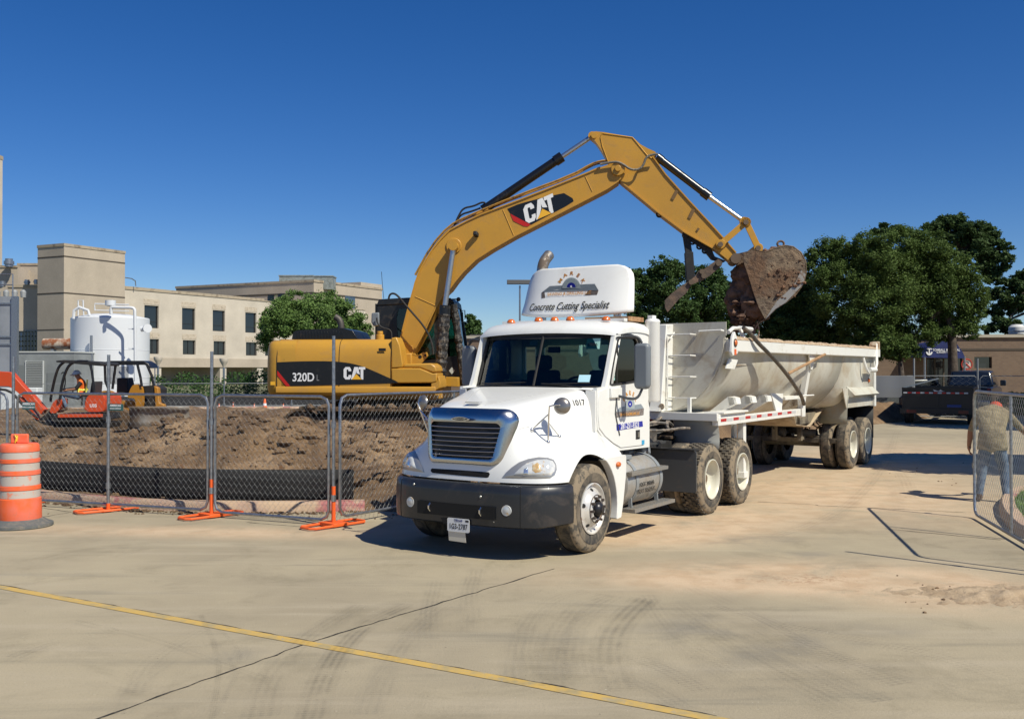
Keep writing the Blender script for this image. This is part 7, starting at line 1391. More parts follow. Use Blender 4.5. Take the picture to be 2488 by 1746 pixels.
# ivy hedge and far fence
ivy = leafm('ivy_leaf', (.035,.085,.02), (.05,.12,.03), (.09,.15,.05), .5)
b = MB(); rnd = random.Random(77); bl = []
for k in range(30): x = -40+k*2.1; bl.append((x, 76+rnd.random()*2, .5+rnd.random()*.4, 1.2+rnd.random()*.3))
leaf_mesh(b, bl, 30000, .22, 5, squash=.9); tag(b.build('hedge', ivy, smooth=0, fix=False), 'dense green hedge below the hospital arcade, behind the far fence', 'hedge')
b = MB(); b.box((-60,62,-.02),(40,140,.03)); tag(b.build('far_lawn', mat('scrub', (.10,.13,.05), .95, var=((.18,.16,.09), .2, .4, .6))), kind='structure')
galvD = mat('galvanised_dull', (.24,.25,.26), .7, .2)
FX0 = [(-34,52.5),(-30.4,53),(-26.8,53.6),(-23.2,54.2),(-19.6,54.9),(-16,55.6),(-12.4,56.3),(-8.8,57),(-5.2,57.7)]
ffm = None
for i in range(2, len(FX0)-1):
    p0, p1 = FX0[i], FX0[i+1]; d = Vector((p1[0]-p0[0], p1[1]-p0[1], 0)); L = d.length
    t = thing('chain_link_fence', 'far chain link fence section ' + ['', '', 'behind the mini excavator', 'behind the bulldozer cage', 'just right of the bulldozer, before the hedge', 'behind the nearest traffic cone', 'seen under the tail of the big excavator', 'seen under the cab of the big excavator'][i], 'fence', loc=(p0[0], p0[1], 0), rz=math.atan2(d.y, d.x), group='far fence sections'); q = .13
    b = MB(); b.tube([Vector((x, 0, z)) for x, z in ((q,.1),(L-q,.1),(L,.1+q),(L,1.35-q),(L-q,1.35),(q,1.35),(0,1.35-q),(0,.1+q))], .02, 6, closed=True); b.build('frame', galvD, t)
    b = MB(); b.cyl((0,0,0), (0,0,1.35 if i % 2 else 2.3), .035, 6); b.build('pole', galv, t)
    if ffm is None: ffm = chain(L-.05, .12, 1.33, r=.0035, cw=.16, chh=.2).build('chain_mesh', wireM, t, smooth=0, fix=False)
    else: c = ffm.copy(); COL.objects.link(c); c.parent = t
def cone(x, y, lab, s=1):
    t = thing('traffic_cone', lab, 'traffic cone', loc=(x, y, 0), group='orange traffic cones'); t.scale = (s, s, s); b = MB(); b.box((-.18,-.18,.02), (.18,.18,.06)); b.build('base', orgM, t, bevel=.01); b = MB(); b.lathe([(.14,.06),(.045,.68),(.03,.70),(0,.70)], n=16); b.build('body', orgM, t); b = MB(); b.lathe([(.098,.36),(.077,.48)], n=16); b.build('collar', txW, t)
p = G0('C', 155, 1228); cone(p.x, p.y, 'traffic cone nearest the excavator tail, on the road edge')
for x, y, lb in ((1715,1392,'faint traffic cone on the far road, left of the middle fence post'),(1825,1380,'traffic cone on the far road just right of the middle fence post'),(1990,1392,'far traffic cone between the middle fence post and the nearest cone'),(2218,1392,'far traffic cone half hidden by the excavator tail')): p = G0('A', x, y); cone(p.x, p.y, lb, .38)
b = MB(); b.box((-30,57.9,0), (-3,58.1,.55)); tag(b.build('silt_fence', mat('silt_far', (.03,.03,.032), .8)), 'straight dark silt barrier along the far road', 'silt fence')
kerb('kerb', [(-34,51.5),(-20,52.6),(-8,54.4),(-2,56)], .12, .25)
# lamp posts in front of the arcade
for x, y0, y1, lb in ((1237,988,1180,'bowl topped lamp post at the left arcade opening'),(1752,1000,1195,'bowl topped lamp post at the right arcade pier')):
    p = WF.at('A', x, y0, 'v', 100); t = thing('lamp_post', lb, 'lamp post', loc=(p.x, p.y, 0), group='lamp posts by the arcade'); b = MB(); b.cyl((0,0,-.3), (0,0,p.z-.9), .11, 10); b.build('pole', galv, t); b = MB(); b.lathe([(.10,-.9),(.14,-.75),(.34,-.4),(.42,-.2),(.42,0),(0,.05)], c=(0,0,p.z), n=20); b.build('lamp_bowl', hosp, t)
# ============================================================ white tank, pipes, plant units
tkp = WF.at('A', 866, 670, 'v', 60); tk_ = thing('storage_tank', 'big white cylindrical tank with pipes behind the bulldozer', 'tank', loc=(tkp.x*62/60, 62, 0)); rt = 289*.31042/2430*62; zt_ = WF.at('A', 866, 672, 'v', 60).z
tM = mat('tank_white', (.66,.68,.70), .4, dirt=[((.45,.42,.38), 1.5, .62, .8, .4)]); b = MB(); b.lathe([(rt,-.3),(rt,zt_-.05),(rt-.05,zt_),(rt*.5,zt_+.22),(0,zt_+.3)], n=64); b.build('shell', tM, tk_, smooth=35)
for z in (zt_*.62, zt_*.3): b = MB(); b.lathe([(rt,z),(rt+.012,z+.01),(rt+.012,z+.03),(rt,z+.04)], n=64); b.build('weld_seam', tM, tk_)
def TP(pts, Y): return [WF.at('A', x, y, 'v', Y)-tk_.location for x, y in pts]
b = MB(); b.tube(smooth_open(TP([(870,655),(868,600),(890,600),(960,602),(1030,602),(1052,612),(1056,640),(1060,1180)], 59.2), 1), .09, 10); b.build('vent_pipe', tM, tk_)
b = MB(); b.lathe([(.2,0),(.3,.05),(.3,.35),(0,.37)], c=TP([(865,592)], 59.4)[0], n=16); b.build('pipe_cap', tM, tk_)
b = MB(); b.tube(TP([(575,690),(580,625),(620,600),(690,625),(700,665)], 60), .09, 8); b.build('side_pipe', tM, tk_)
b = MB(); b.tube(TP([(1105,770),(1150,765)], 59.3), .17, 12); q = TP([(1150,765)], 59.2)[0]; b.cyl(q, q+Vector((.08,-.1,0)), .26, 16); b.build('outlet', tM, tk_)
b = MB(); b.tube(TP([(715,820),(715,1150)], 59.4), .08, 8); b.build('gauge_tube', galv, tk_)
b = MB(); b.tube(TP([(612,665),(612,545),(650,545),(655,665)], 60), .04, 6); b.tube(TP([(742,625),(742,572),(1010,580)], 61), .04, 6); b.tube(TP([(742,622),(1010,630)], 61), .03, 6); b.build('ladder_rail', tM, tk_)
b = MB(); b.box((rt*.55,-rt-.25,1.2), (rt*.75,-rt+.2,3.2)); b.build('pipe_bracket', galv, tk_) if False else None
for y in (770, 925): b = MB(); p = TP([(1005,y),(1070,y)], 59.3); b.bar(p[0], p[1], .06, .08); b.build('pipe_clamp', tM, tk_)
rc = thing('rusty_tank', 'rust streaked horizontal cylinder on the roof beside the white tank', 'tank', loc=(0,0,0)); p, q = WF.at('A', 345, 888, 'v', 64), WF.at('A', 640, 885, 'v', 64); rc.location = p; d = q-p
b = MB(); b.lathe([(0,-.06),(.3,-.04),(.36,0),(.36,d.length),(0,d.length)], c=(0,0,0), ax=d, n=24); b.build('shell', mat('rust_white', (.50,.42,.33), .7, var=[((.24,.08,.03), 1.8, .45, .6)]), rc, smooth=40)
b = MB()
for k in (.6,2.6): b.box((k-.1,-.2,-.75), (k+.1,.2,-.3))
for k in (.6,): b.box((.5,-.25,-.8), (2.7,.25,-.72))
b.build('cradle', grey, rc)
gu, gw, gz0, gz1 = boxpx('plant_enclosure', 'grey louvred metal enclosure behind the mini excavator', 'enclosure', 130, 580, 955, 57, 3, mat('enclosure_grey', (.20,.215,.215), .55, var=((.26,.28,.28), .8, .4, .6), dirt=[((.3,.27,.22), 3, .6, .8, .4)]))
b = MB(); b.box((-.05,-.05,gz1), (gw+.05,3.05,gz1+.08)); b.build('roof', mat('roof_pale', (.5,.52,.5), .5), gu)
a_, c_ = WF.at('A', 208, 1018, 'v', 57)-gu.location, WF.at('A', 338, 1262, 'v', 57)-gu.location; b = MB()
for k in range(18): z = c_.z+(a_.z-c_.z)*k/18; b.add([(a_.x,-.02,z),(c_.x,-.02,z),(c_.x,-.10,z+.06),(a_.x,-.10,z+.06)], [(0,1,2,3)])
b.box((a_.x-.04,-.08,c_.z), (a_.x,0,a_.z)); b.box((c_.x,-.08,c_.z), (c_.x+.04,0,a_.z)); b.build('louvre', mat('louvre_pale', (.55,.57,.56), .5), gu, smooth=0, solid=.01)
for x0, y0, x1, y1 in ((370,1110,520,1270),(135,1050,205,1180)): a_, c_ = WF.at('A', x0, y0, 'v', 57)-gu.location, WF.at('A', x1, y1, 'v', 57)-gu.location; b = MB(); b.box((a_.x,-.04,c_.z), (c_.x,0,a_.z)); b.build('door', mat('enclosure_door', (.17,.185,.185), .5), gu, bevel=.01)
gl, gw, gz0, gz1 = boxpx('cooling_unit', 'tall galvanised plant unit at the far left edge with guard rail on top', 'plant unit', -300, 100, 515, 52, .5, mat('galv_sheet', (.36,.38,.40), .5, .35, var=((.28,.30,.32), .7, .4, .6)))
for y in (565,825,885): z = WF.at('A', 50, y, 'v', 52).z; b = MB(); b.box((-.03,-.06,z-.08), (gw+.03,0,z)); b.build('trim', galv, gl)
b = MB(); b.box((gw-.02,-.12,-.4), (gw+.28,.1,gz1)); b.build('corner_post', galv, gl)
b = MB()
for x in (0,.35,.7,1.): b.tube([(gw*x,0,gz1),(gw*x,0,gz1+1.15)], .03, 6)
for z in (.6,1.15): b.tube([(0,0,gz1+z),(gw,0,gz1+z)], .03, 6)
b.build('guard_rail', galv, gl)
b = MB(); rnd = random.Random(2)
for k in range(4): q = Vector((gw*.55+k*.45, .8, gz1+.25)); b.lathe([(.13,-.25),(.15,.05),(.07,.15),(0,.17)], c=q, n=12)
b.build('vent_cap', mat('vent_pale', (.4,.41,.4), .5, .4), gl)
b = MB(); a_, c_ = WF.at('A', 5, 1230, 'v', 50), WF.at('A', 290, 1440, 'v', 50); b.box((a_.x,50,-.1), (c_.x,50.6,a_.z)); o = b.build('white_tote', mat('tote_white', (.62,.64,.63), .5), None, bevel=.03); tag(o, 'plain white box low behind the orange boom at far left', 'box')
# ============================================================ trees
def tree(name, lab, Y, circ, tr_px, m, n, size, seed, group=None, squash=.85, clump=0, shell=.5, dep=.6, branches=6, trunk_r=.16):
    """circ: (region,x,y,r in region px); trunk: list of region points from ground up"""
    base = WF.at(*tr_px[0], 'v', Y); t = thing(name, lab, 'tree', loc=(base.x, Y, 0), group=group); rn = random.Random(seed); bl = []
    for (r, x, y, rad) in circ:
        c = WF.at(r, x, y, 'v', Y); R0 = rad*REG[r][2]*Y/F_; bl.append((c.x-base.x, rn.uniform(-dep, dep)*R0*1.2, c.z, R0))
    b = MB(); leaf_mesh(b, bl, n, size, seed, squash=squash, clump=clump or 34, shell=shell); b.build('crown', m, t, smooth=0, fix=False)
    tp = [WF.at(*q, 'v', Y) for q in tr_px]; pts = [Vector((0, 0, -.2))]+[Vector((p.x-base.x, 0, p.z)) for p in tp[1:]]; b = MB(); b.tube(smooth_open(pts, 1), [trunk_r*(1.25-.75*i/(2*len(pts)-2)) for i in range(len(smooth_open(pts, 1)))], 10)
    for k in range(branches):
        q = rn.choice(bl); s0 = pts[-2].lerp(pts[-1], rn.random()); e = Vector(q[:3]); mid_ = s0.lerp(e, .5)+Vector((0,0,q[3]*.15)); b.tube(smooth_open([s0, mid_, e], 2), [trunk_r*.5*(1-.8*i/(len(smooth_open([s0, mid_, e], 2))-1)) for i in range(len(smooth_open([s0, mid_, e], 2)))], 6)
    b.build('trunk', mat('bark', (.07,.052,.04), .95, var=((.12,.095,.075), 4, .45, .6), bump=(14, .8, .03)), t); return t
oakL = leafm('oak_leaf', (.062,.108,.024), (.09,.145,.034), (.14,.19,.06), .5); lightL = leafm('elm_leaf', (.10,.18,.04), (.14,.23,.06), (.20,.28,.10), .5); darkL = leafm('dark_leaf', (.042,.085,.022), (.06,.115,.03), (.10,.155,.055), .6); pineL = leafm('pine_needles', (.045,.085,.025), (.065,.11,.035), (.10,.14,.055), .7)
tree('elm_tree', 'light green tree in front of the distant tan block, above the excavator tail', 72, [('C',300,420,150),('C',470,300,140),('C',640,260,120),('C',780,320,130),('C',850,430,130),('C',950,470,110),('C',200,480,110),('C',150,590,90),('C',400,470,160),('C',620,420,170),('C',1010,520,70),('C',330,300,90),('C',200,370,60),('C',700,500,160)], [('C',560,1000),('C',560,700),('C',560,520)], lightL, 60000, .17, 1)
tree('small_tree', 'small dark green tree behind the big excavator cab', 85, [('E',660,650,60),('E',690,700,55),('E',640,720,60),('E',655,610,30),('E',710,680,35),('E',670,760,70)], [('E',665,1000),('E',665,850),('E',665,720)], darkL, 5000, .3, 2)
tree('broadleaf_tree', 'dark leafy tree just right of the roof sign', 46, [('J',470,1230,100),('J',560,1300,110),('J',440,1400,110),('J',600,1450,130),('J',480,1180,50),('J',700,1160,110),('J',660,1260,120),('J',780,1120,60),('J',740,1380,130),('J',820,1180,60),('J',590,1180,70),('J',500,1560,120),('J',700,1540,130),('J',860,1500,110)], [('J',600,1900),('J',600,1650),('J',610,1450)], darkL, 42000, .13, 3)
tree('broadleaf_tree', 'dark leafy tree behind the excavator thumb and bucket', 48, [('J',960,1240,130),('J',1080,1210,90),('J',1150,1270,90),('J',1060,1380,150),('J',900,1400,130),('J',1210,1350,80),('J',1180,1460,120),('J',980,1500,130),('J',1060,1160,60),('J',1220,1500,90),('J',960,1600,120),('J',1120,1600,130),('J',1280,1600,110)], [('J',1040,1900),('J',1040,1650),('J',1040,1450)], darkL, 42000, .13, 4)
tree('oak_tree', 'dark shaded oak between the raised bucket and the wide crowned oak', 49, [('K',90,760,150),('K',60,900,170),('K',250,850,170),('K',220,700,130),('K',180,600,70),('K',330,980,150),('K',120,1000,140),('K',420,1040,120),('K',0,1000,150),('J',1700,1350,130),('J',1550,1500,150)], [('K',200,1400),('K',200,1180),('K',200,950)], darkL, 50000, .14, 5)
tree('oak_tree', 'wide crowned live oak in front of the low building at right', 47, [('K',360,340,100),('K',280,450,100),('K',480,340,110),('K',640,340,130),('K',820,330,150),('K',1000,320,150),('K',1130,340,140),('K',1250,420,130),('K',1330,500,140),('K',430,520,170),('K',700,520,200),('K',1000,530,200),('K',1250,620,200),('K',1450,620,130),('K',1520,760,110),('K',450,700,180),('K',750,740,210),('K',1050,760,200),('K',1350,830,190),('K',560,900,170),('K',850,930,190),('K',1520,880,90),('K',800,1060,150),('K',950,1100,110),('K',880,1150,70),('K',1230,900,120),('K',1060,240,60),('K',240,380,50),('K',300,560,90),('K',700,1000,110),('K',1440,930,80),('K',600,1080,120),('K',1260,1000,70),('K',1480,980,70),('K',1150,980,110),('K',1380,960,80),('K',620,640,150),('K',880,640,160),('K',1180,560,150),('K',900,820,170),('K',600,420,120)],
     [('K',1345,1330),('K',1335,1080),('K',1320,900),('K',1200,700)], oakL, 300000, .10, 6, branches=9, trunk_r=.22)
tree('oak_tree', 'slender trunked tree at the left end of the wide oak crown', 45, [('K',820,1060,110),('K',900,1120,90),('K',760,1130,70),('K',960,1090,70)], [('K',950,1420),('K',935,1250),('K',900,1120)], oakL, 16000, .11, 16, trunk_r=.15, branches=3)
tree('pine_tree', 'tall pine rising behind the wide oak at the upper right', 66, [('K',1330,130,90),('K',1120,180,55),('K',1230,190,80),('K',1420,180,100),('K',1520,220,90),('K',1600,180,50),('K',1640,280,80),('K',1330,260,100),('K',1480,330,110),('K',1620,400,100),('K',1700,420,70),('K',1720,330,50),('K',1560,480,60),('K',1680,520,70),('K',1400,400,60),('K',1650,590,50),('K',1740,480,40),('K',1260,100,40),('K',1370,90,50)],
     [('K',1400,1100),('K',1400,700),('K',1420,450),('K',1400,200)], pineL, 60000, .2, 7, squash=.6, clump=16, shell=.5, branches=16, trunk_r=.3)
tree('pine_tree', 'flat topped pine showing just above the middle of the oak crown', 72, [('K',740,210,55),('K',820,185,60),('K',900,190,60),('K',960,205,45),('K',860,230,60)], [('K',850,900),('K',850,400),('K',850,220)], pineL, 5000, .3, 8, squash=.55, clump=10, branches=5)
tree('pine_tree', 'ragged pine cut by the right edge of the photo', 62, [('K',1790,600,70),('K',1860,640,90),('K',1880,560,60),('K',1700,690,80),('K',1780,740,90),('K',1860,800,80),('K',1680,820,60),('K',1720,930,90),('K',1800,960,60),('K',1640,960,60),('K',1960,700,120)], [('K',2050,1100),('K',2040,800),('K',2000,600)], pineL, 36000, .19, 9, squash=.6, clump=12, branches=12, trunk_r=.25)
# a shade tree beyond the right edge whose shadow falls on the road
def offtree(lab, x, y, cr, seed, hz=6.2):
    t = thing('oak_tree', lab, 'tree', loc=(x, y, 0)); b = MB(); leaf_mesh(b, [(0,0,hz,cr),(1.4,.8,hz-.4,cr*.8),(-1.2,-.6,hz-.3,cr*.7),(-.2,1.4,hz-.3,cr*.6),(2.5,-.5,hz-.2,cr*.8)], 26000, .24, seed); b.build('crown', oakL, t, smooth=0, fix=False); b = MB(); b.tube([(0,0,-.1),(.1,0,hz*.4),(0,.1,hz-.7)], [.3,.24,.15], 10); b.build('trunk', MT['bark'], t)
offtree('shade tree beyond the right edge, shadowing the road', 14.4, 19.3, 2.2, 44)
offtree('large shade tree beyond the right edge, darkening the black dump trailer', 23.8, 33.6, 3.3, 45, 8.2)
offtree('second large shade tree beyond the right edge, darkening the pickup', 28.5, 38.2, 3.4, 46, 8.4)
# shrubs at the right building
b = MB(); leaf_mesh(b, [(22.5+k*.9, 45+.3*(k % 2), .5, .75) for k in range(8)], 9000, .16, 12); tag(b.build('hedge', ivy, smooth=0, fix=False), 'low shrub row in front of the brick building at right', 'hedge')
# ============================================================ right hand building with awning
RB = Fr(15.5, 57, R_(-4)); rb = thing('brick_building', 'low brown brick building with flat roof and blue entrance awning at right', 'building', RB); rz_ = RB.at('L', 1700, 105, 'v', 0).z
rbM = brick('brown_brick', (.20,.135,.09), (.165,.11,.075), (.17,.14,.11), 2.4); U1 = 26
wn = [RB.at('L', 1500, 358, 'v', 0), RB.at('L', 1730, 505, 'v', 0)]; dn = [RB.at('L', 880, 372, 'v', 0), RB.at('L', 1350, 560, 'v', 0)]
b = MB(); plate(b, [Vector((-22,0,-.3)),Vector((U1,0,-.3)),Vector((U1,0,rz_)),Vector((-22,0,rz_))], [rect(wn[0].x, wn[1].x, wn[1].z, wn[0].z), rect(dn[0].x, dn[1].x, .02, dn[0].z)], (0,.35,0)); b.build('wall', rbM, rb, smooth=0)
b = MB(); b.box((-22,.4,-.3), (U1,14,rz_-.3)); b.build('interior_core', mat('core_dark', (.02,.018,.015), .9), rb) 
b = MB(); b.box((-22,-.12,rz_), (U1,.6,rz_+.16)); b.build('coping', mat('coping_pale', (.42,.38,.30), .7), rb)
z = RB.at('L', 1700, 262, 'v', 0).z; b = MB(); b.box((-22,-.03,z-.05), (U1,0,z+.05)); b.build('reveal_line', grM, rb)
b = MB(); b.box((wn[0].x,.2,wn[1].z), (wn[1].x,.24,wn[0].z)); b.build('window', winM, rb)
b = MB(); b.box((dn[0].x,.2,.05), (dn[1].x,.24,dn[0].z)); dd = b.build('door', winM, rb)
b = MB()
for k in range(5): x = dn[0].x+(dn[1].x-dn[0].x)*k/4; b.box((x-.04,.16,.05), (x+.04,.2,dn[0].z))
b.build('frame', grM, dd)
ap_ = [RB.at('L', x, y, 'v', -2.4) for x, y in ((815,365),(840,310),(900,235),(970,180),(1080,155),(1190,155),(1262,172),(1300,230),(1350,300),(1385,378))]
aw = thing('awning', 'dark blue domed awning with white lettering over the building entrance', 'awning', RB)
navy = mat('awning_navy', (.008,.018,.10), .7, var=((.012,.025,.14), 2, .4, .6)); b = MB(); back = RB.at('L', 1460, 360, 'v', 0)
b.prism([Vector((p.x,-2.4,p.z)) for p in ap_], (0,.01,0)); axm = sum(p.x for p in ap_)/len(ap_); b.sheet([[Vector((p.x,-2.4,p.z)) for p in ap_],[Vector((axm+(p.x-axm)*1.3,-.02,p.z+.02)) for p in ap_]]); b.build('canopy', navy, aw, smooth=0)
p = RB.at('L', 1135, 270, 'v', -2.43); text('awning_lettering', 'TOMBALL REGIONAL', txW, aw, p, (1,0,0), (0,0,1), .19, bold=.01, sx=.8); p = RB.at('L', 1135, 300, 'v', -2.43); text('awning_lettering', 'SURGERY CENTER', txW, aw, p, (1,0,0), (0,0,1), .14, bold=.01, sx=.9)
c = RB.at('L', 912, 292, 'v', -2.43); s_ = .45/60*57/57
b = MB(); plate(b, [c+Vector((x*.0046,0,-y*.0046)) for x, y in ((-28,-40),(28,-40),(28,-26),(16,-26),(16,-31),(6,-31),(6,20),(18,10),(20,0),(36,0),(36,12),(24,32),(0,44),(-24,32),(-36,12),(-36,0),(-20,0),(-18,10),(-6,20),(-6,-31),(-16,-31),(-16,-26),(-28,-26))], [], (0,-.01,0)); b.build('anchor_emblem', txW, aw, smooth=0)
for x in (850, 1370): q = RB.at('L', x, 380, 'v', -2.35); b = MB(); b.cyl((q.x,-2.35,-.1), (q.x,-2.35,q.z+.1), .06, 8); b.build('awning_post', galv, aw)
q0, q1 = RB.at('L', 1350, 410, 'v', -2), RB.at('L', 1450, 500, 'v', -2); t = thing('no_parking_sign', 'pale rectangular sign beside the blue awning', 'sign', RB); b = MB(); b.box((q0.x,-2.02,q1.z), (q1.x,-2,q0.z)); sg_ = b.build('board', mat('sign_pale', (.55,.5,.46), .6), t); b = MB(); cc = (q0+q1)/2; b.tube([Vector((cc.x+.28*math.cos(a),-2.03,cc.z+.28*math.sin(a))) for a in [k*math.pi/10 for k in range(20)]], .03, 5, closed=True); b.tube([Vector((cc.x-.2,-2.03,cc.z+.2)),Vector((cc.x+.2,-2.03,cc.z-.2))], .03, 5); b.build('prohibition_ring', mat('sign_red', (.5,.04,.03), .5), sg_); text('sign_letter', 'P', txB, sg_, (cc.x,-2.03,cc.z), (1,0,0), (0,0,1), .42)
b = MB(); b.cyl((cc.x,-1.98,-.2), (cc.x,-1.98,q1.z+.1), .04, 6); b.build('post', galv, t)
q = RB.at('L', 2055, 60, 'v', 3); t = thing('roof_vent', 'small white round vent on the right building roof', 'roof vent', loc=RB.w(q.x, 3, 0)); b = MB(); b.lathe([(.35,rz_-.3),(.35,q.z),(.45,q.z),(.45,q.z+.4),(.3,q.z+.55),(0,q.z+.58)], n=20); b.build('drum', mat('vent_white', (.6,.6,.58), .5), t); b = MB(); b.lathe([(.46,q.z+.1),(.48,q.z+.12),(.48,q.z+.2),(.46,q.z+.22)], n=20); b.build('vent_band', galv, t)
# low grey building behind the cab
gb, W_, z0, z1 = boxpx('low_building', 'low grey brown building seen between the excavator and the truck cab', 'building', 655, 1500, 775, 70, 8, brick('grey_brick', (.23,.19,.15), (.19,.16,.125), (.15,.12,.1), 1.6), r='E')
b = MB(); b.box((-.05,-.1,z1), (W_,.4,z1+.12)); b.box((-.03,-.06,z1-1.4), (W_,0,z1-1.3)); b.box((-.03,-.06,z1-.7), (W_,0,z1-.62)); b.build('fascia', mat('fascia_dark', (.08,.075,.07), .6), gb)
# light pole above the cab
p = WF.at('E', 1085, 320, 'v', 58); t = thing('street_lamp', 'slim street lamp with flat box head left of the roof sign', 'street lamp', loc=(p.x, p.y, 0)); b = MB(); b.cyl((0,0,-.2), (0,0,p.z-.1), .07, 8, r2=.05); b.build('pole', galv, t); b = MB(); b.box((-.75,-.2,p.z-.02), (.75,.2,p.z+.22)); b.build('lamp_head', mat('lamp_grey', (.12,.12,.12), .5), t, bevel=.02)
# ============================================================ vehicles at the right
PK = Fr(20.15, 44.4, R_(60)); pk = thing('pickup_truck', 'dark navy crew cab pickup seen from behind, right of the awning', 'pickup truck', PK)
nv = mat('navy_paint', (.009,.014,.028), .3, coat=.3)
b = MB(); b.prism([Vector((u,-1.02,w)) for u, w in ((0,.62),(0,1.34),(2.0,1.36),(5.3,1.32),(6.1,1.22),(6.2,.7),(5.9,.5),(.2,.5))], (0,2.04,0)); b.build('body', nv, pk, bevel=.06)
b = MB(); lo_ = [(1.9,-.98,1.35),(5.0,-.98,1.33),(5.0,.98,1.33),(1.9,.98,1.35)]; hi_ = [(2.15,-.80,2.05),(4.0,-.80,2.08),(4.0,.80,2.08),(2.15,.80,2.05)]; b.add(lo_+hi_, [(0,1,2,3),(4,5,6,7),(0,1,5,4),(1,2,6,5),(2,3,7,6),(3,0,4,7)]); b.build('cab', nv, pk, bevel=.07)
b = MB(); b.add([(1.925,-.86,1.42),(1.925,.86,1.42),(2.10,.74,1.96),(2.10,-.74,1.96)], [(0,1,2,3)]); b.build('rear_window', winM, pk, smooth=0, solid=.01)
for s in (1,-1):
    b = MB(); b.add([(2.1,s*.975,1.42),(4.75,s*.97,1.42),(3.95,s*.82,1.98),(2.3,s*.82,1.98)], [(0,1,2,3)]); b.build('side_window', winM, pk, smooth=0, solid=.012)
    b = MB(); b.box((-.02,s*.93-.08,.95), (.03,s*.93+.08,1.28)); b.build('tail_light', mat('tail_red', (.12,.006,.006), .3), pk, bevel=.01)
    b = MB(); b.box((4.55,min(s*1.05,s*1.3),1.35), (4.7,max(s*1.05,s*1.3),1.62)); b.build('door_mirror', nv, pk, bevel=.03)
    for u in (1.25,5.05):
        w = MB(); w.lathe([(.24,-.02),(.27,0),(.38,0),(.40,-.03),(.40,-.22),(.38,-.25),(.24,-.25)], ax=(0,1,0), n=28); w = w.build('wheel', bmat, pk); w.location = (u, s*1.02, .4); w.rotation_euler = (0,0,0 if s > 0 else math.pi); rm = MB(); rm.lathe([(.24,-.02),(.2,-.04),(.05,-.02),(0,-.02)], ax=(0,1,0), n=20); rm.build('rim', alu, w)
b = MB(); b.box((-.12,-.95,.55), (0,.95,.75)); b.build('rear_bumper', chrome, pk, bevel=.02)
b = MB(); b.box((-.02,-.85,1.33), (.03,.85,1.36)); b.build('tailgate_trim', alu, pk)
b = MB(); b.lathe([(0,.015),(.1,.01),(.11,0)], c=(-.01,0,1.12), ax=(-1,0,0), n=20); b.build('tailgate_badge', alu, pk)
# black dump trailer in front of it (towed)
BT = Fr(16.45, 38.7, R_(63)); bt = thing('utility_trailer', 'low black dump trailer with red and white tape, behind the navy pickup', 'trailer', BT)
bk = mat('trailer_black', (.010,.010,.011), .4, dirt=[((.12,.05,.02), 3, .6, .75, .7)])
b = MB(); b.box((0,-1.28,.62), (.08,1.28,1.42)); b.box((0,1.2,.62), (4.4,1.28,1.42)); b.box((0,-1.28,.62), (4.4,-1.2,1.42)); b.box((4.3,-1.28,.62), (4.4,1.28,1.42)); b.box((0,-1.28,.56), (4.4,1.28,.64)); b.build('bed', bk, bt, bevel=.01)
b = MB(); b.box((-.05,-1.35,.42), (.05,1.35,.62)); b.box((-.03,-.05,.62), (0,.05,1.4)); b.box((-.03,-1.28,1.36), (.0,1.28,1.43)); b.bar((.2,0,.5), (6.2,0,.55), .15, .15); b.build('frame', bk, bt)
for k in range(15): b = MB(); v = 1.15-k*.155; b.box((-.035,v-.07,1.20), (-.032,v+.07,1.255)); b.build('reflective_tape', redM if k % 2 else silM, bt)
b = MB(); plate(b, [(-.04,v,w) for v, w in ((.15,1.36),(-.05,1.30),(-.12,1.36),(-.2,1.3),(-.28,1.28),(.1,1.28))], [], (-.004,0,0)); b.build('emblem', silM, bt, smooth=0)
text('bed_lettering', 'BIG TEX', silM, bt, (-.04,-.55,1.33), (0,-1,0), (0,0,1), .1, bold=.02) if False else None
b = MB(); b.box((-.036,-.85,.68), (-.033,-.35,.78)); b.build('bumper_sticker', mat('sticker_deep_blue', (.02,.05,.20), .5), bt)
for s in (1,-1):
    b = MB(); b.box((-.07,min(s*.75,s*1.1),.44), (-.05,max(s*.75,s*1.1),.56)); b.build('tail_light', mat('tail_red', (.22,.01,.01), .3), bt)
    for u in (.9,1.8): w = MB(); w.lathe([(.2,-.02),(.36,0),(.38,-.03),(.38,-.2),(.36,-.22),(0,-.22)], ax=(0,1,0), n=24); w = w.build('wheel', bmat, bt); w.location = (u, s*1.25, .38); w.rotation_euler = (0,0,0 if s > 0 else math.pi)
b = MB(); b.bar((.1,1.25,1.42), (3.5,.2,1.75), .03, .05); b.build('tarp_rod', galv, bt)
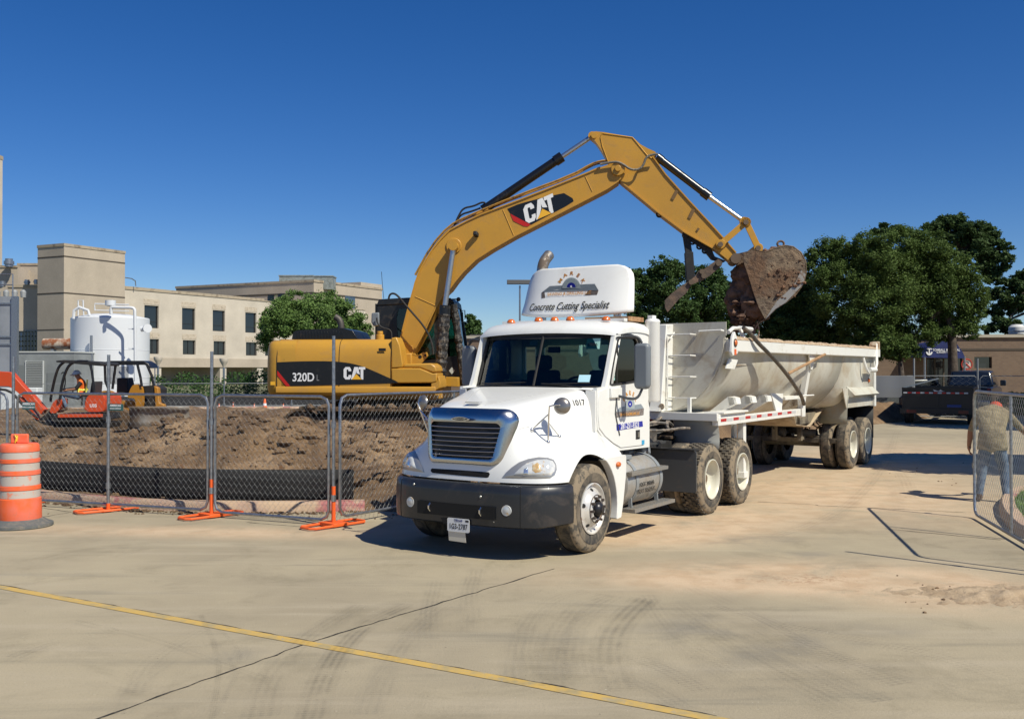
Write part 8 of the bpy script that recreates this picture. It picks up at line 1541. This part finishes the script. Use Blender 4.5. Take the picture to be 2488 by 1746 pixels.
# grey suv parked by the fence
SV = Fr(17.6, 48.5, R_(180)); sv = thing('parked_suv', 'grey suv parked behind the fence left of the awning', 'suv', SV); sg = mat('suv_grey', (.09,.10,.10), .3, coat=.5)
pr_ = [(-1.6,.45),(-1.65,1.0),(-1.5,1.15),(-.1,1.18),(.45,1.62),(2.6,1.68),(3.0,1.15),(3.1,.5)]
b = MB(); b.prism([Vector((-u,-.92,w)) for u, w in pr_], (0,1.84,0)); b.build('body', sg, sv, bevel=.06)
for s in (-.935,.925): b = MB(); b.prism([Vector((-u,s,w)) for u, w in ((.1,1.2),(.55,1.55),(2.5,1.6),(2.75,1.2))], (0,.01,0)); b.build('side_window', winM, sv, smooth=0)
for s in (1,-1):
    for u in (1.0,-2.2): w = MB(); w.lathe([(.2,-.02),(.34,0),(.36,-.03),(.36,-.2),(.34,-.22),(0,-.22)], ax=(0,1,0), n=24); w = w.build('wheel', bmat, sv); w.location = (u, s*.93, .36); w.rotation_euler = (0,0,0 if s > 0 else math.pi); rm = MB(); rm.lathe([(.2,-.02),(.15,0),(0,0)], ax=(0,1,0), n=12); rm.build('rim', alu, w)
b = MB(); b.box((1.6,-.8,.85), (1.68,-.45,1.02)); b.box((1.6,.45,.85), (1.68,.8,1.02)); b.build('headlight', lensM, sv) if False else None
# fence with grey screen cloth
for p0, p1, lb, cloth in (((14.9,42.6),(17.0,42.3),'fence section covered with pale grey screen cloth at the trailer tail',1),((17.1,43.6),(20.2,43.4),'bare fence section right of the pale screen cloth',0),((20.3,43.4),(23.6,43.2),'fence section behind the navy pickup',0)):
    d = Vector((p1[0]-p0[0], p1[1]-p0[1], 0)); L = d.length; t = thing('chain_link_fence', lb, 'fence', loc=(p0[0], p0[1], 0), rz=math.atan2(d.y, d.x)); q = .13
    b = MB(); b.tube([Vector((x, 0, z)) for x, z in ((q,.1),(L-q,.1),(L,.1+q),(L,1.85-q),(L-q,1.85),(q,1.85),(0,1.85-q),(0,.1+q))], .018, 6, closed=True); b.build('frame', galvD, t)
    b = MB(); b.cyl((L,0,0), (L,0,2.6), .04, 6); b.build('pole', galvD, t); chain(L-.05, .12, 1.82, r=.003, cw=.16, chh=.2).build('chain_mesh', wireM, t, smooth=0, fix=False)
    if cloth: b = MB(); b.sheet([[Vector((L*k/24, -.05+.012*math.sin(k*.5), z)) for k in range(25)] for z in (.95,1.4,1.86)]); b.build('screen_cloth', mat('cloth_grey', (.18,.19,.205), .9), t, smooth=60)
